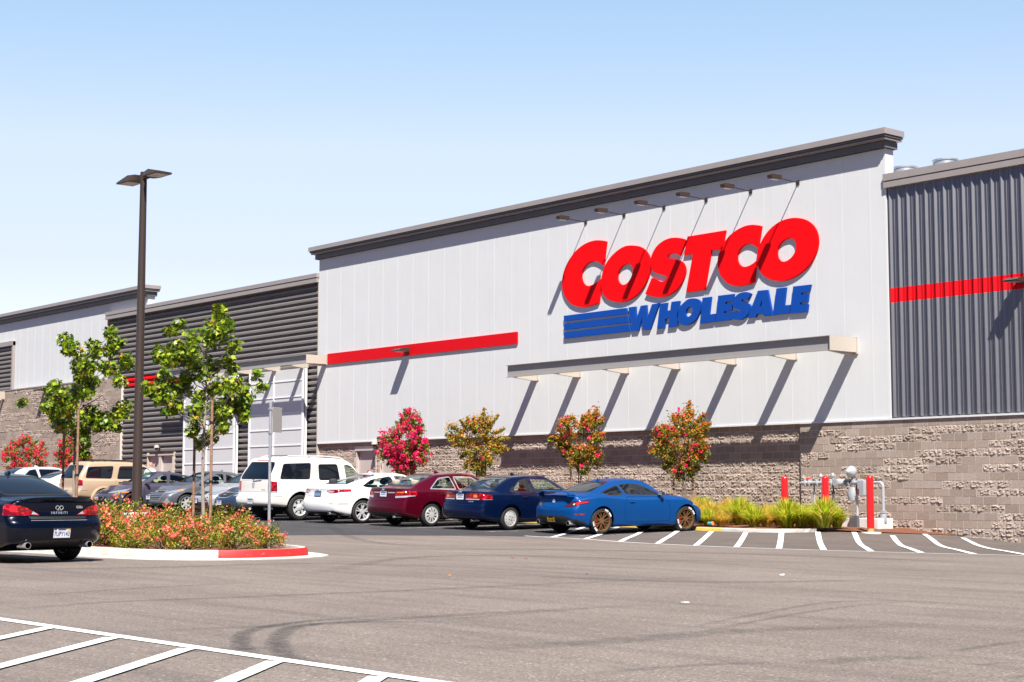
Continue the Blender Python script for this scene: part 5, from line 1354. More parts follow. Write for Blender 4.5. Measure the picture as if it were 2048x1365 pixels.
d['panels'] = [dict(n='grille', p=[(-.46, .72), (.46, .72), (.50, .60), (-.50, .60)], side=1, lo=(1, 4.0), r=.02), dict(n='headlight', p=[(.46, .62), (.46, .68), (.80, .78), (.96, .80), (.96, .72), (.75, .64)], lo=(1, 3.95), border=.008, bmi=1),
    dict(n='bumper_insert', p=[(-.5, .50), (.5, .50), (.6, .26), (-.6, .26)], side=1, lo=(1, 4.0), r=.05), dict(n='bumper_insert', p=[(.62, .30), (.66, .52), (.80, .50), (.82, .34)], lo=(1, 3.9), r=.03), dict(n='fog_light', p=[(.68, .35), (.68, .42), (.74, .42), (.74, .35)], lo=(1, 3.9), src='bumper_insert'), dict(n='indicator', p=[(3.86, .66), (3.86, .70), (4.12, .67), (4.12, .64)], ax='y', r=0)]
r, _ = car(d); place(r, -53.95, -7.05, DWN-.03)
# ---- far left: only roofs show
d = sedan(name='white_far_sedan', label='white sedan mostly hidden behind the black sedan and the tan SUV', cat='car', group=None, L=4.8, W=1.80, H=1.45, xr=1.05, wb=2.72, R=.32, tz=1.05, hz=.97, rb=.75, rt=1.65, wtop=2.75, wbase=3.55, paint=mat('plain_white_paint', (.74,.75,.76), .3, 0, 1.0), rim=.21, rimk='alloy', gm=(M_TINT, M_TINT, M_TINT), dark=1)
d['panels'] = [rear_lamp([(.5, .80), (.5, .95), (.98, .98), (.98, .84)], .4)]
r, _ = car(d); place(r, -59.2, -7.5, UPR)
d = sedan(name='silver_white_hatchback', label='silvery white car at the far left whose long arched roof shows above the black sedan', cat='car', group=None, L=4.7, W=1.82, H=1.56, xr=.95, wb=2.75, R=.33, tz=1.08, hz=1.0, rb=.4, rt=1.2, wtop=2.75, wbase=3.6, paint=mat('silver_white_paint', (.62,.65,.70), .3, .3, 1.0), rim=.22, rimk='alloy', gm=(M_TINT, M_TINT, M_TINT), dark=1)
d['panels'] = [rear_lamp([(.6, .85), (.6, 1.0), (.98, 1.02), (.98, .88)], .4)]
r, _ = car(d); place(r, -62.3, -7.6, UPR)
# ---- black sedan in the left foreground
def g_extra(sk, root):
    off = sk.off; n = 25; mb = MB(); ys = np.linspace(-.62, .62, n)
    for y in ys:
        e = 1-(abs(y)/.62)**6; p, nn = sk.surf(x=.30, y=y); q, nn = sk.surf(x=.12, y=y)
        for a, b in ((.26, p[2]-.012), (.14, p[2]+.012*e+.002), (.055, p[2]+.026*e), (.045, p[2]+.012*e-.002), (.09, q[2]-.03)): mb.v.append((a+.10*(abs(y)/.62)**2.6-off, y, b))
    for i in range(n-1):
        for k in range(4): mb.f.append((i*5+k, i*5+k+1, i*5+k+6, i*5+k+5)); mb.m.append(0)
    obj('spoiler', mb, sk.sp['paint'], root, True, world=False)
    p, nn = sk.surf(y=0, z=.80, end=-1)
    # seatbacks' light seen as a pale strip is left to the glass; parking sensors
    for y in (-.62, -.22, .22, .62):
        p, nn = sk.surf(y=y, z=.565, end=-1); on_surface(sk, root, 'parking_sensor', MB().lathe([(0, -.004), (.012, -.004), (.013, .002)], 12, axis='y'), sk.sp['paint'], (p[0], y, .565), nn, off=.003)
lamp = [(.31, .755), (.28, .80), (.36, .85), (.56, .895), (.72, .985), (.82, .985), (1.0, .91), (1.0, .80), (.95, .75)]
d = sedan(name='black_sedan', label='glossy black sedan seen from behind in the left foreground with twin exhaust tips', cat='car', group=None, L=4.75, W=1.775, H=1.455, xr=1.08, wb=2.85, R=.335, tz=1.02, hz=.97, rb=.72, rt=1.72, wtop=2.85, wbase=3.65, paint=paint('black_paint', (.0016,.0035,.011), .2, .22, .6, .015), trim=M_CHROME,
    rim=.235, rimk='split', tuck=.03, tw=.235, gm=(M_TINT, M_TINT, M_TINT), dark=1, extra=g_extra, rc=.17,
    plate=(.475, 'white', '7UPY143'), badge=(.875, 'loop', -1), exhaust=[(.55, .285, .052), (-.55, .285, .052)], fin=1.78,
    rear=[(0, .22), (.27, .16), (.34, .06), (.42, .02), (.56, .0), (.66, .02), (.70, .07), (.78, .10), (.90, .10), (1.0, .085), (1.1, .09), (1.6, .2)])
d['panels'] = [rear_lamp(lamp, .36), dict(n='reverse_light', p=[(.34, .775), (.34, .805), (.44, .83), (.47, .775)], lo=(-1, .4), src='tail_light', r=.01),
    dict(n='tail_bright', p=[(.74+.06*math.cos(a), .865+.055*math.sin(a)) for a in np.arange(12)*PI/6], lo=(-1, .45), src='tail_light', r=0), dict(n='tail_bright', p=[(.865+.045*math.cos(a), .90+.05*math.sin(a)) for a in np.arange(12)*PI/6], lo=(-1, .45), src='tail_light', r=0),
    dict(n='trunk_lid', p=[(-.60, 1.0), (.60, 1.0), (.62, .97), (.42, .84), (.36, .78), (.40, .70), (-.40, .70), (-.36, .78), (-.42, .84), (-.62, .97)][:0] or [(-.60, 1.0), (.60, 1.0), (.52, .69), (-.52, .69)], side=1, lo=(-1, .35), border=.006, bmi=1, r=.03),
    dict(n='bumper_insert', p=[(-.52, .742), (.52, .742), (.48, .70), (-.48, .70)], side=1, lo=(-1, .35), src='trunk_lid', r=0),
    dict(n='lower_valance', p=[(-.50, .33), (.50, .33), (.62, .15), (-.62, .15)], side=1, lo=(-1, .42), r=.04),
    dict(n='chrome_strip', p=[(-.50, .676), (.50, .676), (.50, .682), (-.50, .682)], side=1, lo=(-1, .35), r=0)]
d['letters'] = [('I N F I N I T I', 0, .795, .053, .0024), ('G35x', -.37, .885, .055, .0022)]
d['lstretch'] = 1.0
r, _ = car(d)
_h = PI+.10
_rw = (-25.66, -24.36)      # surveyed middle of the rear axle
place(r, _rw[0]+math.cos(_h)*1.425, _rw[1]+math.sin(_h)*1.425, _h)
# ================================================================ planting
M_BARK = mat('pale_bark', (.30,.25,.20), .85, var=.25, vscale=30)
M_BARKD = mat('dark_bark', (.16,.115,.085), .85, var=.25, vscale=30)
M_STAKE = mat('lodgepole_stake', (.27,.155,.095), .8, var=.3, vscale=14)
M_TIE = mat('black_rubber_tie', (.012,.012,.012), .7)
LM_OAK = leaf_mat('bright_green_leaf', [(0, (.035,.075,.004)), (.3, (.09,.16,.006)), (.65, (.20,.30,.010)), (.93, (.38,.44,.02)), (1, (.42,.20,.03))], .4, .22, .35)
LM_MYR = leaf_mat('olive_green_leaf', [(0, (.03,.06,.005)), (.4, (.10,.15,.008)), (.75, (.26,.30,.012)), (1, (.40,.24,.02))], .45, .3)
LM_MYRO = leaf_mat('orange_tinged_leaf', [(0, (.07,.09,.006)), (.3, (.20,.22,.010)), (.5, (.50,.26,.015)), (.8, (.66,.25,.02)), (1, (.52,.12,.02))], .45, .3)
LM_MYRR = leaf_mat('red_tinged_leaf', [(0, (.10,.12,.006)), (.25, (.30,.20,.010)), (.55, (.62,.20,.015)), (.85, (.66,.09,.02)), (1, (.45,.30,.02))], .45, .3)
LM_PINK = leaf_mat('magenta_petal', [(0, (.72,.006,.10)), (.6, (.88,.012,.15)), (1, (.92,.05,.24))], .55, .35)
LM_CRIM = leaf_mat('crimson_petal', [(0, (.70,.01,.05)), (.6, (.85,.02,.09)), (1, (.90,.07,.16))], .55, .35)
LM_ROSE = leaf_mat('shrub_leaf', [(0, (.03,.065,.008)), (.3, (.10,.15,.010)), (.6, (.24,.28,.018)), (.8, (.42,.38,.025)), (1, (.48,.26,.04))], .4, .3)
LM_CORAL = leaf_mat('coral_petal', [(0, (.74,.12,.05)), (.35, (.85,.21,.12)), (.6, (.85,.09,.12)), (.8, (.88,.40,.28)), (1, (.72,.30,.06))], .6, .3)
LM_GRASS = leaf_mat('green_grass_blade', [(0, (.20,.32,.008)), (.35, (.40,.54,.014)), (.6, (.66,.68,.035)), (.8, (.85,.70,.10)), (1, (.88,.66,.18))], .5, .5)
LM_STRAW = leaf_mat('straw_grass_blade', [(0, (.36,.36,.02)), (.4, (.74,.55,.08)), (.8, (.84,.62,.16)), (1, (.75,.45,.10))], .5, .45)
T_OAK = np.array([(0, 0, 0), (.16, .22, .02), (.42, .18, .05), (.26, .42, .03), (.50, .58, .06), (.20, .66, .03), (.0, 1.0, .05), (-.20, .66, .03), (-.50, .58, .06), (-.26, .42, .03), (-.42, .18, .05), (-.16, .22, .02)])
T_OVAL = np.array([(0, 0, 0), (.24, .3, .04), (.22, .65, .05), (0, 1, 0), (-.22, .65, .05), (-.24, .3, .04)])
T_PET = np.array([(-.35, 0, .1), (.35, .0, -.05), (.5, .6, .12), (.0, .9, -.1), (-.5, .55, .1)])
def leaves(P, size, tmpl, up=.5, seed=0, jit=.35, nrm=None):
    """leaf faces at points P; returns vertex array and face list"""
    rg = np.random.default_rng(seed); n = len(P); k = len(tmpl)
    N = rg.normal(size=(n, 3)); N /= np.linalg.norm(N, axis=1)[:, None]
    if nrm is not None: N = N*.8+nrm*.7
    N[:, 2] += up; N /= np.linalg.norm(N, axis=1)[:, None]
    A = rg.normal(size=(n, 3)); A -= N*np.sum(A*N, 1)[:, None]; A /= np.linalg.norm(A, axis=1)[:, None]; B = np.cross(N, A)
    S = size*(1+jit*rg.normal(size=n)).clip(.5, 1.35)
    V = P[:, None, :]+S[:, None, None]*(tmpl[None, :, 0:1]*A[:, None]+(tmpl[None, :, 1:2]-.4)*B[:, None]+tmpl[None, :, 2:3]*N[:, None])
    return V.reshape(-1, 3), n, k
def leaf_obj(name, sets, m, parent):
    Vs, F, o = [], [], 0
    for V, n, k in sets:
        Vs.append(V); F += [tuple(range(o+i*k, o+i*k+k)) for i in range(n)]; o += n*k
    V = np.concatenate(Vs); me = bpy.data.meshes.new(name); me.from_pydata(V.tolist(), [], F); me.materials.append(m); me.update()
    q = bpy.data.objects.new(name, me); link(q, parent); return q
def inpoly(P, poly):
    x, y = P[:, 0], P[:, 1]; ins = np.zeros(len(P), bool); j = len(poly)-1
    for i in range(len(poly)):
        xi, yi = poly[i]; xj, yj = poly[j]
        c = ((yi > y) != (yj > y)) & (x < (xj-xi)*(y-yi)/((yj-yi) or 1e-9)+xi); ins ^= c; j = i
    return ins
def at_px(px, d):
    """ground position of something d metres out from the wall line seen in column px"""
    k = (px-1024)/FPX; Z = (35.6-d)/(_fw[1]+_rt[1]*k); return (_fw[0]+_rt[0]*k)*Z, -d, Z
def outline_local(pts, zoom, base, Z):
    """photo outline -> metres: sideways from the stem, height above eye level"""
    out = []
    for a, b in pts:
        px, py = zoom[0]+a/zoom[2], zoom[1]+b/zoom[2]; out.append(((px-base)/FPX*Z, 1.10-(py-988)/FPX*Z))
    return out
SIDE = np.array([_rt[0], _rt[1], 0]); DEEP = np.array([_fw[0], _fw[1], 0])
def stake_obj(x, y, h, label, lean=0, r=.027, ties=(), to=None, grp='wooden tree stakes', zb=None):
    z = gz(x, y) if zb is None else zb
    t = thing('tree_stake', label, 'stake', (x, y, z), grp)
    obj('post', MB().tube([(0, 0, -.1), (lean*.5, 0, h*.5), (lean, 0, h)], [r*1.05, r, r*.97], 10), M_STAKE, t, True, world=False)
    for hz in ties:
        q = Vector((to[0]-x, to[1]-y, 0)); L = q.length; d = q/L
        pts = [Vector((0, 0, hz))-d*r*1.3]+[Vector((0, 0, hz+.01))+d*(L*f)+Vector((0, 0, -.06*math.sin(f*PI))) for f in (.15, .5, .85, 1.05)]
        mb = MB().tube(pts, .011, 6)
        mb.lathe([(r+.004, hz-.02), (r+.012, hz-.02), (r+.012, hz+.02), (r+.004, hz+.02)], 12)
        obj('tie', mb, M_TIE, t, world=False)
    return t
BEDZ = .155
def staked_tree(px, d, clusters, zoom, label, seed, leafsize=.098, n=84, ztop=2.0, zb=None):
    x, y, Z = at_px(px, d); base = gz(x, y)+BEDZ if zb is None else zb
    t = thing('young_tree', label, 'tree', (x, y, base), 'young street trees in the island'); rg = np.random.default_rng(seed)
    C = []
    for a, b, r in clusters:
        p = outline_local([(a, b)], zoom, px, Z)[0]; rr = r/zoom[2]/FPX*Z
        C.append((SIDE*p[0]+np.array([0, 0, p[1]-base]), rr))
    zmid = np.mean([c[0][2] for c in C])
    for i, (c, r) in enumerate(C):
        wid = .35+.45*max(0, 1-abs(c[2]-zmid)/1.8); C[i] = (c+DEEP*rg.normal(0, .38)*wid*2.0*min(1, 1.2), r)
    top = max(c[0][2] for c in C); tr = MB()
    stem = [np.array([0, 0, -.05])]+[np.array([.03*math.sin(z*2+seed), .03*math.cos(z*1.7), z]) for z in np.linspace(.4, top*.86, 9)]
    tr.tube(stem, np.linspace(.042, .012, len(stem)), 8)
    def stem_at(z): return np.array([np.interp(z, [s[2] for s in stem], [s[k] for s in stem]) for k in range(3)])
    for c, r in C:
        hd = np.hypot(c[0], c[1]); s = stem_at(max(1.35, c[2]-.12-.45*hd)); m = s*.45+c*.55+np.array([0, 0, -.05])
        tr.tube([s, m, c], [.013, .008, .004], 5)
    obj('trunk', tr, M_BARK, t, True, world=False)
    sets = []
    for i, (c, r) in enumerate(C):
        k = int(n*(r/.17)**1.6)+8; q = rg.normal(size=(k, 3)); q /= np.linalg.norm(q, axis=1)[:, None]; q *= (rg.random((k, 1))**.45)*r*1.12; q[:, 2] *= .95
        sets.append(leaves(c+q, leafsize, T_OAK, .45, seed*100+i, nrm=q/np.linalg.norm(q, axis=1)[:, None]))
    leaf_obj('crown', sets, LM_OAK, t); return x, y, base
ZA = (0, 550, 3.103)
T2 = [(1340,270,60),(1400,260,50),(1290,330,70),(1380,340,80),(1320,400,70),(1450,440,50),(1160,330,40),(1190,390,55),(1070,360,40),(1000,420,50),(1080,470,80),(1000,500,60),(1130,510,70),(1060,540,60),(1230,470,45),(1200,550,55),(1280,560,70),(1260,620,60),(1400,560,50),(1420,530,40),(1160,630,40),(950,600,40),(1000,650,60),(940,720,50),(1040,720,90),(1120,690,70),(1180,750,60),(1000,770,60),(1080,830,70),(1270,700,50),(1390,700,60),(1450,680,60),(1400,780,80),(1500,750,70),(1340,820,60),(1480,830,60),(1530,740,50),(1590,690,40),(1620,640,35),(1440,880,50),(1520,890,35),(1350,920,60),(1390,950,40),(1250,840,60),(1220,900,50),(1200,980,50),(1230,1040,50),(1290,1010,50),(1310,980,30)]
T1 = [(410,410,50),(420,460,50),(430,520,50),(540,430,40),(500,480,50),(560,500,50),(620,470,50),(660,480,40),(720,380,45),(690,430,50),(740,420,30),(420,590,50),(470,560,60),(520,570,50),(590,590,50),(650,640,50),(700,590,40),(750,540,50),(780,520,40),(720,600,50),(600,680,50),(540,650,60),(500,680,60),(340,690,40),(360,740,60),(430,750,70),(480,740,60),(570,740,50),(280,820,50),(230,820,35),(330,830,60),(400,830,70),(470,820,70),(520,850,60),(360,900,60),(310,890,40),(350,950,40),(440,920,60),(540,900,50),(620,900,60),(700,850,50),(740,820,50),(780,880,40),(700,920,60),(640,950,40),(740,950,40),(540,980,40),(470,960,50),(460,1010,40),(530,1040,50),(540,1110,40),(570,930,50)]
x, y, b = staked_tree(410, 19.8, T2, ZA, 'young green tree right of the lamp post with pale trunk between two wooden stakes', 3)
for px, lab, h in ((390, 'left wooden stake of the island tree right of the lamp post', 2.72), (424, 'right wooden stake of the island tree right of the lamp post, in the sun', 2.72)):
    sx, sy, _ = at_px(px, 19.8 if px < 410 else 20.0); stake_obj(sx, sy, h, lab, ties=(1.18, 2.3) if px > 410 else (1.30,), to=(x, y), zb=b)
x, y, b = staked_tree(152, 19.8, T1, ZA, 'young green tree left of the lamp post rising behind the black sedan', 4)
for px, lab, h in ((129, 'left wooden stake of the island tree left of the lamp post', 2.55), (157, 'right wooden stake of the island tree left of the lamp post', 2.75)):
    sx, sy, _ = at_px(px, 19.6 if px < 140 else 20.2); stake_obj(sx, sy, h, lab, ties=(1.35,), to=(x, y), zb=b)
# ---------------------------------------------------------------- crape myrtles along the wall
def myrtle(px, d, outline, zoom, label, lm, fm, nfl, seed, ncl=90, per=80, stakes=True, trunk=True, flow_top=.0, tipbias=.0, fs=1.0):
    x, y, Z = at_px(px, d); base = gz(x, y)+.1; t = thing('flowering_tree', label, 'tree', (x, y, base), 'flowering young trees along the wall'); rg = np.random.default_rng(seed)
    O = np.array(outline_local(outline, zoom, px, Z)); O[:, 1] -= base
    lo, hi = O.min(0), O.max(0); C = []
    while len(C) < ncl:
        p = rg.uniform(lo, hi, (400, 2)); p = p[inpoly(p, O)]
        for q in p[:40]:
            if len(C) < ncl and all((q[0]-c[0])**2+(q[1]-c[1])**2 > .010 or rg.random() < .10 for c in C): C.append(q)
            elif len(C) >= ncl: break
        if len(p) == 0: break
        if rg.random() < .12: C.append(p[0])
    C = np.array(C[:ncl]); hw = (hi[0]-lo[0])/2; zc = (lo[1]+hi[1])/2
    dep = rg.normal(0, .42, len(C))*hw*np.clip(1-((C[:, 1]-zc)/(hi[1]-lo[1])*1.5)**2, .2, 1)
    P = C[:, :1]*SIDE+dep[:, None]*DEEP; P[:, 2] = C[:, 1]
    tr = MB(); zl = lo[1]
    for k in range(3):
        a = k*2.1+seed; tr.tube([(.03*math.cos(a), .03*math.sin(a), -.05), (.05*math.cos(a), .05*math.sin(a), zl+.1), (.14*math.cos(a), .14*math.sin(a), zl+(hi[1]-zl)*.5)], [.022, .018, .008], 6)
    for c in P[::2]:
        s = np.array([.08*c[0], .08*c[1], zl+max(0, c[2]-zl-.5)*.55]); tr.tube([s, (s+c)/2+np.array([0, 0, -.04]), c], [.009, .006, .003], 4)
    obj('trunk', tr, M_BARKD, t, True, world=False)
    sets, tips, fl = [], [], []
    def clump(c, r, k, sd):
        q = rg.normal(size=(k, 3))*r*np.array([.62, .62, .7]); h = q[:, 2]/r+rg.normal(0, .35, k)+tipbias+.55*(c[2]-zc)/(hi[1]-lo[1])
        nn = q/(r+1e-6); up_ = h > .25
        for sel, L in ((~up_, sets), (up_, tips)):
            if sel.any(): L.append(leaves(c+q[sel], .066, T_OVAL, .4, sd, nrm=nn[sel]))
    for i, c in enumerate(P): clump(c, .095+.05*rg.random(), int(per*(.6+.8*rg.random())), seed*200+i)
    for i, v in enumerate(O):      # shoots that give the crown its ragged outline
        dd = rg.normal(0, .12)*hw; v3 = SIDE*v[0]+DEEP*dd; v3[2] = v[1]; cc = SIDE*(v[0]*.45)+DEEP*dd*.5; cc[2] = zc+(v[1]-zc)*.5
        for f in np.linspace(.2, 1.0, 8): clump(cc+(v3-cc)*f, .080-.048*f, 34, seed*250+i*9+int(f*8))
    m = leaf_obj('crown', sets, LM_MYR, t)
    if tips: leaf_obj('crown_tips', tips, lm, t)
    w = (P@np.append(SIDE[:2], 0)-0); score = rg.random(len(P))+flow_top*(P[:, 2]-lo[1])/(hi[1]-lo[1])
    idx = np.argsort(-score)
    for j in range(nfl):
        c = P[idx[j % len(P)]]+rg.normal(0, .09, 3)+np.array([0, 0, .03])-DEEP*(.10+.12*rg.random())
        k = int((20+12*rg.random())*fs); q = rg.normal(size=(k, 3))*np.array([.034, .034, .042])*fs; fl.append(leaves(c+q, .045, T_PET, .1, seed*300+j))
    if fl: leaf_obj('flowers', fl, fm, t)['kind'] = 'stuff'
    if stakes:
        nm = stakes
        for s, sd in ((-.28, 'left'), (.26, 'right')):
            q = np.array([x, y])+SIDE[:2]*s; stake_obj(q[0], q[1], 1.75+.15*(s > 0)+.2*(seed % 2), '%s wooden stake of %s' % (sd, nm), ties=(1.05,), to=(x, y), r=.03)
ZB_ = (740, 790, 6.827); ZC_ = (1080, 790, 5.69); ZD_ = (0, 850, 4.55)
myrtle(811, 2.3, [(475,210),(550,260),(640,280),(720,410),(710,520),(690,600),(800,700),(800,790),(720,830),(760,930),(620,1020),(560,1080),(440,1080),(360,1030),(240,950),(160,850),(150,780),(120,600),(290,570),(330,500),(360,380),(440,340)], ZB_,
       'young tree thick with magenta blossom in front of the beige wall doors', LM_MYR, LM_PINK, 250, 31, stakes='the magenta blossom tree', flow_top=.8)
myrtle(955, 2.3, [(1560,200),(1600,320),(1750,290),(1660,430),(1610,500),(1640,600),(1830,470),(1890,600),(1760,700),(1890,750),(1800,800),(1650,860),(1650,950),(1560,1060),(1480,1090),(1380,1010),(1290,980),(1240,860),(1140,700),(1040,550),(1090,430),(1230,350),(1330,320),(1400,430),(1420,320)], ZB_,
       'young orange leaved tree almost without blossom behind the navy sedan', LM_MYRO, LM_PINK, 5, 32, tipbias=.35, fs=.6, ncl=64, stakes='the orange leaved tree', flow_top=0)
myrtle(1160, 2.3, [(650,160),(670,230),(730,280),(735,440),(690,510),(640,640),(720,690),(650,800),(560,850),(490,890),(420,830),(340,800),(330,700),(260,700),(240,610),(180,570),(120,490),(200,400),(250,300),(380,250),(490,240),(540,290),(560,190)], ZC_,
       'young russet tree with scattered pink blossom behind the blue coupe roof', LM_MYRR, LM_PINK, 24, 33, tipbias=.3, fs=.7, ncl=64, stakes='the russet tree behind the coupe roof')
myrtle(1366, 2.3, [(1710,80),(1740,200),(1860,230),(1930,330),(1880,470),(1890,640),(1890,760),(1800,850),(1700,930),(1560,960),(1420,840),(1420,720),(1250,650),(1330,540),(1310,380),(1400,350),(1500,370),(1520,240),(1640,240)], ZC_,
       'tall young tree with red tinged leaves and pink blossom above the coupe bonnet', LM_MYRR, LM_PINK, 24, 34, tipbias=.3, fs=.7, ncl=82, stakes='the tall red tinged tree')
myrtle(52, 2.6, [(250,100),(340,150),(410,230),(440,350),(380,420),(100,420),(70,330),(35,270),(100,220),(110,150),(200,160)], ZD_,
       'crimson flowering tree at the far left above the white car roofs', LM_MYR, LM_CRIM, 170, 35, ncl=70, stakes=False, flow_top=.5)
myrtle(140, 2.6, [(600,90),(650,110),(700,200),(760,230),(830,290),(820,340),(640,390),(520,410),(510,270),(560,190)], ZD_,
       'crimson flowering tree half hidden behind the young tree left of the lamp post', LM_MYR, LM_CRIM, 120, 36, ncl=55, stakes=False, flow_top=.3)
# ---------------------------------------------------------------- island: kerb, mulch, shrubs
ISL = [(-36.0,-22.55),(-31.0,-22.5),(-28.4,-22.45),(-27.0,-22.5),(-25.8,-22.45),(-24.75,-22.15),(-24.15,-21.55),(-24.0,-20.9),(-24.12,-20.2),(-24.5,-19.65),(-25.2,-19.3),(-26.4,-18.95),(-28.4,-18.45),(-31.0,-17.8),(-36.0,-17.15)]
def resample(P, n):
    P = curve_open(P, 8); d = [0]
    for a, b in zip(P[:-1], P[1:]): d.append(d[-1]+math.hypot(b[0]-a[0], b[1]-a[1]))
    t = np.linspace(0, d[-1], n); return list(zip(np.interp(t, d, [p[0] for p in P]), np.interp(t, d, [p[1] for p in P])))
def kerb(name, P, prof, m, inward, label=None, dz=0, parent=None):
    """profile of (distance inwards, height) swept along P"""
    mb = MB(); L = len(P); k = len(prof)
    for i, (x, y) in enumerate(P):
        a, b = P[max(i-1, 0)], P[min(i+1, L-1)]; dx, dy = b[0]-a[0], b[1]-a[1]; q = math.hypot(dx, dy); nx, ny = -dy/q*inward, dx/q*inward; z = gz(x, y)
        for w_, h in prof: mb.v.append((x+nx*w_, y+ny*w_, z+h))
    for i in range(L-1):
        for j in range(k-1):
            a = i*k+j; f = (a, a+k, a+k+1, a+1); mb.f.append(f if inward > 0 else f[::-1]); mb.m.append(0)
    for e, rev in ((0, False), ((L-1)*k, True)):
        f = tuple(e+j for j in range(k)); mb.f.append(f if rev else f[::-1]); mb.m.append(0)
    o = obj(name, mb, m, parent, True, angle=35); return tag(o, kind='structure', label=label) if parent is None else o
RS = resample(ISL, 150)
KP = [(0, -.05), (.0, .0), (.012, .135), (.022, .15), (.04, .155), (.145, .155), (.155, .12), (.155, -.05)]
GP = [(-.36, -.02), (-.36, .012), (-.01, .022), (-.01, -.03)]
# which stretch is painted red: from the bend to the tip
_i0 = min(range(150), key=lambda i: math.hypot(RS[i][0]+24.22, RS[i][1]+21.62)); _i1 = min(range(150), key=lambda i: math.hypot(RS[i][0]+24.75, RS[i][1]+19.5))
kerb('island_kerb', RS[:_i0+1], KP, M_KERB, 1, 'pale concrete kerb of the planted island'); kerb('island_kerb', RS[_i1:], KP, M_KERB, 1, 'pale concrete kerb of the island on the side of the cars')
kerb('red_kerb', RS[_i0:_i1+1], [(0, -.05), (.0, .0), (.012, .135), (.022, .15), (.04, .155), (.06, .155), (.06, -.05)], M_KERBRED, 1, 'red painted kerb at the tip of the island')
kerb('island_kerb', RS[_i0:_i1+1], [(.0605, -.05), (.0605, .154), (.145, .154), (.155, .12), (.155, -.05)], M_KERB, 1, 'bare concrete behind the red kerb paint')
kerb('gutter', RS, GP, M_KERB, 1, 'concrete gutter round the planted island')
def bed(name, loop, dz, label, bump=.03, fan=(0, 0), rings=6):
    mb = MB(); cx, cy = fan; n = len(loop); rg = np.random.default_rng(5)
    for r in range(rings):
        f = 1-r/rings
        for x, y in loop: X, Y = cx+(x-cx)*f, cy+(y-cy)*f; mb.v.append((X, Y, gz(X, Y)+dz+(rg.random()*bump if r else 0)+.05*(1-f)))
    mb.v.append((cx, cy, gz(cx, cy)+dz+.05))
    for r in range(rings-1):
        for k in range(n): mb.f.append((r*n+k, r*n+(k+1) % n, (r+1)*n+(k+1) % n, (r+1)*n+k)); mb.m.append(0)
    for k in range(n): mb.f.append(((rings-1)*n+k, (rings-1)*n+(k+1) % n, rings*n)); mb.m.append(0)
    return tag(obj(name, mb, M_MULCH, smooth=True, angle=180), kind='structure', label=label)
_in = []
for i, (x, y) in enumerate(RS):
    a, b = RS[max(i-1, 0)], RS[min(i+1, 149)]; q = math.hypot(b[0]-a[0], b[1]-a[1]); _in.append((x-(b[1]-a[1])/q*.15, y+(b[0]-a[0])/q*.15))
bed('mulch', _in, .11, 'red brown bark mulch in the island', fan=(-30, -19.8))
# shrubs: five sorts built once, then copied and turned
def shrub_sort(kind, seed, h, r, nleaf, nflow, lm=LM_ROSE):
    rg = np.random.default_rng(seed); t = thing('flowering_shrub', 'low shrub', 'shrub'); tr = MB(); cl = []
    for k in range(30):
        a, e = rg.random()*2*PI, rg.random()**.7; R_ = r*e; zz = h*(1-.55*e*e)*(.55+.5*rg.random()); cl.append(np.array([R_*math.cos(a), R_*math.sin(a), max(.06, zz*(1.0 if k % 3 else .45))]))
        tr.tube([(0, 0, 0), cl[-1]*np.array([.5, .5, .62]), cl[-1]], [.008, .006, .003], 4)
    obj('stems', tr, M_BARKD, t, True, world=False)
    S = []
    for i, c in enumerate(cl):
        q = rg.normal(size=(nleaf//30, 3))*np.array([.075, .075, .06]); P = c+q; P[:, 2] = np.maximum(P[:, 2], .02); S.append(leaves(P, .042, T_OVAL, .35, seed*500+i))
    for i in range(4):   # long shoots
        a = rg.random()*2*PI; tip = np.array([r*.6*math.cos(a), r*.6*math.sin(a), h*(1.1+.25*rg.random())]); s = tip*np.array([.4, .4, .5])
        f = rg.random((26, 1)); S.append(leaves(s+(tip-s)*f+rg.normal(0, .018, (26, 3)), .045, T_OVAL, .3, seed*700+i))
    leaf_obj('foliage', S, lm, t)
    F = []
    for i in range(nflow):
        c = cl[rg.integers(30)]*np.array([1.05, 1.05, 1.0])+np.array([0, 0, .07+.04*rg.random()])+rg.normal(0, .05, 3); k = rg.integers(14, 28)
        F.append(leaves(c+rg.normal(size=(k, 3))*np.array([.040, .040, .026]), .034, T_PET, .6, seed*900+i))
    if F: leaf_obj('flowers', F, LM_CORAL, t)['kind'] = 'stuff'
    return t
sorts = [shrub_sort(0, 51, .52, .48, 1300, 16), shrub_sort(1, 52, .44, .45, 1400, 7), shrub_sort(2, 53, .60, .44, 1300, 22), shrub_sort(3, 54, .40, .50, 1400, 9), shrub_sort(4, 55, .48, .42, 1300, 30)]
used = [False]*5; rg = np.random.default_rng(77)
LAB = ['bushy low shrub with some coral blossom in the mulched island', 'leafy green low shrub with hardly any blossom in the mulched island', 'tall loose shrub with plenty of coral blossom in the mulched island', 'flat spreading green shrub with a few coral flowers in the mulched island', 'compact shrub covered in coral blossom in the mulched island']
spots = []
for yy, xs in ((-21.75, np.arange(-34.5, -24.9, .80)), (-20.95, np.arange(-34.9, -24.4, .84)), (-20.15, np.arange(-34.4, -24.6, .84)), (-19.45, np.arange(-34.6, -25.6, .86)), (-18.75, np.arange(-34.2, -28.0, .92))):
    for xx in xs: spots.append((xx+rg.normal(0, .08), yy+rg.normal(0, .08)))
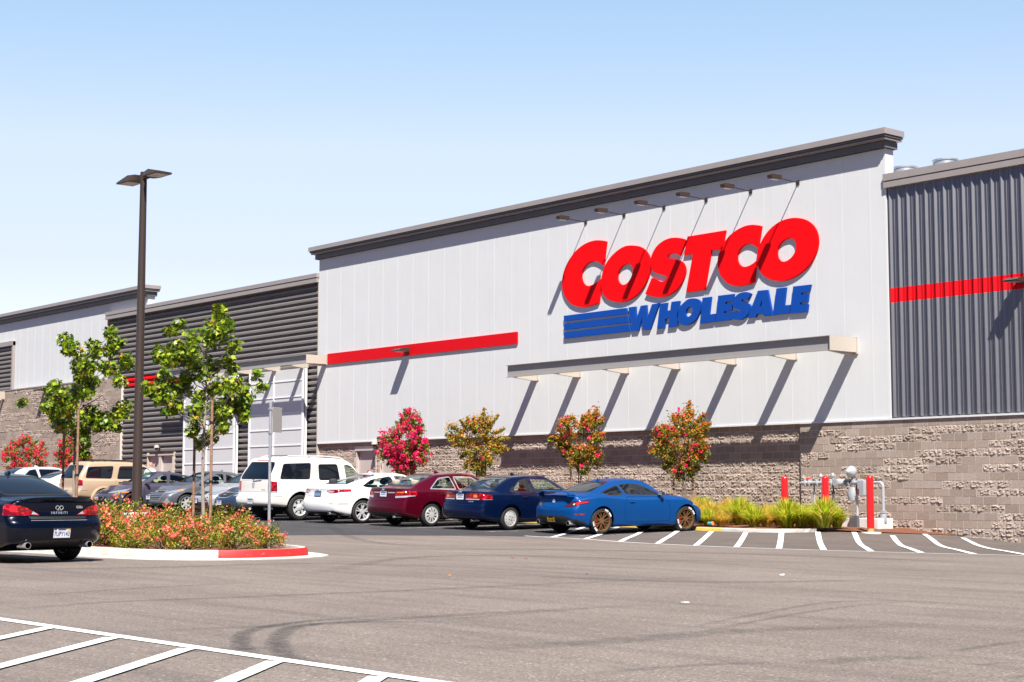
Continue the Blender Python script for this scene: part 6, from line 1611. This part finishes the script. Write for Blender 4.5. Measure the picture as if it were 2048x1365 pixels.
for i, (xx, yy) in enumerate(spots):
    k = int(rg.choice([0, 1, 2, 3, 4], p=[.24, .2, .22, .16, .18])); o = sorts[k]
    if used[k]: o = copy_tree(o)
    used[k] = True
    o.location = (xx, yy, gz(xx, yy)+.13); o.rotation_euler = (0, 0, rg.random()*6.28); s = (.82+.32*rg.random())*(1.12 if xx < -27.5 else .86); o.scale = (s, s, s*(.9+.2*rg.random()))
    tag(o, LAB[k], 'shrub', 'flowering shrubs in the planted island')
# ---------------------------------------------------------------- bed along the wall
WB = [(-90, -4.02), (-60, -4.02), (-45, -4.02), (-36, -4.02), (-30, -4.02), (-28.2, -4.0), (-27.2, -3.7), (-26.5, -3.2)]
RW = resample(WB, 120)
WKP = [(0, -.05), (.0, .0), (.012, .075), (.03, .09), (.15, .09), (.15, -.05)]
_k = min(range(120), key=lambda i: abs(RW[i][0]+29.2))
kerb('wall_bed_kerb', RW[_k:], WKP, M_KERB, 1, 'pale kerb of the grass bed below the block wall'); kerb('yellow_kerb', RW[:_k+1], [(0, -.05), (.0, .0), (.012, .075), (.03, .09), (.07, .09), (.07, -.05)], M_KERBYEL, 1, 'yellow painted kerb in front of the parked cars')
kerb('wall_bed_kerb', RW[:_k+1], [(.0705, -.05), (.0705, .089), (.15, .089), (.15, -.05)], M_KERB, 1, 'bare kerb top behind the yellow paint')
_lp = [(x, y+.14) for x, y in RW[::6]]+[(-26.2, -2.75), (-25.7, -2.3), (-25.3, -1.6), (-25.1, -.9), (-25.0, -.1)]+[(x, -.02) for x in np.arange(-27, -90, -3)]
def bed_strip(name, xs, label):
    mb = MB(); ys = [np.interp(-x, [-p[0] for p in reversed(_edge)], [p[1] for p in reversed(_edge)]) for x in xs]; m = 7; rg = np.random.default_rng(6)
    for x, y in zip(xs, ys):
        for j in range(m): Y = y*(1-j/(m-1))-.0; h = .07*min(1, max(0, (-x-25.0)/2.5)); mb.v.append((x, Y, gz(x, Y)+h+.012+(.03*rg.random() if 0 < j else 0)))
    for i in range(len(xs)-1):
        for j in range(m-1): a = i*m+j; mb.f.append((a, a+1, a+1+m, a+m)); mb.m.append(0)
    return tag(obj(name, mb, M_MULCH, smooth=True, angle=180), kind='structure', label=label)
_edge = [(-90, -3.84), (-28.4, -3.84), (-27.25, -3.52), (-26.5, -3.0), (-26.0, -2.6), (-25.5, -2.0), (-25.2, -1.3), (-25.0, -.4), (-24.7, -.05)]
bed_strip('mulch', list(np.arange(-90, -34, 2.0))+list(np.arange(-33.5, -24.65, .22)), 'red brown bark mulch in the bed along the wall')
def grass_sort(seed, n, h, m):
    rg = np.random.default_rng(seed); t = thing('grass_tuft', 'grass', 'grass clump'); V, F = [], []
    for i in range(n):
        a = rg.random()*2*PI; r0 = .13*rg.random()**.5; L = h*(.55+.5*rg.random()); lean = .12+.85*rg.random()**1.2; wd = .008+.005*rg.random()
        b = np.array([r0*math.cos(a), r0*math.sin(a), 0]); d = np.array([math.cos(a+rg.normal(0, .3)), math.sin(a+rg.normal(0, .3)), 0]); sd = np.array([-d[1], d[0], 0])*wd
        ps = []
        for f in (0, .3, .6, .85, 1): ps.append(b+d*L*lean*(f**1.6)*.95+np.array([0, 0, L*(f*(1.05-.15*lean)-.42*lean*f*f*f)]))
        o = len(V)
        for p, ww in zip(ps, (1, 1, .85, .5, .12)): V += [p-sd*ww, p+sd*ww]
        for k in range(4): F.append((o+2*k, o+2*k+1, o+2*k+3, o+2*k+2))
    me = bpy.data.meshes.new('blades'); me.from_pydata([tuple(v) for v in V], [], F); me.materials.append(m); me.update(); link(bpy.data.objects.new('blades', me), t); return t
gs = [grass_sort(61, 1100, .78, LM_GRASS), grass_sort(62, 1000, .64, LM_GRASS), grass_sort(63, 900, .56, LM_STRAW), grass_sort(64, 1000, .78, LM_STRAW)]
GLAB = ['large green grass tuft with straw coloured tips in the wall bed', 'smaller green grass tuft near the kerb of the wall bed', 'low straw coloured grass tuft near the kerb of the wall bed', 'tall straw coloured grass tuft at the back of the wall bed']
gu = [False]*4
for k, px, d, s in ((0,1405,1.7,1.05),(3,1420,2.6,.85),(1,1415,3.4,.8),(3,1455,1.3,1.0),(2,1440,3.35,.8),(0,1478,2.2,1.05),(1,1505,3.2,.95),(0,1500,1.4,.8),(3,1535,1.6,.8),(2,1530,2.5,.9),(0,1572,3.05,1.05),(1,1600,2.75,1.0),(2,1555,2.2,.8),(0,1645,2.95,1.08),(1,1622,2.2,.85),(1,1670,2.5,.8),(3,1385,2.2,1.0),(3,1350,2.6,1.0),(0,1330,1.5,.95),(2,1595,1.8,.7),(3,1390,1.0,.9),(3,1470,.9,.8)):
    x, y, Z = at_px(px, d); o = gs[k]
    if gu[k]: o = copy_tree(o)
    gu[k] = True; o.location = (x, y, gz(x, y)+.10); o.rotation_euler = (0, 0, rg.random()*6.28); o.scale = (s, s, s); tag(o, GLAB[k], 'grass clump', 'ornamental grass tufts in the wall bed')
for px, d in ((1270, 2.2), (1180, 2.4), (1080, 2.2), (980, 2.6), (900, 2.4), (830, 2.2)):
    k = 0 if px % 20 else 1
    x, y, Z = at_px(px, d); o = copy_tree(gs[k]); o.location = (x, y, gz(x, y)+.10); o.rotation_euler = (0, 0, rg.random()*6.28); tag(o, GLAB[k], 'grass clump', 'ornamental grass tufts in the wall bed')
# ================================================================ lamp post, sign post, bollards, gas meter, person
x, y, Z = at_px(277, 20.1); b = gz(x, y)
t = thing('street_lamp', 'tall dark bronze parking lot lamp post with two flat lamp heads', 'street lamp', (x, y, b))
M_LED = mat('led_panel', (.45,.42,.36), .35)
obj('base', MB().lathe([(0, 0), (.31, 0), (.31, .70), (.29, .73), (0, .73)], 28), M_CONC, t, True, world=False)
obj('pole', MB().lathe([(.0, .73), (.17, .73), (.17, .75), (.105, .76), (.10, .80), (.068, 7.66), (.068, 7.70), (0, 7.71)], 28), M_BRONZE, t, True, world=False)
for sg in (-1, 1):
    z = 7.60
    obj('arm', MB().box((min(sg*.05, sg*.24), -.05, z-.05), (max(sg*.05, sg*.24), .05, z+.05)), M_BRONZE, t, world=False)
    h = obj('lamp_head', MB().hull([(sg*xx, yy, z+zz) for xx, yy, zz in ((.20,-.12,-.05),(.20,.12,-.05),(.20,-.10,.07),(.20,.10,.07),(.36,-.19,-.05),(.36,.19,-.05),(.45,-.14,.085),(.45,.14,.085),(.86,-.19,-.05),(.86,.19,-.05),(.86,-.18,-.015),(.86,.18,-.015))]), M_BRONZE, t, world=False)
    q = obj('lens', MB().box((min(sg*.40, sg*.82), -.15, z-.058), (max(sg*.40, sg*.82), .15, z-.0515)), M_LED, None); q.parent = h
obj('hand_hole_cover', MB().box((-.01-.10, -.05, 1.2), (.0-.098, .03, 1.38)), M_GALV, t, world=False)
x, y, Z = at_px(541, 20.0); b = gz(x, y)+.13
t = thing('sign_post', 'galvanised steel sign post with a narrow plate seen edge on', 'sign post', (x, y, b))
mb = MB().tube([(0, 0, -.1), (0, 0, 2.55)], .027, 14)
obj('post', mb, M_GALV, t, True, world=False)
obj('post_cap', MB().tube([(0, 0, 2.55), (0, 0, 2.62)], .031, 12), M_GALV, t, True, world=False)
M_SBACK = mat('sign_back', (.36,.34,.32), .5, metal=.2)
pl = obj('sign_plate', MB().bev((.0, -.008, 2.08), (.32, .004, 2.53), .01), M_SBACK, t, world=False); pl.rotation_euler = (0, 0, math.radians(50+66)); pl.location = (.03, .02, 0)
pl['label'] = 'rounded grey sign plate seen from behind'
obj('bracket', MB().box((-.035, -.035, 2.05), (.035, .035, 2.09)).box((-.035, -.035, 2.48), (.035, .035, 2.52)), M_GALV, t, world=False)
# bollards
M_BOLL = mat('red_bollard_sleeve', (.66,.012,.012), .3, coat=.4, coat_rough=.1)
for px, d, lab in ((1567, 2.4, 'red domed bollard standing in the grass, farthest left of three'), (1648, 2.4, 'red domed bollard behind the grass in front of the gas pipes'), (1737, 2.35, 'red domed bollard with bare foot, nearest the block wall end')):
    x, y, Z = at_px(px, d); z = gz(x, y); t = thing('bollard', lab, 'bollard', (x, y, z), 'red bollards guarding the gas pipes')
    top = 1.56-z
    obj('sleeve', MB().lathe([(.091, .13), (.092, top-.09), (.086, top-.045), (.066, top-.016), (.035, top-.003), (0, top)], 28), M_BOLL, t, True, world=False)
    obj('foot', MB().lathe([(.083, -.05), (.083, .13), (.0, .13)], 24), mat('rusty_yellow_paint', (.45,.27,.10), .6, var=.3, vscale=20), t, True, world=False)
    obj('footing', MB().lathe([(.0, -.02), (.26, -.02), (.26, .03), (.0, .035)], 20), M_CONC, t, True, world=False)
# gas meter
M_GASP = mat('grey_pipe_paint', (.40,.42,.44), .35, metal=.2, var=.08, vscale=5); M_GASD = mat('dark_pipe_fitting', (.10,.10,.105), .5)
d0 = .95
def gp(px, z=None): x, y, Z = at_px(px, d0); return x, -d0
xl, _ = gp(1603); xr, _ = gp(1763); zz = 1.39
t = thing('gas_meter', 'grey gas meter pipework with round regulators in front of the block wall', 'gas meter', (xr, -d0, gz(xr, -d0)))
def gobj(n, mb, m, sm=True): return obj(n, mb, m, t, sm)
zb = gz(xr, -d0)
Y = -d0
arc = [(xr-.12+.12*math.sin(a), Y, zz-.12+.12*math.cos(a)) for a in np.linspace(0, PI/2, 7)]
gobj('riser_pipe', MB().tube([(xr-.95, Y, zz)]+arc+[(xr, Y, zb+.55)], .042, 14), M_GASP)
mb = MB().tube([(xr, Y, zb-.05), (xr, Y, zb+.56)], .042, 12)
for z0, r0 in ((.50, .085), (.46, .085), (.26, .08), (.22, .08)): mb.lathe([(0, z0), (r0, z0), (r0, z0+.028), (0, z0+.028)], 16, (xr, Y, zb))
mb.lathe([(.0, .24), (.075, .27), (.085, .36), (.075, .44), (0, .47)], 14, (xr, Y, zb)).tube([(xr-.2, Y-.05, zb+.12), (xr-.02, Y, zb+.3)], .03, 8).lathe([(.0, -.05), (.09, -.05), (.10, .05), (0, .06)], 14, (xr-.2, Y-.06, zb+.14))
gobj('shutoff_valve', mb, M_GASP)
gobj('main_pipe', MB().tube([(xl+.02, Y, zz), (xr-.6, Y, zz)], .055, 14), M_GASP)
gobj('pipe_end', MB().lathe([(.0, 0), (.02, .0), (.055, .12), (.055, .2)], 14, (xl-.12, Y, zz), axis='x'), M_GASP)
mb = MB()
for px in (1610, 1618, 1634, 1662, 1668, 1690, 1697, 1716, 1722):
    x, _ = gp(px); mb.lathe([(0, -.018), (.098, -.018), (.098, .018), (0, .018)], 18, (x, Y, zz), axis='x')
gobj('flanges', mb, M_GASP)
x, _ = gp(1614); gobj('red_tap', MB().box((x-.07, Y-.02, zz+.10), (x+.09, Y+.02, zz+.125)).tube([(x, Y, zz), (x, Y, zz+.12)], .015, 6), M_SIGNRED, False)
x, _ = gp(1677); mb = MB().tube([(x, Y-.20, zz), (x, Y+.18, zz)], .105, 18).lathe([(0, -.21), (.085, -.21), (.085, -.2)], 18, (x, Y, zz), axis='y'); gobj('rotary_meter', mb, M_GASP)
for px, h in ((1640, .2), (1664, .22)):
    x, _ = gp(px); gobj('relief_valve', MB().tube([(x, Y, zz), (x, Y, zz+h)], .025, 8).lathe([(0, 0), (.05, .01), (.055, .06), (.03, .1), (0, .11)], 12, (x-.01, Y, zz+h-.06)), M_GASP)
x, _ = gp(1704)
gobj('regulator', MB().lathe([(0, -.24), (.04, -.24), (.05, -.17), (.14, -.08), (.158, -.015), (.158, .015), (.13, .07), (.0, .08)], 22, (x-.02, Y-.05, zz+.29), axis='y').tube([(x, Y, zz), (x, Y, zz+.22)], .06, 12), M_GASP)
gobj('lower_regulator', MB().lathe([(.04, -.03), (.11, -.02), (.14, -.14), (.15, -.24), (.12, -.36), (.05, -.41), (0, -.42)], 20, (x-.02, Y, zz-.10)), M_GASD if False else M_GASP)
x2, _ = gp(1724); gobj('control_box', MB().bev((x2-.10, Y-.14, zz-.33), (x2+.12, Y+.02, zz+.07), .012), M_GASP, False)
x3, _ = gp(1720); gobj('warning_tag', MB().box((x3-.04, Y-.154, zz-.30), (x3+.03, Y-.1405, zz-.16)), mat('maroon_tag', (.14,.03,.04), .6), False)
for px in (1626, 1664, 1711):
    x, _ = gp(px); g0 = gz(x, Y); mb = MB().tube([(x, Y, g0), (x, Y, zz-.25)], .033, 10); gobj('support_leg', mb, M_GASP); gobj('leg_jack', MB().tube([(x, Y, zz-.27), (x, Y, zz-.03)], .022, 10).lathe([(0, zz-.29), (.05, zz-.29), (.05, zz-.24), (0, zz-.24)], 12, (x, Y, 0)), M_GASD)
x0, _ = gp(1650); x1, _ = gp(1765); g0 = gz(x1, -.7)
tag(obj('concrete_pad', MB().bev((x0, -1.25, -.1), (x1+.02, -.62, gz(x0, -1)+.30), .015), M_CONC), 'concrete plinth under the gas pipes', 'plinth')
xb, _ = gp(1727); tag(obj('utility_box', MB().bev((xb-.22, -1.36, zb-.1), (xb+.05, -1.255, zb+.40), .012), M_GASD), 'small black box against the concrete plinth', 'box')
xg, yg, _ = at_px(1640, .75); tag(obj('pipe_stub', MB().tube([(xg, yg, gz(xg, yg)-.1), (xg, yg, 1.02)], .055, 12).lathe([(0, 1.02), (.07, 1.02), (.07, .96), (.055, .96)], 12, (xg, yg, 0)), mat('olive_paint', (.34,.33,.22), .6), smooth=True), 'short olive pipe stub behind the middle bollard', 'pipe')
# litter
xg, yg, _ = at_px(1419, 3.94); cz = gz(xg, yg)+.145
t = thing('paper_cup', 'crumpled blue and orange paper cup on the kerb', 'litter', (xg, yg, cz))
obj('cup', MB().lathe([(.035, -.09), (.048, .06), (.05, .065)], 14, (0, 0, .05), axis='x'), mat('blue_paper', (.08,.42,.62), .6), t, True, world=False); obj('lid', MB().lathe([(.052, .065), (.052, .08), (0, .085)], 14, (0, 0, .05), axis='x'), mat('orange_paper', (.75,.22,.10), .6), t, True, world=False)
for k, (px, py, s, c, lab) in enumerate(((1564, 1152, .04, (.75,.75,.75), 'white scrap of paper on the open asphalt'), (1369, 1208, .06, (.55,.53,.52), 'pale flat scrap lying left of the white scrap'), (1025, 1118, .03, (.25,.10,.07), 'small brown leaf on the asphalt'), (1052, 1119, .03, (.25,.10,.07), 'small brown leaf right of the other leaf'), (900, 1153, .025, (.55,.22,.05), 'tiny orange leaf on the asphalt'), (1174, 1150, .02, (.05,.1,.4), 'tiny blue scrap on the asphalt'))):
    px_, py_ = P0(px, py); z = gz(px_, py_)
    mb = MB(); rg = np.random.default_rng(k); pts = [(px_+s*math.cos(a)*(.6+.5*rg.random()), py_+s*math.sin(a)*(.6+.5*rg.random()), z+.012+.015*rg.random()) for a in np.arange(7)*2*PI/7]
    n = 7; mb.add(pts+[(a, b_, z+.008) for a, b_, c_ in pts], [tuple(range(n)), tuple(range(2*n-1, n-1, -1))]+[(i, i+n, (i+1) % n+n, (i+1) % n) for i in range(n)])
    tag(obj('litter', mb, mat('litter%d' % k, c, .8)), lab, 'litter')
# leaf crumbs near the block wall
# ---------------------------------------------------------------- the man by the double door (only head and shoulders show)
M_SKIN = mat('ruddy_skin', (.52,.25,.16), .5, spec=.4, var=.05, vscale=20); M_SHIRT = mat('white_cotton', (.78,.78,.80), .85); M_PANT = mat('dark_trousers', (.03,.035,.05), .85); M_SHOE = mat('dark_shoe', (.03,.025,.022), .6); M_HAIRW = mat('cropped_grey_hair', (.30,.22,.17), .8)  # M_SKIN: one ruddy skin colour with slight random variation
def skin_mesh(name, verts, edges, radii, m, parent, root=0, sub=2):
    me = bpy.data.meshes.new(name); me.from_pydata(verts, edges, []); o = bpy.data.objects.new(name, me); COL.objects.link(o)
    md = o.modifiers.new('skin', 'SKIN'); md.use_smooth_shade = True
    for i, r in enumerate(radii):
        v = me.skin_vertices[0].data[i]; v.radius = (r, r) if not isinstance(r, tuple) else r; v.use_root = (i == root)
    s = o.modifiers.new('sub', 'SUBSURF'); s.levels = sub; s.render_levels = sub
    dg = bpy.context.evaluated_depsgraph_get(); me2 = bpy.data.meshes.new_from_object(o.evaluated_get(dg)); bpy.data.objects.remove(o)
    me2.materials.clear(); me2.materials.append(m); me2.polygons.foreach_set('use_smooth', [True]*len(me2.polygons))
    q = bpy.data.objects.new(name, me2); return link(q, parent)
px_, py_, Z = at_px(303, 4.7); b = gz(px_, py_)+.02
t = thing('person', 'bald man in a white t-shirt seen from behind by the beige double door', 'person', (px_, py_, b), rotz=math.radians(20))
# body: facing +y, one continuous figure
V = [(0,0,.96), (0,.01,1.10), (0,0,1.28), (0,-.01,1.44), (0,-.005,1.53), (0,.01,1.60), (0,.02,1.68), (0,.02,1.755),
     (-.10,0,.90), (-.11,.02,.50), (-.11,-.02,.10), (-.12,.05,.05), (-.125,.14,.035), (.10,0,.90), (.12,-.02,.50), (.13,-.05,.10), (.135,.02,.05), (.14,.11,.035),
     (-.17,-.01,1.42), (-.235,-.01,1.35), (-.27,.0,1.10), (-.26,.10,.88), (-.255,.12,.82), (.17,-.01,1.42), (.235,-.01,1.35), (.27,.0,1.10), (.26,.09,.88), (.255,.11,.82)]
E_ = [(0,1),(1,2),(2,3),(3,4),(4,5),(5,6),(6,7),(0,8),(8,9),(9,10),(10,11),(11,12),(0,13),(13,14),(14,15),(15,16),(16,17),(3,18),(18,19),(19,20),(20,21),(21,22),(3,23),(23,24),(24,25),(25,26),(26,27)]
Rr = [(.155,.115),(.15,.11),(.165,.12),(.12,.09),(.055,.058),(.066,.075),(.076,.096),(.055,.07),.085,.06,.042,.042,.035,.085,.06,.042,.042,.035,.075,.058,.044,.030,.034,.075,.058,.044,.030,.034]
skin_mesh('body', V, E_, Rr, M_SKIN, t)
for s in (-1, 1):     # ears, fingers
    obj('ear', MB().lathe([(0, -.012), (.018, -.012), (.026, 0), (.018, .010), (0, .006)], 10, (s*.078, .012, 1.655), axis='x'), M_SKIN, t, True, world=False)
    for k, (dy, L) in enumerate(((-.028, .055), (-.010, .07), (.009, .075), (.028, .068))):
        obj('finger', MB().tube([(s*.255, .115+dy, .80), (s*.252, .122+dy, .765), (s*.245, .128+dy, .765-L*.6)], [.0095, .009, .007], 7), M_SKIN, t, True, world=False)
    obj('thumb', MB().tube([(s*.245, .145, .835), (s*.235, .168, .80), (s*.23, .172, .775)], [.011, .010, .008], 7), M_SKIN, t, True, world=False)
    obj('eye', MB().lathe([(0, .012), (.008, .009), (.012, 0)], 10, (s*.032, .098, 1.665), axis='y'), mat('eye_white', (.6,.6,.6), .3), t, True, world=False)
obj('nose', MB().hull([(0, .135, 1.632), (-.014, .105, 1.625), (.014, .105, 1.625), (0, .104, 1.675), (0, .112, 1.622)]), M_SKIN, t, world=False)
obj('mouth', MB().hull([(-.024, .103, 1.597), (.024, .103, 1.597), (0, .112, 1.603), (0, .112, 1.590), (0, .09, 1.597)]), mat('lips', (.40,.12,.10), .5), t, world=False)
SV = [(0,0,.93), (0,.01,1.10), (0,0,1.28), (0,-.01,1.43), (0,-.008,1.49), (-.17,-.01,1.42), (-.24,-.01,1.345), (-.262,-.005,1.19), (.17,-.01,1.42), (.24,-.01,1.345), (.262,-.005,1.19)]
skin_mesh('t_shirt', SV, [(0,1),(1,2),(2,3),(3,4),(3,5),(5,6),(6,7),(3,8),(8,9),(9,10)], [(.185,.145),(.178,.138),(.19,.142),(.145,.11),(.075,.075),.098,.08,.074,.098,.08,.074], M_SHIRT, t, 1)
PV = [(0,0,.98), (0,0,.90), (-.10,0,.86), (-.11,.02,.50), (-.11,-.02,.09), (.10,0,.86), (.12,-.02,.50), (.13,-.05,.09)]
skin_mesh('trousers', PV, [(0,1),(1,2),(2,3),(3,4),(1,5),(5,6),(6,7)], [(.172,.132),(.165,.13),.105,.082,.068,.105,.082,.068], M_PANT, t, 1)
for s, (xx, yy) in ((-1, (-.12, .05)), (1, (.135, .02))):
    obj('shoe', MB().hull([(xx+a, yy+c, z) for a, c, z in ((-.045,-.09,0),(.045,-.09,0),(-.05,.17,0),(.05,.17,0),(-.04,-.09,.08),(.04,-.09,.08),(-.04,.05,.10),(.04,.05,.10),(-.035,.18,.045),(.035,.18,.045),(0,.2,.02))]), M_SHOE, t, world=False)
